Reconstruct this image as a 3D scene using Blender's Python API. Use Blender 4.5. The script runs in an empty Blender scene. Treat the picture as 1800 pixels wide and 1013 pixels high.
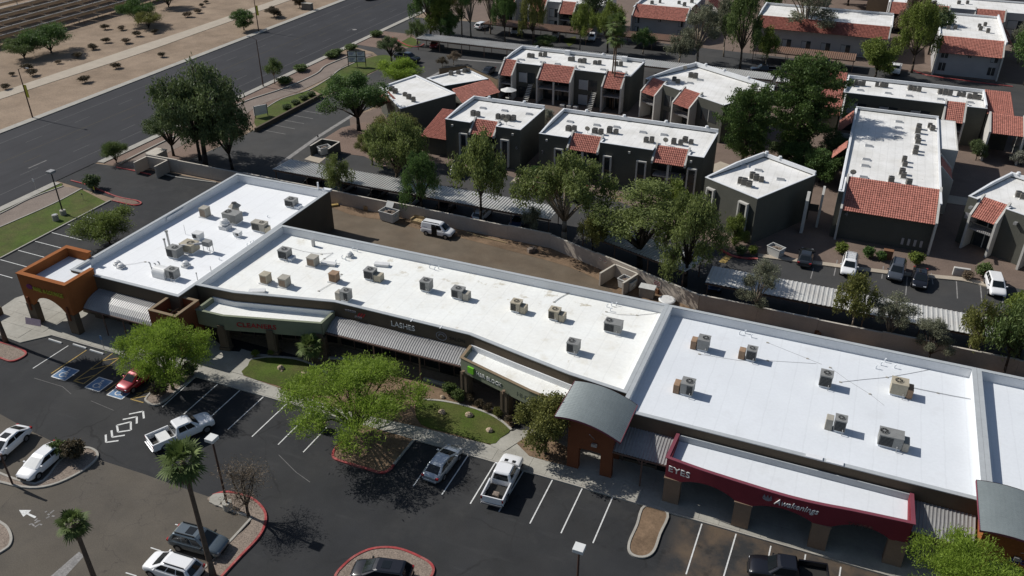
import bpy, math, random
import numpy as np
from mathutils import Vector, Matrix
R = math.radians
scene = bpy.context.scene
COL = scene.collection
random.seed(7)
rng = np.random.default_rng(11)

# ---------------------------------------------------------------- camera, sky, sun, exposure
cam = bpy.data.cameras.new('camera')
cam.lens = 30.0
cam.sensor_width = 36.0
cam.clip_end = 6000.0
cam_o = bpy.data.objects.new('camera', cam)
COL.objects.link(cam_o)
cam_o.location = (0, 0, 53.0)
cam_o.rotation_euler = (math.pi / 2 - 0.5398, 0, 0.39226)
scene.camera = cam_o

SUN_EL, SUN_AZ = 40.0, -4.0          # elevation; heading of the shadows on the ground
world = bpy.data.worlds.new('World')
scene.world = world
world.use_nodes = True
wn = world.node_tree
wn.nodes.clear()
sky = wn.nodes.new('ShaderNodeTexSky')
sky.sky_type = 'NISHITA'
sky.sun_disc = False
sky.sun_elevation = R(SUN_EL)
sky.sun_rotation = R(SUN_AZ - 90 + 16)
bg = wn.nodes.new('ShaderNodeBackground')
bg.inputs['Strength'].default_value = 0.063
wo = wn.nodes.new('ShaderNodeOutputWorld')
wn.links.new(sky.outputs[0], bg.inputs[0])
wn.links.new(bg.outputs[0], wo.inputs[0])

sun = bpy.data.lights.new('sun', 'SUN')
sun.energy = 4.0
sun.angle = R(0.53)
sun.color = (1.0, 0.97, 0.92)
sun_o = bpy.data.objects.new('sun', sun)
COL.objects.link(sun_o)
sd = Vector((math.cos(R(SUN_EL)) * math.cos(R(SUN_AZ)), math.cos(R(SUN_EL)) * math.sin(R(SUN_AZ)), -math.sin(R(SUN_EL))))
sun_o.rotation_euler = sd.to_track_quat('-Z', 'Y').to_euler()
sun_o.location = (-200, 60, 160)

scene.view_settings.view_transform = 'Standard'
scene.view_settings.look = 'None'
scene.view_settings.exposure = 0.14
scene.view_settings.gamma = 1.0
scene.view_settings.use_curve_mapping = False
scene.render.engine = 'CYCLES'

# ---------------------------------------------------------------- helpers
def link(o, parent=None):
    COL.objects.link(o)
    if parent is not None:
        o.parent = parent
    return o

def tag(o, label=None, cat=None, group=None, kind=None):
    if label: o['label'] = label
    if cat: o['category'] = cat
    if group: o['group'] = group
    if kind: o['kind'] = kind
    return o

def thing(name, label, cat, loc=(0, 0, 0), rz=0.0, group=None, scale=None):
    o = bpy.data.objects.new(name, None)
    o.empty_display_size = 0.3
    COL.objects.link(o)
    o.location = (loc[0], loc[1], loc[2] if len(loc) > 2 else 0.0)
    o.rotation_euler = (0, 0, R(rz))
    if scale: o.scale = scale
    return tag(o, label, cat, group)

class MB:
    """collects faces in world (or local) coordinates; a frame (ox, oy, degrees) maps local u, v to x, y"""
    def __init__(s, frame=None):
        s.v = []; s.f = []; s.m = []
        s.cur = 0
        s.fr = frame
    def p(s, x, y, z):
        if s.fr:
            ox, oy, a = s.fr
            c, n = math.cos(R(a)), math.sin(R(a))
            x, y = ox + c * x - n * y, oy + n * x + c * y
        s.v.append((x, y, z))
        return len(s.v) - 1
    def face(s, ids):
        s.f.append(tuple(ids)); s.m.append(s.cur)
    def poly(s, pts):
        s.face([s.p(*q) for q in pts])
        return s
    def box(s, x0, x1, y0, y1, z0, z1):
        i = [s.p(x, y, z) for z in (z0, z1) for x, y in ((x0, y0), (x1, y0), (x1, y1), (x0, y1))]
        for q in ((3, 2, 1, 0), (4, 5, 6, 7), (0, 1, 5, 4), (1, 2, 6, 5), (2, 3, 7, 6), (3, 0, 4, 7)):
            s.face([i[k] for k in q])
        return s
    def prism(s, poly, z0, z1, bottom=False):
        if area(poly) < 0: poly = poly[::-1]
        n = len(poly)
        a = [s.p(x, y, z0) for x, y in poly]
        b = [s.p(x, y, z1) for x, y in poly]
        s.face(b)
        if bottom: s.face(a[::-1])
        for k in range(n):
            s.face((a[k], a[(k + 1) % n], b[(k + 1) % n], b[k]))
        return s
    def sheet(s, poly, z):
        if area(poly) < 0: poly = poly[::-1]
        s.face([s.p(x, y, z) for x, y in poly])
        return s
    def tube(s, p, q, r0, r1=None, n=6, cap=True):
        r1 = r0 if r1 is None else r1
        p, q = Vector(p), Vector(q)
        d = (q - p).normalized()
        a = d.orthogonal().normalized(); b = d.cross(a)
        i = []
        for c, r in ((p, r0), (q, r1)):
            for k in range(n):
                t = 2 * math.pi * k / n
                w = c + a * (r * math.cos(t)) + b * (r * math.sin(t))
                i.append(s.p(*w))
        for k in range(n):
            s.face((i[k], i[(k + 1) % n], i[n + (k + 1) % n], i[n + k]))
        if cap:
            s.face(i[:n][::-1]); s.face(i[n:])
        return s
    def pipe(s, pts, r, n=6):
        rs = r if isinstance(r, (list, tuple)) else [r] * len(pts)
        for k in range(len(pts) - 1):
            s.tube(pts[k], pts[k + 1], rs[k], rs[k + 1], n, cap=(k in (0, len(pts) - 2)))
        return s
    def strip(s, pts, w, z):
        for k in range(len(pts) - 1):
            (x0, y0), (x1, y1) = pts[k], pts[k + 1]
            L = math.hypot(x1 - x0, y1 - y0) or 1
            nx, ny = -(y1 - y0) / L * w / 2, (x1 - x0) / L * w / 2
            s.sheet([(x0 - nx, y0 - ny), (x1 - nx, y1 - ny), (x1 + nx, y1 + ny), (x0 + nx, y0 + ny)], z)
        return s
    def wallpath(s, pts, w, z0, z1, closed=False):
        """a wall or kerb of width w along a polyline, mitred"""
        n = len(pts)
        L, Rr = [], []
        for k in range(n):
            a = pts[(k - 1) % n] if (closed or k > 0) else None
            b = pts[(k + 1) % n] if (closed or k < n - 1) else None
            c = pts[k]
            d1 = unit(a, c) if a else unit(c, b)
            d2 = unit(c, b) if b else d1
            nx, ny = -(d1[1] + d2[1]), d1[0] + d2[0]
            q = math.hypot(nx, ny) or 1
            nx, ny = nx / q, ny / q
            cosv = max(0.45, nx * -d1[1] + ny * d1[0])
            h = w / 2 / cosv
            L.append((c[0] + nx * h, c[1] + ny * h)); Rr.append((c[0] - nx * h, c[1] - ny * h))
        ids = []
        for k in range(n):
            ids.append([s.p(*Rr[k], z0), s.p(*L[k], z0), s.p(*L[k], z1), s.p(*Rr[k], z1)])
        m = n if closed else n - 1
        for k in range(m):
            a, b = ids[k], ids[(k + 1) % n]
            s.face((a[3], b[3], b[2], a[2])); s.face((a[1], a[2], b[2], b[1])); s.face((a[0], b[0], b[3], a[3]))
        if not closed:
            s.face((ids[0][0], ids[0][3], ids[0][2], ids[0][1])); s.face(tuple(ids[-1]))
        return s
    def build(s, name, mat, parent=None, smooth=False, local=False, bevel=0.0):
        me = bpy.data.meshes.new(name)
        me.from_pydata(s.v, [], s.f)
        mats = mat if isinstance(mat, (list, tuple)) else [mat]
        for m in mats: me.materials.append(m)
        if len(mats) > 1:
            me.polygons.foreach_set('material_index', s.m)
        if smooth:
            me.polygons.foreach_set('use_smooth', [True] * len(me.polygons))
        me.update()
        o = bpy.data.objects.new(name, me)
        link(o, parent)
        if parent is not None and not local:
            o.matrix_parent_inverse = inv_of(parent)
        if bevel:
            b = o.modifiers.new('bevel', 'BEVEL'); b.width = bevel; b.segments = 2; b.limit_method = 'ANGLE'
        return o

def inv_of(o):
    """inverse of a parent chain of empties / meshes that sit in world coordinates"""
    m = Matrix.Identity(4)
    while o is not None:
        b = Matrix.LocRotScale(o.location, o.rotation_euler, o.scale)
        m = o.matrix_parent_inverse @ b @ m if o.parent else b @ m
        o = o.parent
    return m.inverted()

def area(p):
    return sum(p[k][0] * p[(k + 1) % len(p)][1] - p[(k + 1) % len(p)][0] * p[k][1] for k in range(len(p))) / 2

def unit(a, b):
    d = (b[0] - a[0], b[1] - a[1]); q = math.hypot(*d) or 1
    return (d[0] / q, d[1] / q)

def smooth_line(pts, n=5, closed=False):
    out = []; m = len(pts)
    rngk = range(m if closed else m - 1)
    for k in rngk:
        g = lambda j: Vector(pts[j % m]) if closed else Vector(pts[max(0, min(m - 1, j))])
        a, b, c, d = g(k - 1), g(k), g(k + 1), g(k + 2)
        for t in range(n):
            u = t / n
            q = 0.5 * (2 * b + (c - a) * u + (2 * a - 5 * b + 4 * c - d) * u * u + (3 * b - a - 3 * c + d) * u ** 3)
            out.append((q.x, q.y))
    if not closed: out.append(tuple(pts[-1]))
    return out

def rect(x0, x1, y0, y1): return [(x0, y0), (x1, y0), (x1, y1), (x0, y1)]

def copy_tree(o, parent=None):
    c = o.copy(); COL.objects.link(c); c.parent = parent
    for ch in CH.get(o.name, []): copy_tree(ch, c)
    return c
CH = {}
def remember(root):
    for o in bpy.data.objects:
        if o.parent is not None:
            CH.setdefault(o.parent.name, [])
            if o not in CH[o.parent.name]: CH[o.parent.name].append(o)

ORD = ['first', 'second', 'third', 'fourth', 'fifth', 'sixth', 'seventh', 'eighth', 'ninth', 'tenth', 'eleventh', 'twelfth', 'thirteenth', 'fourteenth', 'fifteenth', 'sixteenth', 'seventeenth', 'eighteenth', 'nineteenth', 'twentieth', 'twenty-first', 'twenty-second', 'twenty-third', 'twenty-fourth', 'twenty-fifth', 'twenty-sixth', 'twenty-seventh', 'twenty-eighth', 'twenty-ninth', 'thirtieth']
def ranks(pts):
    """left-to-right rank of ground points as seen in the photograph, for labels only"""
    h, p = -0.39226, 0.5398
    def ix(q):
        x, y = q[0], q[1]
        fw = (math.sin(h) * x + math.cos(h) * y) * math.cos(p) + 48 * math.sin(p)
        return (math.cos(h) * x - math.sin(h) * y) / fw
    order = sorted(range(len(pts)), key=lambda k: ix(pts[k]))
    r = [0] * len(pts)
    for n, k in enumerate(order): r[k] = n
    return [ORD[n] for n in r]

# ---------------------------------------------------------------- materials
MAT = {}
def nd(t, k, **kw):
    n = t.nodes.new(k)
    for a, b in kw.items(): setattr(n, a, b)
    return n
def mat(name, col, rough=0.85, var=0.14, sc=0.9, fine=0.10, fsc=9.0, bump=0.0, metal=0.0, spec=0.25, tint=None, tscale=0.12, tamt=0.5, coat=0.0, local=False, band=None):
    m = bpy.data.materials.new(name); m.use_nodes = True
    t = m.node_tree; b = t.nodes['Principled BSDF']
    b.inputs['Roughness'].default_value = rough
    b.inputs['Metallic'].default_value = metal
    b.inputs['Specular IOR Level'].default_value = spec
    if coat:
        b.inputs['Coat Weight'].default_value = coat; b.inputs['Coat Roughness'].default_value = 0.06
    if local: vec = nd(t, 'ShaderNodeTexCoord').outputs['Object']
    else: vec = nd(t, 'ShaderNodeNewGeometry').outputs['Position']
    cur = None
    rgb = nd(t, 'ShaderNodeRGB'); rgb.outputs[0].default_value = (*col, 1); cur = rgb.outputs[0]
    if tint:
        n = nd(t, 'ShaderNodeTexNoise'); n.inputs['Scale'].default_value = tscale; n.inputs['Detail'].default_value = 5; n.inputs['Roughness'].default_value = 0.65
        t.links.new(vec, n.inputs['Vector'])
        r = nd(t, 'ShaderNodeMapRange'); r.inputs['From Min'].default_value = 0.42; r.inputs['From Max'].default_value = 0.66; r.inputs['To Max'].default_value = tamt
        t.links.new(n.outputs['Fac'], r.inputs['Value'])
        mx = nd(t, 'ShaderNodeMix', data_type='RGBA'); mx.inputs['B'].default_value = (*tint, 1)
        t.links.new(r.outputs[0], mx.inputs['Factor']); t.links.new(cur, mx.inputs['A']); cur = mx.outputs['Result']
    for amt, s, det in ((var, sc, 6), (fine, fsc, 3)):
        if amt <= 0: continue
        n = nd(t, 'ShaderNodeTexNoise'); n.inputs['Scale'].default_value = s; n.inputs['Detail'].default_value = det; n.inputs['Roughness'].default_value = 0.62
        t.links.new(vec, n.inputs['Vector'])
        r = nd(t, 'ShaderNodeMapRange'); r.inputs['From Min'].default_value = 0.25; r.inputs['From Max'].default_value = 0.75
        r.inputs['To Min'].default_value = 1 - amt; r.inputs['To Max'].default_value = 1 + amt
        t.links.new(n.outputs['Fac'], r.inputs['Value'])
        mx = nd(t, 'ShaderNodeMix', data_type='RGBA', blend_type='MULTIPLY'); mx.inputs['Factor'].default_value = 1
        t.links.new(cur, mx.inputs['A']); t.links.new(r.outputs[0], mx.inputs['B']); cur = mx.outputs['Result']
    t.links.new(cur, b.inputs['Base Color'])
    if bump:
        n = nd(t, 'ShaderNodeTexNoise'); n.inputs['Scale'].default_value = fsc * 1.5; n.inputs['Detail'].default_value = 4
        t.links.new(vec, n.inputs['Vector'])
        bp = nd(t, 'ShaderNodeBump'); bp.inputs['Strength'].default_value = bump; bp.inputs['Distance'].default_value = 0.05
        t.links.new(n.outputs['Fac'], bp.inputs['Height']); t.links.new(bp.outputs[0], b.inputs['Normal'])
    MAT[name] = m
    m['cur'] = 1
    return m

def overlay(m, kind, col, amt=1.0, scale=1.0, width=0.02, thr=(0.6, 0.7), stretch=None, mask=None):
    """mix a second colour over a material's base colour: cracks (voronoi edges) or blotches (noise)"""
    t = m.node_tree; b = t.nodes['Principled BSDF']
    src = b.inputs['Base Color'].links[0].from_socket
    vec = nd(t, 'ShaderNodeNewGeometry').outputs['Position']
    if stretch:
        mp = nd(t, 'ShaderNodeMapping'); mp.inputs['Scale'].default_value = stretch
        t.links.new(vec, mp.inputs['Vector']); vec = mp.outputs[0]
    if kind == 'crack':
        n0 = nd(t, 'ShaderNodeTexNoise'); n0.inputs['Scale'].default_value = scale * 3.0; n0.inputs['Detail'].default_value = 4
        t.links.new(vec, n0.inputs['Vector'])
        ad = nd(t, 'ShaderNodeMix', data_type='RGBA', blend_type='LINEAR_LIGHT'); ad.inputs['Factor'].default_value = 0.9
        t.links.new(vec, ad.inputs['A']); t.links.new(n0.outputs['Color'], ad.inputs['B'])
        v = nd(t, 'ShaderNodeTexVoronoi', feature='DISTANCE_TO_EDGE'); v.inputs['Scale'].default_value = scale
        t.links.new(ad.outputs['Result'], v.inputs['Vector'])
        r = nd(t, 'ShaderNodeMapRange'); r.inputs['From Min'].default_value = width * 0.3; r.inputs['From Max'].default_value = width
        r.inputs['To Min'].default_value = amt; r.inputs['To Max'].default_value = 0.0
        t.links.new(v.outputs['Distance'], r.inputs['Value']); fac = r.outputs[0]
        n1 = nd(t, 'ShaderNodeTexNoise'); n1.inputs['Scale'].default_value = scale * 0.8
        t.links.new(vec, n1.inputs['Vector'])
        r1 = nd(t, 'ShaderNodeMapRange'); r1.inputs['From Min'].default_value = 0.45; r1.inputs['From Max'].default_value = 0.6
        t.links.new(n1.outputs['Fac'], r1.inputs['Value'])
        ml = nd(t, 'ShaderNodeMath', operation='MULTIPLY'); t.links.new(fac, ml.inputs[0]); t.links.new(r1.outputs[0], ml.inputs[1]); fac = ml.outputs[0]
    else:
        n = nd(t, 'ShaderNodeTexNoise'); n.inputs['Scale'].default_value = scale; n.inputs['Detail'].default_value = 6; n.inputs['Roughness'].default_value = 0.6
        t.links.new(vec, n.inputs['Vector'])
        r = nd(t, 'ShaderNodeMapRange'); r.inputs['From Min'].default_value = thr[0]; r.inputs['From Max'].default_value = thr[1]; r.inputs['To Max'].default_value = amt
        t.links.new(n.outputs['Fac'], r.inputs['Value']); fac = r.outputs[0]
    if mask:   # keep the blotch inside a band of x or y (a stained strip of ground)
        sp = nd(t, 'ShaderNodeSeparateXYZ'); t.links.new(nd(t, 'ShaderNodeNewGeometry').outputs['Position'], sp.inputs[0])
        for ax, lo, hi, soft in mask:
            for a, bb in ((lo, lo + soft), (hi, hi - soft)):
                r = nd(t, 'ShaderNodeMapRange'); r.inputs['From Min'].default_value = a; r.inputs['From Max'].default_value = bb
                t.links.new(sp.outputs[ax], r.inputs['Value'])
                ml = nd(t, 'ShaderNodeMath', operation='MULTIPLY'); t.links.new(fac, ml.inputs[0]); t.links.new(r.outputs[0], ml.inputs[1]); fac = ml.outputs[0]
    mx = nd(t, 'ShaderNodeMix', data_type='RGBA'); mx.inputs['B'].default_value = (*col, 1)
    t.links.new(fac, mx.inputs['Factor']); t.links.new(src, mx.inputs['A'])
    t.links.new(mx.outputs['Result'], b.inputs['Base Color'])
    return m

def foliage(name, dark, light, trans=0.3, rough=0.6):
    m = bpy.data.materials.new(name); m.use_nodes = True
    t = m.node_tree; t.nodes.clear()
    at = nd(t, 'ShaderNodeAttribute'); at.attribute_name = 'tone'
    n = nd(t, 'ShaderNodeTexNoise'); n.inputs['Scale'].default_value = 0.7; n.inputs['Detail'].default_value = 3
    t.links.new(nd(t, 'ShaderNodeNewGeometry').outputs['Position'], n.inputs['Vector'])
    ad = nd(t, 'ShaderNodeMath', operation='ADD'); t.links.new(at.outputs['Fac'], ad.inputs[0]); t.links.new(n.outputs['Fac'], ad.inputs[1])
    sb = nd(t, 'ShaderNodeMath', operation='MULTIPLY_ADD'); sb.inputs[1].default_value = 0.85; sb.inputs[2].default_value = -0.35
    t.links.new(ad.outputs[0], sb.inputs[0])
    mx = nd(t, 'ShaderNodeMix', data_type='RGBA'); mx.inputs['A'].default_value = (*dark, 1); mx.inputs['B'].default_value = (*light, 1)
    t.links.new(sb.outputs[0], mx.inputs['Factor'])
    d = nd(t, 'ShaderNodeBsdfPrincipled'); d.inputs['Roughness'].default_value = rough; d.inputs['Specular IOR Level'].default_value = 0.25
    t.links.new(mx.outputs['Result'], d.inputs['Base Color'])
    tr = nd(t, 'ShaderNodeBsdfTranslucent'); t.links.new(mx.outputs['Result'], tr.inputs['Color'])
    ms = nd(t, 'ShaderNodeMixShader'); ms.inputs[0].default_value = trans
    t.links.new(d.outputs[0], ms.inputs[1]); t.links.new(tr.outputs[0], ms.inputs[2])
    o = nd(t, 'ShaderNodeOutputMaterial'); t.links.new(ms.outputs[0], o.inputs['Surface'])
    MAT[name] = m
    return m

mat('asphalt_new', (0.029, 0.030, 0.032), 0.9, 0.22, 0.25, 0.22, 14, bump=0.25, tint=(0.043, 0.042, 0.040), tscale=0.07, tamt=0.6)
overlay(MAT['asphalt_new'], 'crack', (0.014, 0.014, 0.014), 0.6, 0.13, 0.014)
overlay(MAT['asphalt_new'], 'blotch', (0.075, 0.075, 0.075), 0.35, 0.5, thr=(0.60, 0.78), stretch=(0.35, 1.6, 1))
overlay(MAT['asphalt_new'], 'blotch', (0.135, 0.095, 0.062), 0.75, 0.35, thr=(0.38, 0.62), mask=((0, -7.2, 12.0, 1.6), (1, 44.5, 56, 2.2)))
overlay(MAT['asphalt_new'], 'blotch', (0.013, 0.013, 0.013), 0.6, 0.75, thr=(0.58, 0.68), mask=((1, 46.0, 53.5, 1.5),))
overlay(MAT['asphalt_new'], 'blotch', (0.055, 0.054, 0.052), 0.5, 0.22, thr=(0.55, 0.7))
mat('asphalt_old', (0.108, 0.093, 0.074), 0.9, 0.16, 0.3, 0.20, 12, bump=0.25, tint=(0.083, 0.074, 0.063), tscale=0.12, tamt=0.7)
overlay(MAT['asphalt_old'], 'crack', (0.062, 0.053, 0.046), 0.8, 0.30, 0.011)
mat('asphalt_alley', (0.140, 0.112, 0.082), 0.92, 0.22, 0.3, 0.2, 10, bump=0.25, tint=(0.115, 0.083, 0.055), tscale=0.13, tamt=0.6)
mat('road_asphalt', (0.028, 0.0285, 0.033), 0.88, 0.10, 0.2, 0.14, 10, bump=0.15, tint=(0.037, 0.0375, 0.042), tscale=0.05, tamt=0.7)
overlay(MAT['road_asphalt'], 'blotch', (0.019, 0.019, 0.022), 0.6, 0.5, thr=(0.5, 0.75), stretch=(1.6, 0.04, 1))
mat('apartment_asphalt', (0.050, 0.050, 0.050), 0.9, 0.16, 0.3, 0.2, 10, bump=0.2, tint=(0.075, 0.070, 0.064), tscale=0.1, tamt=0.5)
mat('desert_dirt', (0.275, 0.205, 0.145), 0.95, 0.2, 0.25, 0.22, 3.5, bump=0.4, tint=(0.195, 0.142, 0.097), tscale=0.09, tamt=0.85)
mat('dirt', (0.20, 0.135, 0.085), 0.95, 0.3, 0.6, 0.25, 5, bump=0.4, tint=(0.115, 0.078, 0.05), tscale=0.25, tamt=0.8)
mat('red_gravel', (0.205, 0.145, 0.115), 0.95, 0.15, 0.6, 0.45, 9, bump=0.5, tint=(0.135, 0.092, 0.072), tscale=0.3, tamt=0.6)
mat('grey_gravel', (0.23, 0.185, 0.15), 0.95, 0.15, 0.6, 0.5, 8, bump=0.5)
mat('path_brick', (0.205, 0.165, 0.138), 0.9, 0.15, 0.5, 0.25, 6, bump=0.2)
mat('paver', (0.165, 0.122, 0.098), 0.9, 0.15, 0.5, 0.2, 6, bump=0.2)
mat('concrete', (0.37, 0.355, 0.31), 0.9, 0.12, 0.5, 0.10, 5, bump=0.1, tint=(0.27, 0.255, 0.22), tscale=0.3, tamt=0.6)
mat('walk_concrete', (0.40, 0.345, 0.275), 0.9, 0.10, 0.5, 0.10, 5, bump=0.1)
mat('kerb_concrete', (0.36, 0.34, 0.30), 0.9, 0.15, 0.8, 0.12, 6)
mat('kerb_red', (0.33, 0.052, 0.052), 0.85, 0.25, 1.2, 0.25, 4, tint=(0.30, 0.20, 0.17), tscale=1.0, tamt=0.45)
mat('grass', (0.060, 0.092, 0.012), 0.95, 0.28, 0.5, 0.4, 7, bump=0.5, tint=(0.092, 0.078, 0.030), tscale=0.22, tamt=0.65)
mat('paint_white', (0.62, 0.62, 0.60), 0.8, 0.2, 2.0, 0.15, 8)
mat('paint_faded', (0.24, 0.23, 0.22), 0.9, 0.3, 1.5, 0.3, 8)
mat('paint_old', (0.16, 0.155, 0.15), 0.9, 0.3, 1.5, 0.3, 8)
mat('paint_yellow', (0.36, 0.25, 0.085), 0.85, 0.3, 2.0, 0.2, 8)
mat('paint_blue', (0.115, 0.20, 0.33), 0.85, 0.2, 2.0, 0.15, 8)
mat('line_yellow', (0.065, 0.056, 0.036), 0.9, 0.3, 1.0, 0.2, 6)
mat('line_white', (0.095, 0.095, 0.095), 0.9, 0.3, 1.0, 0.2, 6)
mat('roof_white', (0.69, 0.715, 0.74), 0.8, 0.035, 0.25, 0.03, 4, bump=0.06, spec=0.2)
mat('roof_bright', (0.80, 0.81, 0.815), 0.8, 0.035, 0.25, 0.03, 4, bump=0.06, spec=0.2)
mat('roof_white_worn', (0.83, 0.835, 0.80), 0.85, 0.05, 0.3, 0.05, 3, bump=0.1, spec=0.2, tint=(0.74, 0.72, 0.66), tscale=0.25, tamt=0.4)
overlay(MAT['roof_white_worn'], 'blotch', (0.46, 0.41, 0.31), 0.6, 0.62, thr=(0.675, 0.73))
mat('roof_apartment', (0.76, 0.75, 0.725), 0.88, 0.07, 0.4, 0.07, 4, bump=0.15, tint=(0.52, 0.50, 0.45), tscale=0.25, tamt=0.5)
overlay(MAT['roof_apartment'], 'blotch', (0.28, 0.25, 0.20), 0.55, 0.9, thr=(0.67, 0.74))
mat('parapet_white', (0.72, 0.73, 0.74), 0.85, 0.06, 0.8, 0.05, 5, tint=(0.56, 0.57, 0.58), tscale=0.4, tamt=0.5)
mat('parapet_cap', (0.40, 0.42, 0.43), 0.7, 0.08, 1.0, 0.06, 5)
mat('stucco_tan', (0.235, 0.175, 0.112), 0.95, 0.10, 0.6, 0.08, 8, bump=0.2)
mat('stucco_brown', (0.105, 0.082, 0.058), 0.95, 0.12, 0.6, 0.08, 8, bump=0.2)
mat('stucco_sage', (0.215, 0.235, 0.165), 0.95, 0.10, 0.6, 0.06, 8, bump=0.2)
mat('stucco_orange', (0.29, 0.100, 0.030), 0.95, 0.12, 0.6, 0.08, 8, bump=0.2)
mat('stucco_rust', (0.17, 0.058, 0.026), 0.95, 0.12, 0.6, 0.08, 8, bump=0.2)
mat('stucco_maroon', (0.19, 0.028, 0.038), 0.9, 0.10, 0.6, 0.06, 8, bump=0.15)
mat('cap_maroon', (0.19, 0.05, 0.07), 0.7, 0.08, 0.6, 0.05, 6)
mat('column_brown', (0.215, 0.150, 0.105), 0.95, 0.12, 0.8, 0.1, 8, bump=0.2)
mat('column_dark', (0.115, 0.088, 0.062), 0.95, 0.12, 0.8, 0.1, 8, bump=0.2)
mat('stucco_olive', (0.088, 0.088, 0.074), 0.95, 0.10, 0.5, 0.08, 7, bump=0.2)
mat('stucco_grey', (0.38, 0.365, 0.36), 0.95, 0.08, 0.5, 0.06, 7, bump=0.15)
mat('fin_white', (0.50, 0.485, 0.45), 0.92, 0.10, 0.6, 0.06, 7, bump=0.1)
mat('terracotta', (0.42, 0.175, 0.135), 0.9, 0.14, 0.8, 0.35, 2.6)
mat('terracotta_dark', (0.30, 0.11, 0.085), 0.9, 0.14, 0.8, 0.35, 2.6)
mat('steel_roof', (0.54, 0.535, 0.51), 0.55, 0.12, 0.7, 0.1, 4, metal=0.15, spec=0.4, tint=(0.36, 0.33, 0.30), tscale=0.35, tamt=0.5)
mat('steel_awning', (0.30, 0.295, 0.29), 0.45, 0.10, 0.7, 0.08, 4, metal=0.2, spec=0.5)
mat('awning_trim', (0.12, 0.075, 0.06), 0.7, 0.1, 1, 0.05, 5)
mat('carport_brown', (0.21, 0.125, 0.085), 0.7, 0.16, 0.5, 0.15, 3, tint=(0.15, 0.11, 0.09), tscale=0.3, tamt=0.6)
mat('vault_blue', (0.225, 0.255, 0.255), 0.5, 0.08, 0.7, 0.06, 4, metal=0.2, spec=0.4)
mat('block_wall', (0.46, 0.40, 0.335), 0.95, 0.10, 0.5, 0.10, 6, bump=0.2, tint=(0.37, 0.31, 0.26), tscale=0.3, tamt=0.6)
mat('block_cap', (0.50, 0.46, 0.40), 0.95, 0.10, 0.8, 0.08, 6)
mat('ac_grey', (0.26, 0.26, 0.25), 0.6, 0.10, 1.5, 0.08, 6, metal=0.2)
mat('ac_tan', (0.40, 0.355, 0.27), 0.7, 0.12, 1.5, 0.08, 6)
mat('ac_beige', (0.36, 0.335, 0.285), 0.7, 0.12, 1.5, 0.08, 6)
mat('ac_dark', (0.035, 0.036, 0.038), 0.7, 0.10, 3, 0.1, 12)
mat('ac_rust', (0.30, 0.20, 0.13), 0.8, 0.2, 2, 0.1, 6)
mat('duct_white', (0.66, 0.66, 0.65), 0.6, 0.08, 1, 0.06, 5, metal=0.1)
mat('galvanised', (0.42, 0.42, 0.42), 0.45, 0.1, 2, 0.08, 6, metal=0.6)
mat('condenser', (0.155, 0.145, 0.13), 0.75, 0.12, 3, 0.1, 10)
mat('black', (0.012, 0.012, 0.012), 0.6, 0, 1, 0, 1)
mat('rubber', (0.016, 0.016, 0.016), 0.85, 0.1, 6, 0, 1)
mat('dark_glass', (0.010, 0.013, 0.015), 0.06, 0, 1, 0, 1, spec=0.5)
mat('window_glass', (0.030, 0.036, 0.040), 0.08, 0, 1, 0, 1, spec=0.5)
mat('blind', (0.34, 0.35, 0.36), 0.7, 0.1, 1, 0, 1)
mat('pole_brown', (0.075, 0.042, 0.032), 0.6, 0.1, 2, 0, 1)
mat('pole_dark', (0.035, 0.033, 0.030), 0.6, 0.1, 2, 0, 1)
mat('lamp_white', (0.66, 0.66, 0.64), 0.5, 0.05, 2, 0, 1)
mat('lamp_grey', (0.28, 0.28, 0.28), 0.5, 0.05, 2, 0, 1)
mat('sign_white', (0.66, 0.66, 0.64), 0.6, 0.05, 3, 0, 1)
mat('sign_red', (0.42, 0.022, 0.030), 0.5, 0, 1, 0, 1)
mat('sign_green', (0.16, 0.46, 0.035), 0.5, 0, 1, 0, 1)
mat('sign_yellow', (0.44, 0.42, 0.05), 0.6, 0, 1, 0, 1)
mat('sign_grey', (0.22, 0.22, 0.24), 0.6, 0, 1, 0, 1)
mat('sign_ghost', (0.10, 0.115, 0.085), 0.9, 0, 1, 0, 1)
mat('sign_ghost_dark', (0.052, 0.045, 0.037), 0.9, 0, 1, 0, 1)
mat('sign_blue', (0.055, 0.06, 0.20), 0.6, 0, 1, 0, 1)
mat('sign_purple', (0.17, 0.03, 0.12), 0.6, 0, 1, 0, 1)
mat('banner', (0.46, 0.36, 0.42), 0.8, 0.1, 2, 0.1, 8)
mat('bark', (0.10, 0.075, 0.055), 0.95, 0.25, 3, 0.2, 12, bump=0.4)
mat('bark_dark', (0.045, 0.035, 0.028), 0.95, 0.25, 3, 0.2, 12, bump=0.4)
mat('bark_pale', (0.26, 0.21, 0.16), 0.95, 0.25, 3, 0.2, 12, bump=0.4)
mat('palm_bark', (0.135, 0.095, 0.068), 0.95, 0.25, 3, 0.25, 10, bump=0.5)
mat('rock', (0.40, 0.31, 0.22), 0.95, 0.2, 2, 0.2, 8, bump=0.5)
mat('bin_white', (0.52, 0.52, 0.50), 0.7, 0.12, 2, 0.1, 8)
mat('cardboard', (0.36, 0.23, 0.12), 0.9, 0.15, 2, 0.1, 8)
mat('trash', (0.20, 0.16, 0.13), 0.9, 0.6, 4, 0.3, 12)
mat('solar', (0.105, 0.095, 0.085), 0.35, 0.12, 1, 0.05, 5, spec=0.5)
mat('solar_frame', (0.50, 0.44, 0.37), 0.6, 0.1, 2, 0, 1)
mat('sofa_tan', (0.36, 0.27, 0.15), 0.9, 0.15, 2, 0.1, 8)
mat('wood_brown', (0.20, 0.10, 0.055), 0.9, 0.2, 2, 0.1, 8)
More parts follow.
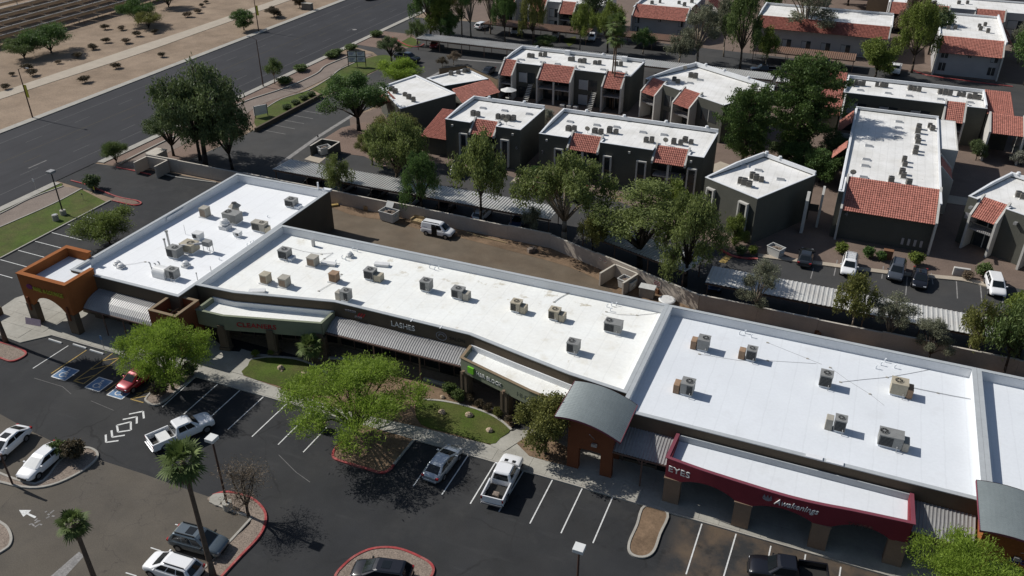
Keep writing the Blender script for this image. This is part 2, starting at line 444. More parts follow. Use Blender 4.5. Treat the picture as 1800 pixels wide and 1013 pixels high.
for n, c, mt in (('white', (0.78, 0.78, 0.78), 0), ('silver', (0.36, 0.40, 0.44), 0.5), ('grey', (0.115, 0.145, 0.165), 0.4), ('black', (0.010, 0.010, 0.013), 0.1), ('red', (0.28, 0.010, 0.022), 0.2),
                 ('green', (0.16, 0.22, 0.17), 0.3), ('dark', (0.028, 0.031, 0.034), 0.3), ('blue', (0.03, 0.06, 0.14), 0.3), ('slate', (0.09, 0.10, 0.115), 0.4)):
    mat('paint_car_' + n, c, 0.28, 0.02, 1, 0, 1, metal=mt, spec=0.5, coat=0.8)
mat('head_lamp', (0.55, 0.57, 0.60), 0.15, 0, 1, 0, 1, spec=0.6)
mat('tail_lamp', (0.30, 0.012, 0.012), 0.2, 0, 1, 0, 1, spec=0.6)
mat('rim', (0.30, 0.30, 0.31), 0.35, 0, 1, 0, 1, metal=0.7)
def laps(m, amt, pitch):
    t = m.node_tree; b = t.nodes['Principled BSDF']; src = b.inputs['Base Color'].links[0].from_socket
    sp = nd(t, 'ShaderNodeSeparateXYZ'); t.links.new(nd(t, 'ShaderNodeNewGeometry').outputs['Position'], sp.inputs[0])
    n = nd(t, 'ShaderNodeTexNoise'); n.inputs['Scale'].default_value = 0.6; n.inputs['Detail'].default_value = 3
    t.links.new(nd(t, 'ShaderNodeNewGeometry').outputs['Position'], n.inputs['Vector'])
    a = nd(t, 'ShaderNodeMath', operation='MULTIPLY_ADD'); a.inputs[1].default_value = 0.25; t.links.new(n.outputs['Fac'], a.inputs[0]); t.links.new(sp.outputs[0], a.inputs[2])
    w = nd(t, 'ShaderNodeMath', operation='PINGPONG'); w.inputs[1].default_value = pitch / 2; t.links.new(a.outputs[0], w.inputs[0])
    r = nd(t, 'ShaderNodeMapRange'); r.inputs['From Max'].default_value = 0.09; r.inputs['To Min'].default_value = 1 - amt; r.inputs['To Max'].default_value = 1
    t.links.new(w.outputs[0], r.inputs['Value'])
    mx = nd(t, 'ShaderNodeMix', data_type='RGBA', blend_type='MULTIPLY'); mx.inputs['Factor'].default_value = 1
    t.links.new(src, mx.inputs['A']); t.links.new(r.outputs[0], mx.inputs['B']); t.links.new(mx.outputs['Result'], b.inputs['Base Color'])
for k, a_, p_ in (('roof_white', .06, 1.83), ('roof_white_worn', .07, 1.83), ('roof_apartment', .10, 1.0)): laps(MAT[k], a_, p_)
overlay(MAT['roof_bright'], 'blotch', (0.66, 0.66, 0.65), 0.45, 0.35, thr=(0.60, 0.75))
laps(MAT['roof_bright'], .06, 1.83)
overlay(MAT['roof_white_worn'], 'blotch', (0.42, 0.36, 0.25), 0.75, 0.55, thr=(0.57, 0.64), mask=((1, 71.5, 77, 2.5), (0, -52, -14, 3)))
overlay(MAT['roof_white'], 'blotch', (0.58, 0.59, 0.60), 0.45, 0.35, thr=(0.60, 0.75))
overlay(MAT['roof_white_worn'], 'blotch', (0.62, 0.58, 0.48), 0.5, 0.45, thr=(0.58, 0.72))
foliage('palo_verde', (0.135, 0.205, 0.024), (0.330, 0.450, 0.070), 0.45)
foliage('leaf_gum', (0.078, 0.106, 0.030), (0.259, 0.305, 0.098), 0.36)
foliage('palo_verde_soft', (0.100, 0.135, 0.030), (0.215, 0.270, 0.070), 0.38)
foliage('leaf_green', (0.041, 0.085, 0.027), (0.145, 0.228, 0.060), 0.28)
foliage('leaf_deep', (0.047, 0.078, 0.037), (0.183, 0.227, 0.087), 0.25)
foliage('leaf_olive', (0.084, 0.096, 0.026), (0.270, 0.270, 0.078), 0.3)
foliage('leaf_lime', (0.084, 0.118, 0.024), (0.258, 0.312, 0.066), 0.32)
foliage('leaf_grey', (0.102, 0.110, 0.070), (0.282, 0.288, 0.192), 0.28)
foliage('leaf_pine', (0.025, 0.055, 0.017), (0.138, 0.206, 0.051), 0.2)
foliage('leaf_mesquite', (0.055, 0.092, 0.029), (0.172, 0.224, 0.070), 0.3)
foliage('leaf_dry', (0.12, 0.09, 0.06), (0.27, 0.21, 0.145), 0.25)
foliage('leaf_brush', (0.060, 0.046, 0.028), (0.150, 0.120, 0.070), 0.2)
foliage('leaf_palm', (0.040, 0.068, 0.016), (0.175, 0.230, 0.070), 0.25, 0.65)
foliage('palm_dead', (0.085, 0.062, 0.036), (0.19, 0.145, 0.085), 0.15)
foliage('leaf_white', (0.14, 0.15, 0.10), (0.50, 0.50, 0.42), 0.25)

# ================================================================ the setting: ground, road, lots, walks
def struct(name, mb, m, parent=None, **k):
    o = mb.build(name, MAT[m] if isinstance(m, str) else m, parent, **k)
    if parent is None: o['kind'] = 'structure'
    return o

struct('ground', MB().sheet(rect(-3000, 3000, -1500, 4000), -0.03), 'desert_dirt')
struct('road', MB().sheet(rect(-135.4, -110.2, -400, 1500), 0.0), 'road_asphalt')
lot = struct('parking_lot', MB().sheet([(-97.2, -60), (120, -60), (120, 60), (-62, 60), (-62, 88), (-77, 93.6), (-97.3, 93.6), (-110.4, 92.0), (-110.4, 84.6), (-97.2, 83.0)], 0.0), 'asphalt_new')
old = struct('old_asphalt', MB().sheet([(-75.85,41.30),(-70.60,40.80),(-66.26,40.14),(-61.26,39.61),(-56.65,39.53),(-51.62,39.63),(-48.78,39.58),(-44.29,39.58),(-39.57,38.98),(-39.60,35.72),(-39.89,32.16),(-40.41,27.27),(-61.45,18.57),(-81.68,22.32)], 0.012), 'asphalt_old')
struct('alley', MB().sheet([(-77, 86), (-62, 75), (120, 75), (120, 85.2), (-12, 85.4), (-33, 93.2), (-70, 94), (-77, 94)], 0.008), 'asphalt_alley')
struct('dirt_verge', MB().sheet(smooth_line([(-70, 93.8), (-62.5, 91.6), (-57, 91.9), (-51.5, 91.3), (-46, 91.2), (-38, 90.4), (-29.5, 89.3), (-24, 87.2)], 3) + [(-22, 85.2), (-16, 83.2), (-8, 82.2), (60, 82.4), (60, 85), (-12, 85.3), (-33, 93.1), (-70, 93.9)], 0.03), 'dirt')
struct('apartment_lot', MB().sheet([(-97.6, 94.3), (-70, 94.2), (-33, 93.2), (-12, 85.6), (120, 85.2), (120, 105.5), (20, 105), (8, 103.2), (1, 102.5), (-7.7, 101.2), (-14, 101.8), (-24, 108), (-31, 111.4), (-41, 110.6), (-49, 113.5), (-66, 113), (-75, 112.5), (-84, 126), (-82, 140), (-75, 152), (-66, 160), (-60, 163), (60, 165), (60, 193), (-91, 199), (-110.3, 197), (-110.3, 168), (-102, 165), (-94, 158), (-94.6, 131)], -0.006), 'apartment_asphalt')
struct('courtyard', MB().sheet([(-75, 112.5), (-66, 113), (-49, 113.5), (-41, 110.6), (-31, 111.4), (-24, 108), (-14, 101.8), (-7.7, 101.2), (1, 102.5), (8, 103.2), (20, 105), (120, 105.5), (120, 165), (60, 165), (-60, 163), (-66, 155), (-72, 148), (-80, 140), (-84, 126)], -0.012), 'paver')
struct('far_courtyard', MB().sheet([(-91, 199), (60, 193), (200, 193), (200, 420), (-105, 420), (-109, 205)], -0.016), 'paver')
struct('gravel_bed', MB().sheet([(-82.39,113.60),(-82.52,120.92),(-80.32,124.95),(-74.20,124.36),(-64.84,107.71),(-72.01,111.08),(-76.09,110.71),(-79.35,111.52)], 0.02), 'red_gravel')
# sunlit concrete walks inside the court
for i, poly in enumerate(([(-45.8, 128), (-34, 128), (-34, 133.5), (-58, 133.5), (-58, 128)], [(-20, 127), (-12, 124), (-10, 127), (-18, 131)], [(13, 128), (40, 128), (40, 131), (13, 131)], [(-46, 110.8), (-43.6, 110.8), (-43.6, 115), (-46, 115)])):
    struct('courtyard_walk', MB().prism(poly, 0.0, 0.05), 'walk_concrete')

# ---- the road: kerbs, far walk, lane lines
rk = struct('road_kerb', MB().box(-136.9, -135.4, -300, 600, -0.02, 0.13).box(-110.2, -108.9, -300, 84.0, -0.02, 0.13).box(-110.2, -108.9, 92.6, 160, -0.02, 0.13).box(-110.2, -108.9, 163.0, 600, -0.02, 0.13), 'kerb_concrete')
struct('far_walk', MB().prism(smooth_line([(-155.8, 60), (-155, 112), (-154.4, 145), (-153.6, 180), (-153.6, 330)], 4) + smooth_line([(-149.6, 330), (-149.6, 180), (-149.4, 145), (-151.2, 112), (-152, 60)], 4), -0.03, 0.04), 'walk_concrete')
for x, col, dash in ((-131.6, 'line_white', 0), (-128.0, 'line_white', 1), (-124.4, 'line_yellow', 0), (-121.0, 'line_yellow', 2), (-117.3, 'line_white', 1), (-113.9, 'line_white', 0)):
    mb = MB()
    if dash == 0:
        mb.strip([(x, -100), (x, 320)], 0.14, 0.006)
    else:
        for k in range(-10, 30):
            mb.strip([(x, k * 10.5 + (4 if dash == 2 else 0)), (x, k * 10.5 + 3.4 + (4 if dash == 2 else 0))], 0.14, 0.006)
    struct('lane_line', mb, col, bpy.data.objects['road'])
struct('manhole_cover', MB().tube((-116.3, 180.5, 0.004), (-116.3, 180.5, 0.01), 0.55, n=14), 'paint_faded', bpy.data.objects['road'])
struct('turn_arrow', MB().strip([(-118.38,86.54),(-118.38,90.07)], 0.3, 0.006), 'paint_old', bpy.data.objects['road'])

# ---- strip between the road and the lots: gravel, curving brick path, lawns
struct('verge_gravel', MB().sheet([(-108.9, 92.6), (-102, 92.4), (-98, 96), (-96.6, 110), (-98.5, 118), (-101, 126), (-101, 138), (-102.3, 150), (-101.8, 160), (-101.5, 164), (-108.9, 160)], 0.012), 'red_gravel')
struct('verge_gravel', MB().sheet([(-108.9, 169), (-97, 168), (-95.5, 175), (-101, 182), (-108.9, 182)], 0.012), 'red_gravel')
struct('brick_path', MB().prism(smooth_line([(-109.0, 60), (-108.3, 72.7), (-108.6, 78), (-107.6, 83.4)], 4) + smooth_line([(-104.6, 83.6), (-104.3, 78), (-105, 69.8), (-106, 60)], 4), 0.0, 0.03), 'path_brick')
bp = struct('brick_path', MB().prism(smooth_line([(-105.6, 93), (-106.4, 104), (-106.2, 118), (-106.8, 126), (-104.6, 136), (-104.2, 146), (-105.6, 152), (-104.6, 162)], 4) + smooth_line([(-100.8, 163), (-102.2, 154), (-101.0, 146), (-101.2, 136), (-103.2, 126), (-102.3, 118), (-102.6, 104), (-102.4, 93)], 4), 0.0, 0.035), 'path_brick')
struct('lawn', MB().prism([(-113.2 + 4.3, 60), (-108.8, 84.2), (-107.8, 83.2), (-108.8, 78), (-108.5, 72.7), (-108.9, 60)], 0.0, 0.06), 'grass')
struct('lawn', MB().prism(smooth_line([(-105.8, 60), (-104.8, 69.8), (-104.1, 78), (-104.4, 83.6)], 4) + [(-97.5, 81.6), (-97.4, 60)], 0.0, 0.06), 'grass')
struct('lawn', MB().prism(smooth_line([(-95.3, 114.6), (-98.5, 117.5), (-101.4, 123), (-101.3, 130), (-99.7, 136), (-96.0, 134)], 4), 0.0, 0.06), 'grass')
struct('lawn', MB().prism(smooth_line([(-99.7, 137.2), (-100.2, 145), (-101.2, 151), (-100.6, 160), (-98, 164), (-94.4, 159.6), (-94.8, 146), (-95.4, 135)], 4), 0.0, 0.06), 'grass')
struct('lawn', MB().prism([(-62.57,189.99),(-62.91,186.15),(-66.10,191.24),(-64.37,195.27)], 0.0, 0.05), 'grass')
struct('lawn', MB().prism([(-100.22,172.82),(-95.70,171.04),(-95.81,176.24),(-100.41,179.80)], 0.0, 0.05), 'grass')
def kerb(pts, m='kerb_concrete', w=0.2, h=0.14, sm=4, closed=False, name='kerb', z0=-0.02, parent=None):
    return struct(name, MB().wallpath(smooth_line(pts, sm, closed) if sm else pts, w, z0, h, closed), m, parent)
kerb([(-97.2, 60), (-97.3, 82.2)], sm=0)
kerb([(-104.4, 83.8), (-104.1, 78), (-104.8, 69.8), (-105.8, 60)])
kerb([(-107.7, 83.4), (-108.7, 78), (-108.4, 72.7), (-108.8, 60)], 'kerb_concrete')
kerb([(-108.3, 85.4), (-104, 85.0), (-97.6, 83.6), (-93.6, 83.6), (-92.4, 83.0), (-93.2, 82.2), (-97, 82.3)], 'kerb_red')
struct('island', MB().prism([(-97.3, 82.4), (-93.4, 82.4), (-92.7, 83.0), (-93.8, 83.5), (-97.6, 83.5)], 0, 0.08), 'red_gravel')
kerb([(-106.3, 93.4), (-106.6, 104), (-106.4, 118), (-107, 126), (-104.8, 136), (-104.4, 146), (-105.8, 152), (-104.8, 162)], w=0.25, h=0.2)
kerb([(-101.0, 124), (-101.5, 130), (-99.8, 136.4), (-100.4, 145), (-101.6, 151), (-100.9, 160)])
kerb([(-95.1, 113.4), (-95.0, 134)], sm=0, w=0.4, h=0.75, m='stucco_brown')  # low lawn wall; shade of its near side is put into the dark colour
kerb([(-103.73,96.13),(-96.73,92.83),(-91.72,92.78),(-87.25,93.24)], sm=2)
kerb([(-105.70,92.04),(-101.63,92.01),(-98.62,91.81)], sm=2, m='kerb_red')

# ---- front lot: islands and kerbs
def island(outline, fill='red_gravel', km='kerb_concrete', kerbs=None, closed=True, z=0.09):
    pts = smooth_line(outline, 4, True)
    o = struct('island', MB().prism(pts, -0.01, z), fill)
    if kerbs is None: kerb(pts, km, sm=0, closed=True, parent=o)
    else:
        for line, m in kerbs: kerb(line, m, parent=o)
    return o
island([(-64.59,33.95),(-60.23,34.31),(-58.11,35.41),(-57.04,37.54),(-56.98,39.32),(-57.59,40.13),(-58.69,40.34),(-59.56,39.98),(-59.87,39.35),(-59.85,37.97),(-59.51,34.99),(-65.60,34.79)], 'grey_gravel')
island([(-59.64,30.40),(-58.17,30.54),(-56.96,30.16),(-55.96,29.46),(-55.68,28.68),(-56.49,27.78)], 'grey_gravel')
o = island([(-44.02,39.11),(-44.28,39.80),(-43.37,40.61),(-41.13,40.81),(-39.29,40.14),(-38.25,39.05),(-37.75,37.45),(-37.86,35.05),(-37.93,32.74),(-39.74,31.98),(-39.60,35.72),(-39.57,38.98)], 'grey_gravel',
       kerbs=(([(-44.28,39.80),(-43.37,40.61),(-41.13,40.81),(-39.29,40.14),(-38.25,39.05),(-37.75,37.45),(-37.86,35.05),(-37.93,32.74)], 'kerb_red'), ([(-44.02,39.11),(-42.08,38.99),(-39.57,38.98)], 'kerb_concrete'), ([(-39.57,38.98),(-39.60,35.72),(-39.74,31.98)], 'kerb_concrete')))
struct('island_nose', MB().prism(smooth_line([(-44.02,39.11),(-44.29,39.58),(-44.10,40.02),(-43.24,40.30),(-43.00,38.96)], 3, True), 0.0, 0.16), 'concrete', o)
island([(-29.64,36.16),(-29.72,37.93),(-29.05,39.38),(-28.00,40.26),(-26.44,40.72),(-24.30,40.54),(-23.37,40.19),(-23.02,39.61),(-23.09,38.87),(-24.00,37.63),(-27.06,36.07)], 'grey_gravel', 'kerb_red')
island([(-9.68,52.74),(-9.72,50.37),(-9.79,48.37),(-9.47,47.42),(-8.81,47.20),(-8.11,47.54),(-7.73,48.39),(-7.72,50.20),(-7.71,52.71)], 'dirt')
struct('island', MB().prism(smooth_line([(-37.92,50.12),(-37.78,48.74),(-37.24,47.80),(-35.79,47.68),(-33.75,47.73),(-32.32,47.77),(-31.79,48.46),(-31.78,49.58)], 3) + [(-31.77,52.92),(-34.19,53.14),(-37.23,53.04)], -0.01, 0.09), 'dirt')
kerb([(-37.74,49.93),(-37.78,48.74),(-37.24,47.80),(-35.79,47.68),(-33.75,47.73),(-32.32,47.77),(-31.79,48.46),(-31.80,49.09)], 'kerb_red')
kerb([(-31.80,49.09),(-31.69,52.78)], sm=0)
island([(-59.31,48.34),(-58.49,47.61),(-57.57,47.61),(-57.22,48.33),(-57.24,50.79),(-57.17,53.10),(-58.31,53.05),(-59.50,52.13)], 'grey_gravel')
island([(-81.12,47.58),(-78.53,47.52),(-77.00,47.49),(-76.46,48.16),(-76.65,49.20),(-78.45,49.61),(-80.99,49.61),(-83.48,49.53)], 'grey_gravel', 'kerb_red')

# ---- walks along the shops: a concrete base and separate slabs
def inpoly(x, y, P):
    c = False; n = len(P)
    for k in range(n):
        (x0, y0), (x1, y1) = P[k], P[(k + 1) % n]
        if (y0 > y) != (y1 > y) and x < (x1 - x0) * (y - y0) / (y1 - y0) + x0: c = not c
    return c
walk = struct('sidewalk', MB().prism([(-76.8, 52.9), (-18.5, 52.9), (60, 52.9), (60, 58), (-13.5, 58), (-13.5, 60.2), (-18, 60.4), (-24, 57.2), (-30.6, 60.4), (-46, 60.4), (-57, 57.8), (-62, 60), (-62.5, 58), (-77, 57.9), (-81.0, 61.0), (-85.6, 60.5), (-87.2, 57), (-86.6, 52.4), (-82, 50.6), (-78.9, 50.4)], -0.02, 0.10), 'concrete')
slabs = []
sm = {}
def slab(x0, x1, y0, y1, z=0.10, parent=walk, mt='concrete'):
    k = (round(x1 - x0, 2), round(y1 - y0, 2), mt)
    if k not in sm:
        mb = MB().box(0.012, k[0] - 0.012, 0.012, k[1] - 0.012, -0.01, 0.022)
        me = bpy.data.meshes.new('paving_slab'); me.from_pydata(mb.v, [], mb.f); me.materials.append(MAT[mt]); sm[k] = me
    o = bpy.data.objects.new('paving_slab', sm[k]); link(o, parent)
    o.location = (x0, y0, z + random.uniform(-0.004, 0.004))
x = -76.6
while x < 24:
    slab(x, x + 1.7, 52.95, 54.75)
    x += 1.7
for i in range(6):
    for j in range(5):
        xx, yy = -86.2 + i * 1.6, 50.9 + j * 1.9
        if all(inpoly(a, b, [(-81.0, 61.0), (-85.6, 60.5), (-87.2, 57), (-86.6, 52.4), (-82, 50.6), (-78.9, 50.4), (-76.8, 52.9), (-77, 57.9)]) for a, b in ((xx, yy), (xx + 1.6, yy), (xx + 1.6, yy + 1.9), (xx, yy + 1.9))):
            slab(xx, xx + 1.6, yy, yy + 1.9)
for i in range(9): slab(-13.2 + i * 1.8, -11.4 + i * 1.8, 54.8, 56.6)
kerb([(-76.8, 52.85), (60, 52.85)], sm=0, w=0.16, h=0.13)
# planting beds and lawns between walk and shops
bedA = [(-57.3, 55.0), (-24.2, 55.0), (-22.6, 57.4), (-25.5, 58.6), (-30.6, 60.0), (-46, 60.2), (-50.8, 59.4), (-55, 58.3)]
struct('planting_bed', MB().prism([(-54.25,57.79),(-52.41,58.56),(-48.81,59.60),(-46.30,60.63),(-41.70,61.65),(-38.75,61.25),(-33.83,60.68),(-29.86,60.33),(-25.07,59.17),(-23.83,58.32),(-24.82,54.77),(-32.19,54.50),(-40.30,53.90),(-52.60,54.78)], 0.0, 0.13), 'dirt')
struct('lawn', MB().prism(smooth_line([(-52.66,54.86),(-53.22,56.34),(-53.53,57.42),(-52.22,58.30),(-50.48,58.90),(-48.51,59.16),(-46.11,58.74),(-44.10,57.77),(-42.38,56.14),(-43.02,55.08),(-47.51,54.72)], 3, True), 0.0, 0.17), 'grass')
struct('lawn', MB().prism(smooth_line([(-34.05,57.43),(-33.53,58.23),(-31.89,58.71),(-29.51,58.93),(-26.99,58.75),(-25.11,58.15),(-23.92,57.39),(-24.32,56.00),(-24.85,54.84),(-28.45,54.81),(-32.09,54.90)], 3, True), 0.0, 0.17), 'grass')
kerb([(-53.64,57.37),(-52.28,58.38),(-50.54,58.99),(-48.57,59.25),(-46.17,58.82),(-44.10,57.88),(-42.37,56.34)], w=0.22, h=0.22)
kerb([(-33.57,58.31),(-31.93,58.79),(-29.54,59.01),(-27.02,58.83),(-25.15,58.22),(-23.82,57.43)], w=0.22, h=0.22)
struct('garden_walk', MB().prism([(-54.28,54.82),(-52.66,54.86),(-53.66,57.59),(-54.08,58.54),(-55.79,58.63),(-55.35,57.11)], 0.0, 0.145), 'concrete')
struct('garden_walk', MB().prism([(-24.85,54.84),(-23.40,57.69),(-22.16,57.76),(-22.17,57.06),(-23.36,54.29)], 0.0, 0.145), 'concrete')
struct('planting_bed', MB().prism([(-22.91,56.07),(-22.23,57.21),(-21.08,57.95),(-17.97,57.10),(-17.03,54.88),(-19.31,54.74),(-20.98,54.78)], 0.0, 0.14), 'dirt')
kerb([(-47.14,60.29),(-44.85,61.12),(-42.13,61.80),(-40.77,61.82)], w=0.3, h=0.3)
kerb([(-35.16,61.37),(-32.20,61.26),(-31.00,61.15)], w=0.3, h=0.3)

# ---- paint on the lot
def line(p, q, w=0.11, m='paint_white', z=0.02, name='parking_line', parent=lot):
    return struct(name, MB().strip([p, q], w, z), m, parent)
for k in range(4): line((-17.98 + k * 2.745 - 0.01, 52.75), (-17.95 + k * 2.73, 47.25)) if k < 3 else None
for p, q in (((-28.98,50.17), (-28.92,47.41)), ((-26.17,52.96), (-26.16,47.44)), ((-23.50,52.87), (-23.45,47.40)), ((-20.75,52.95), (-20.84,47.49)), ((-54.21,53.02), (-54.11,47.58)), ((-51.46,53.02), (-51.42,48.08)),
             ((-48.63,52.95), (-48.69,47.36)), ((-45.82,52.95), (-45.95,47.40)), ((-42.91,52.81), (-43.02,47.41)), ((-40.22,51.27), (-40.28,47.42)), ((-4.80,52.68), (-4.86,47.01)), ((-1.99,52.64), (-2.13,47.90)),
             ((0.81,52.43), (0.76,48.16)), ((3.48,52.59), (3.43,48.69)), ((6.16,52.35), (6.07,49.21)), ((-57.09,52.92), (-56.81,47.63)), ((-73.67,52.05), (-73.78,47.51))):
    line(p, q)
for k in range(7): line((-97.0, 60.5 + 2.72 * k), (-91.6, 60.4 + 2.72 * k))
for p, q in (((-71.18,52.15), (-71.30,47.57)), ((-68.14,52.95), (-68.13,47.52)), ((-66.83,52.81), (-66.84,47.54)), ((-68.13,47.52), (-66.84,47.54)), ((-68.11,47.58), (-66.88,49.08)), ((-68.02,49.67), (-66.91,50.89)), ((-68.19,51.24), (-66.77,52.50)),
             ((-63.70,51.79), (-63.83,47.46)), ((-59.56,51.27), (-60.56,47.43)), ((-60.56,47.43), (-59.02,47.48)), ((-60.52,47.54), (-59.28,48.55)), ((-60.71,48.36), (-58.79,49.85)), ((-60.35,49.71), (-59.02,51.08))):
    line(p, q, 0.13, 'paint_yellow')
# blue accessible-parking panels with a wheelchair symbol
def wheelchair(cx, cy, rz):
    fr = (cx, cy, rz)
    o = struct('accessible_symbol', MB(fr).sheet(rect(-0.95, 0.95, -0.95, 0.95), 0.019), 'paint_blue', lot)
    b = MB(fr)
    b.strip([(-0.93, -0.93), (0.93, -0.93), (0.93, 0.93), (-0.93, 0.93), (-0.93, -0.93)], 0.12, 0.024)
    arc = [(-0.06 + 0.36 * math.cos(R(t)), -0.22 + 0.36 * math.sin(R(t))) for t in range(100, 361, 20)]
    b.strip(arc, 0.13, 0.024)
    b.strip([(-0.08, 0.40), (-0.06, 0.0), (0.26, 0.0), (0.40, -0.42), (0.56, -0.40)], 0.14, 0.024)
    b.strip([(-0.06, 0.22), (0.22, 0.22)], 0.11, 0.024)
    b.sheet([(-0.08 + 0.14 * math.cos(R(t)), 0.58 + 0.14 * math.sin(R(t))) for t in range(0, 360, 45)], 0.025)
    struct('wheelchair_mark', b, 'paint_white', o)
for c in ((-69.94,48.13), (-65.32,48.06), (-62.33,47.98)): wheelchair(c[0], c[1], 0)
# speed-hump chevrons
for pl in ([(-59.00,45.55),(-58.06,46.41),(-57.21,45.60)], [(-58.97,44.69),(-58.03,45.54),(-57.29,44.75)], [(-58.86,43.83),(-58.00,44.72),(-57.10,43.79),(-58.01,43.11),(-58.86,43.83)], [(-58.77,43.06),(-57.97,42.34),(-57.09,43.01)], [(-58.81,42.38),(-57.96,41.57),(-57.07,42.19)]):
    struct('chevron', MB().strip(pl, 0.18, 0.02), 'paint_white', lot)
# faded arrow and letters on the old asphalt
struct('arrow', MB().sheet([(-58.27,32.22),(-57.32,32.61),(-57.24,32.26),(-56.31,32.23),(-56.26,32.07),(-56.37,32.03),(-57.27,32.11),(-57.29,31.79)], 0.02), 'paint_white', old)
for pl in ([(-56.12,31.32),(-56.00,31.50),(-55.62,31.39)], [(-55.48,31.31),(-55.37,31.73)], [(-56.05,31.82),(-56.04,32.10)], [(-55.89,31.85),(-55.61,32.00)], [(-56.04,32.86),(-55.97,33.03)], [(-55.54,32.93),(-55.52,33.32)], [(-55.40,32.39),(-55.30,32.65)], [(-55.17,32.77),(-54.93,32.83)], [(-55.84,31.63),(-55.69,31.90)], [(-55.39,31.69),(-55.12,31.73)], [(-55.66,32.81),(-55.43,32.77)]):
    struct('worn_letter', MB().strip(pl, 0.13, 0.02), 'paint_faded', old)
for pl in ([(-45.00,35.98),(-44.57,36.02)], [(-39.98,36.20),(-39.53,36.13)], [(-45.09,33.25),(-44.08,33.29)], [(-40.43,33.31),(-39.74,33.29)], [(-45.08,30.54),(-44.07,30.61)]):
    line(pl[0], pl[1], 0.10, 'paint_white', 0.02, 'parking_line', old)
struct('swale', MB().sheet([(-50.09,30.24),(-50.07,30.75),(-49.34,30.55),(-49.01,27.57),(-50.22,27.07)], 0.018), 'paint_faded', old)
for pl in ([(-72.29,46.32),(-68.44,46.36),(-66.69,45.78)], [(-64.01,45.71),(-60.79,45.42)], [(-42.14,46.27),(-39.40,44.99),(-37.50,44.39)]):
    struct('tyre_mark', MB().strip(pl, 0.05, 0.018), 'paint_old', lot)
# wheel stops
WS = ((-72.39,52.46), (-69.86,52.35), (-65.83,52.67), (-75.63,52.18))
for c, rk_ in zip(WS, ranks(WS)):
    b = MB((c[0], c[1] - 0.05, -1)); b.poly([(-0.95, -0.09, 0.0), (0.95, -0.09, 0.0), (0.95, -0.06, 0.13), (-0.95, -0.06, 0.13)]); b.poly([(-0.95, -0.06, 0.13), (0.95, -0.06, 0.13), (0.95, 0.06, 0.13), (-0.95, 0.06, 0.13)])
    b.poly([(-0.95, 0.06, 0.13), (0.95, 0.06, 0.13), (0.95, 0.09, 0.0), (-0.95, 0.09, 0.0)]); b.poly([(-0.95, -0.09, 0), (-0.95, -0.06, 0.13), (-0.95, 0.06, 0.13), (-0.95, 0.09, 0)]); b.poly([(0.95, 0.09, 0), (0.95, 0.06, 0.13), (0.95, -0.06, 0.13), (0.95, -0.09, 0)])
    tag(b.build('wheel_stop', MAT['paint_white']), 'pale concrete wheel stop before the silver awning, %s from the left' % rk_, 'wheel stop', 'wheel stops')
# apartment lot paint
al = bpy.data.objects['apartment_lot']
def aline(p, q, w=0.12, m='paint_faded'): return struct('parking_line', MB().strip([p, q], w, 0.004), m, al)
for a, b_ in (((-0.64,100.66), (-0.70,97.87)), ((1.96,104.12), (1.89,99.70)), ((7.47,104.64), (7.39,101.22)), ((10.29,103.17), (10.17,98.01)), ((13.03,105.07), (13.20,102.14)), ((15.86,104.42), (15.85,99.66)), ((18.53,104.63), (18.49,100.06)), ((21.00,102.49), (20.46,98.85)),
              ((-39.08,108.06), (-39.31,110.14)), ((-36.35,108.12), (-36.34,109.84)), ((-33.69,107.75), (-33.51,109.30)), ((-43.48,107.76), (-43.77,110.31)), ((-41.32,107.57), (-41.49,110.36))):
    aline(a, b_)
for k in range(5): aline((-95.0, 114.8 + 2.8 * k), (-89.8, 114.6 + 2.8 * k))
struct('concrete_gutter', MB().strip([(-82.71,102.80),(-83.89,115.86),(-84.29,131.58)], 0.8, 0.004), 'paint_faded', al)
struct('concrete_gutter', MB().strip([(-81.93,147.37),(-81.11,161.23)], 0.7, 0.004), 'paint_faded', al)
struct('concrete_gutter', MB().strip([(-82.59,167.08),(-57.34,170.17)], 0.7, 0.004), 'paint_faded', al)
struct('concrete_pad', MB().sheet([(-80.30,106.34),(-80.31,108.96),(-77.53,109.05),(-77.16,105.85)], 0.006), 'walk_concrete', al)
struct('yellow_ramp', MB().sheet([(-11.98,97.71),(-11.47,100.04),(-10.61,99.74),(-11.12,97.75)], 0.008), 'paint_yellow', al)
for pl in ([(-43.87,108.26),(-43.86,110.05),(-42.75,110.06),(-42.70,108.08),(-43.87,108.26)], [(-62.49,107.47),(-63.52,111.24),(-62.96,111.72),(-61.99,108.40),(-62.49,107.47)], [(-62.81,108.80),(-62.22,109.78)], [(-30.72,111.52),(-28.55,112.42)], [(-30.25,110.85),(-28.43,111.40)], [(-29.95,110.13),(-28.52,110.52)]):
    struct('hatch_line', MB().strip(pl, 0.14, 0.005), 'paint_yellow' if pl[0][0] > -35 else 'paint_faded', al)
kerb([(-12.74,101.36),(-10.80,99.99),(-8.98,99.92),(-7.47,100.38)], 'kerb_red', w=0.35)
kerb([(-7.61,101.31),(1.41,102.29),(7.99,102.99),(16.44,104.66),(19.26,104.20)], 'walk_concrete', w=0.9, sm=2)
kerb([(10.10,196.30),(12.86,193.56),(20.31,192.48),(28.54,191.88)], 'kerb_red', w=0.4, sm=2)
kerb([(-104.16,177.70),(-97.69,172.81),(-94.59,172.53),(-94.51,175.18)], 'kerb_red', w=0.3)

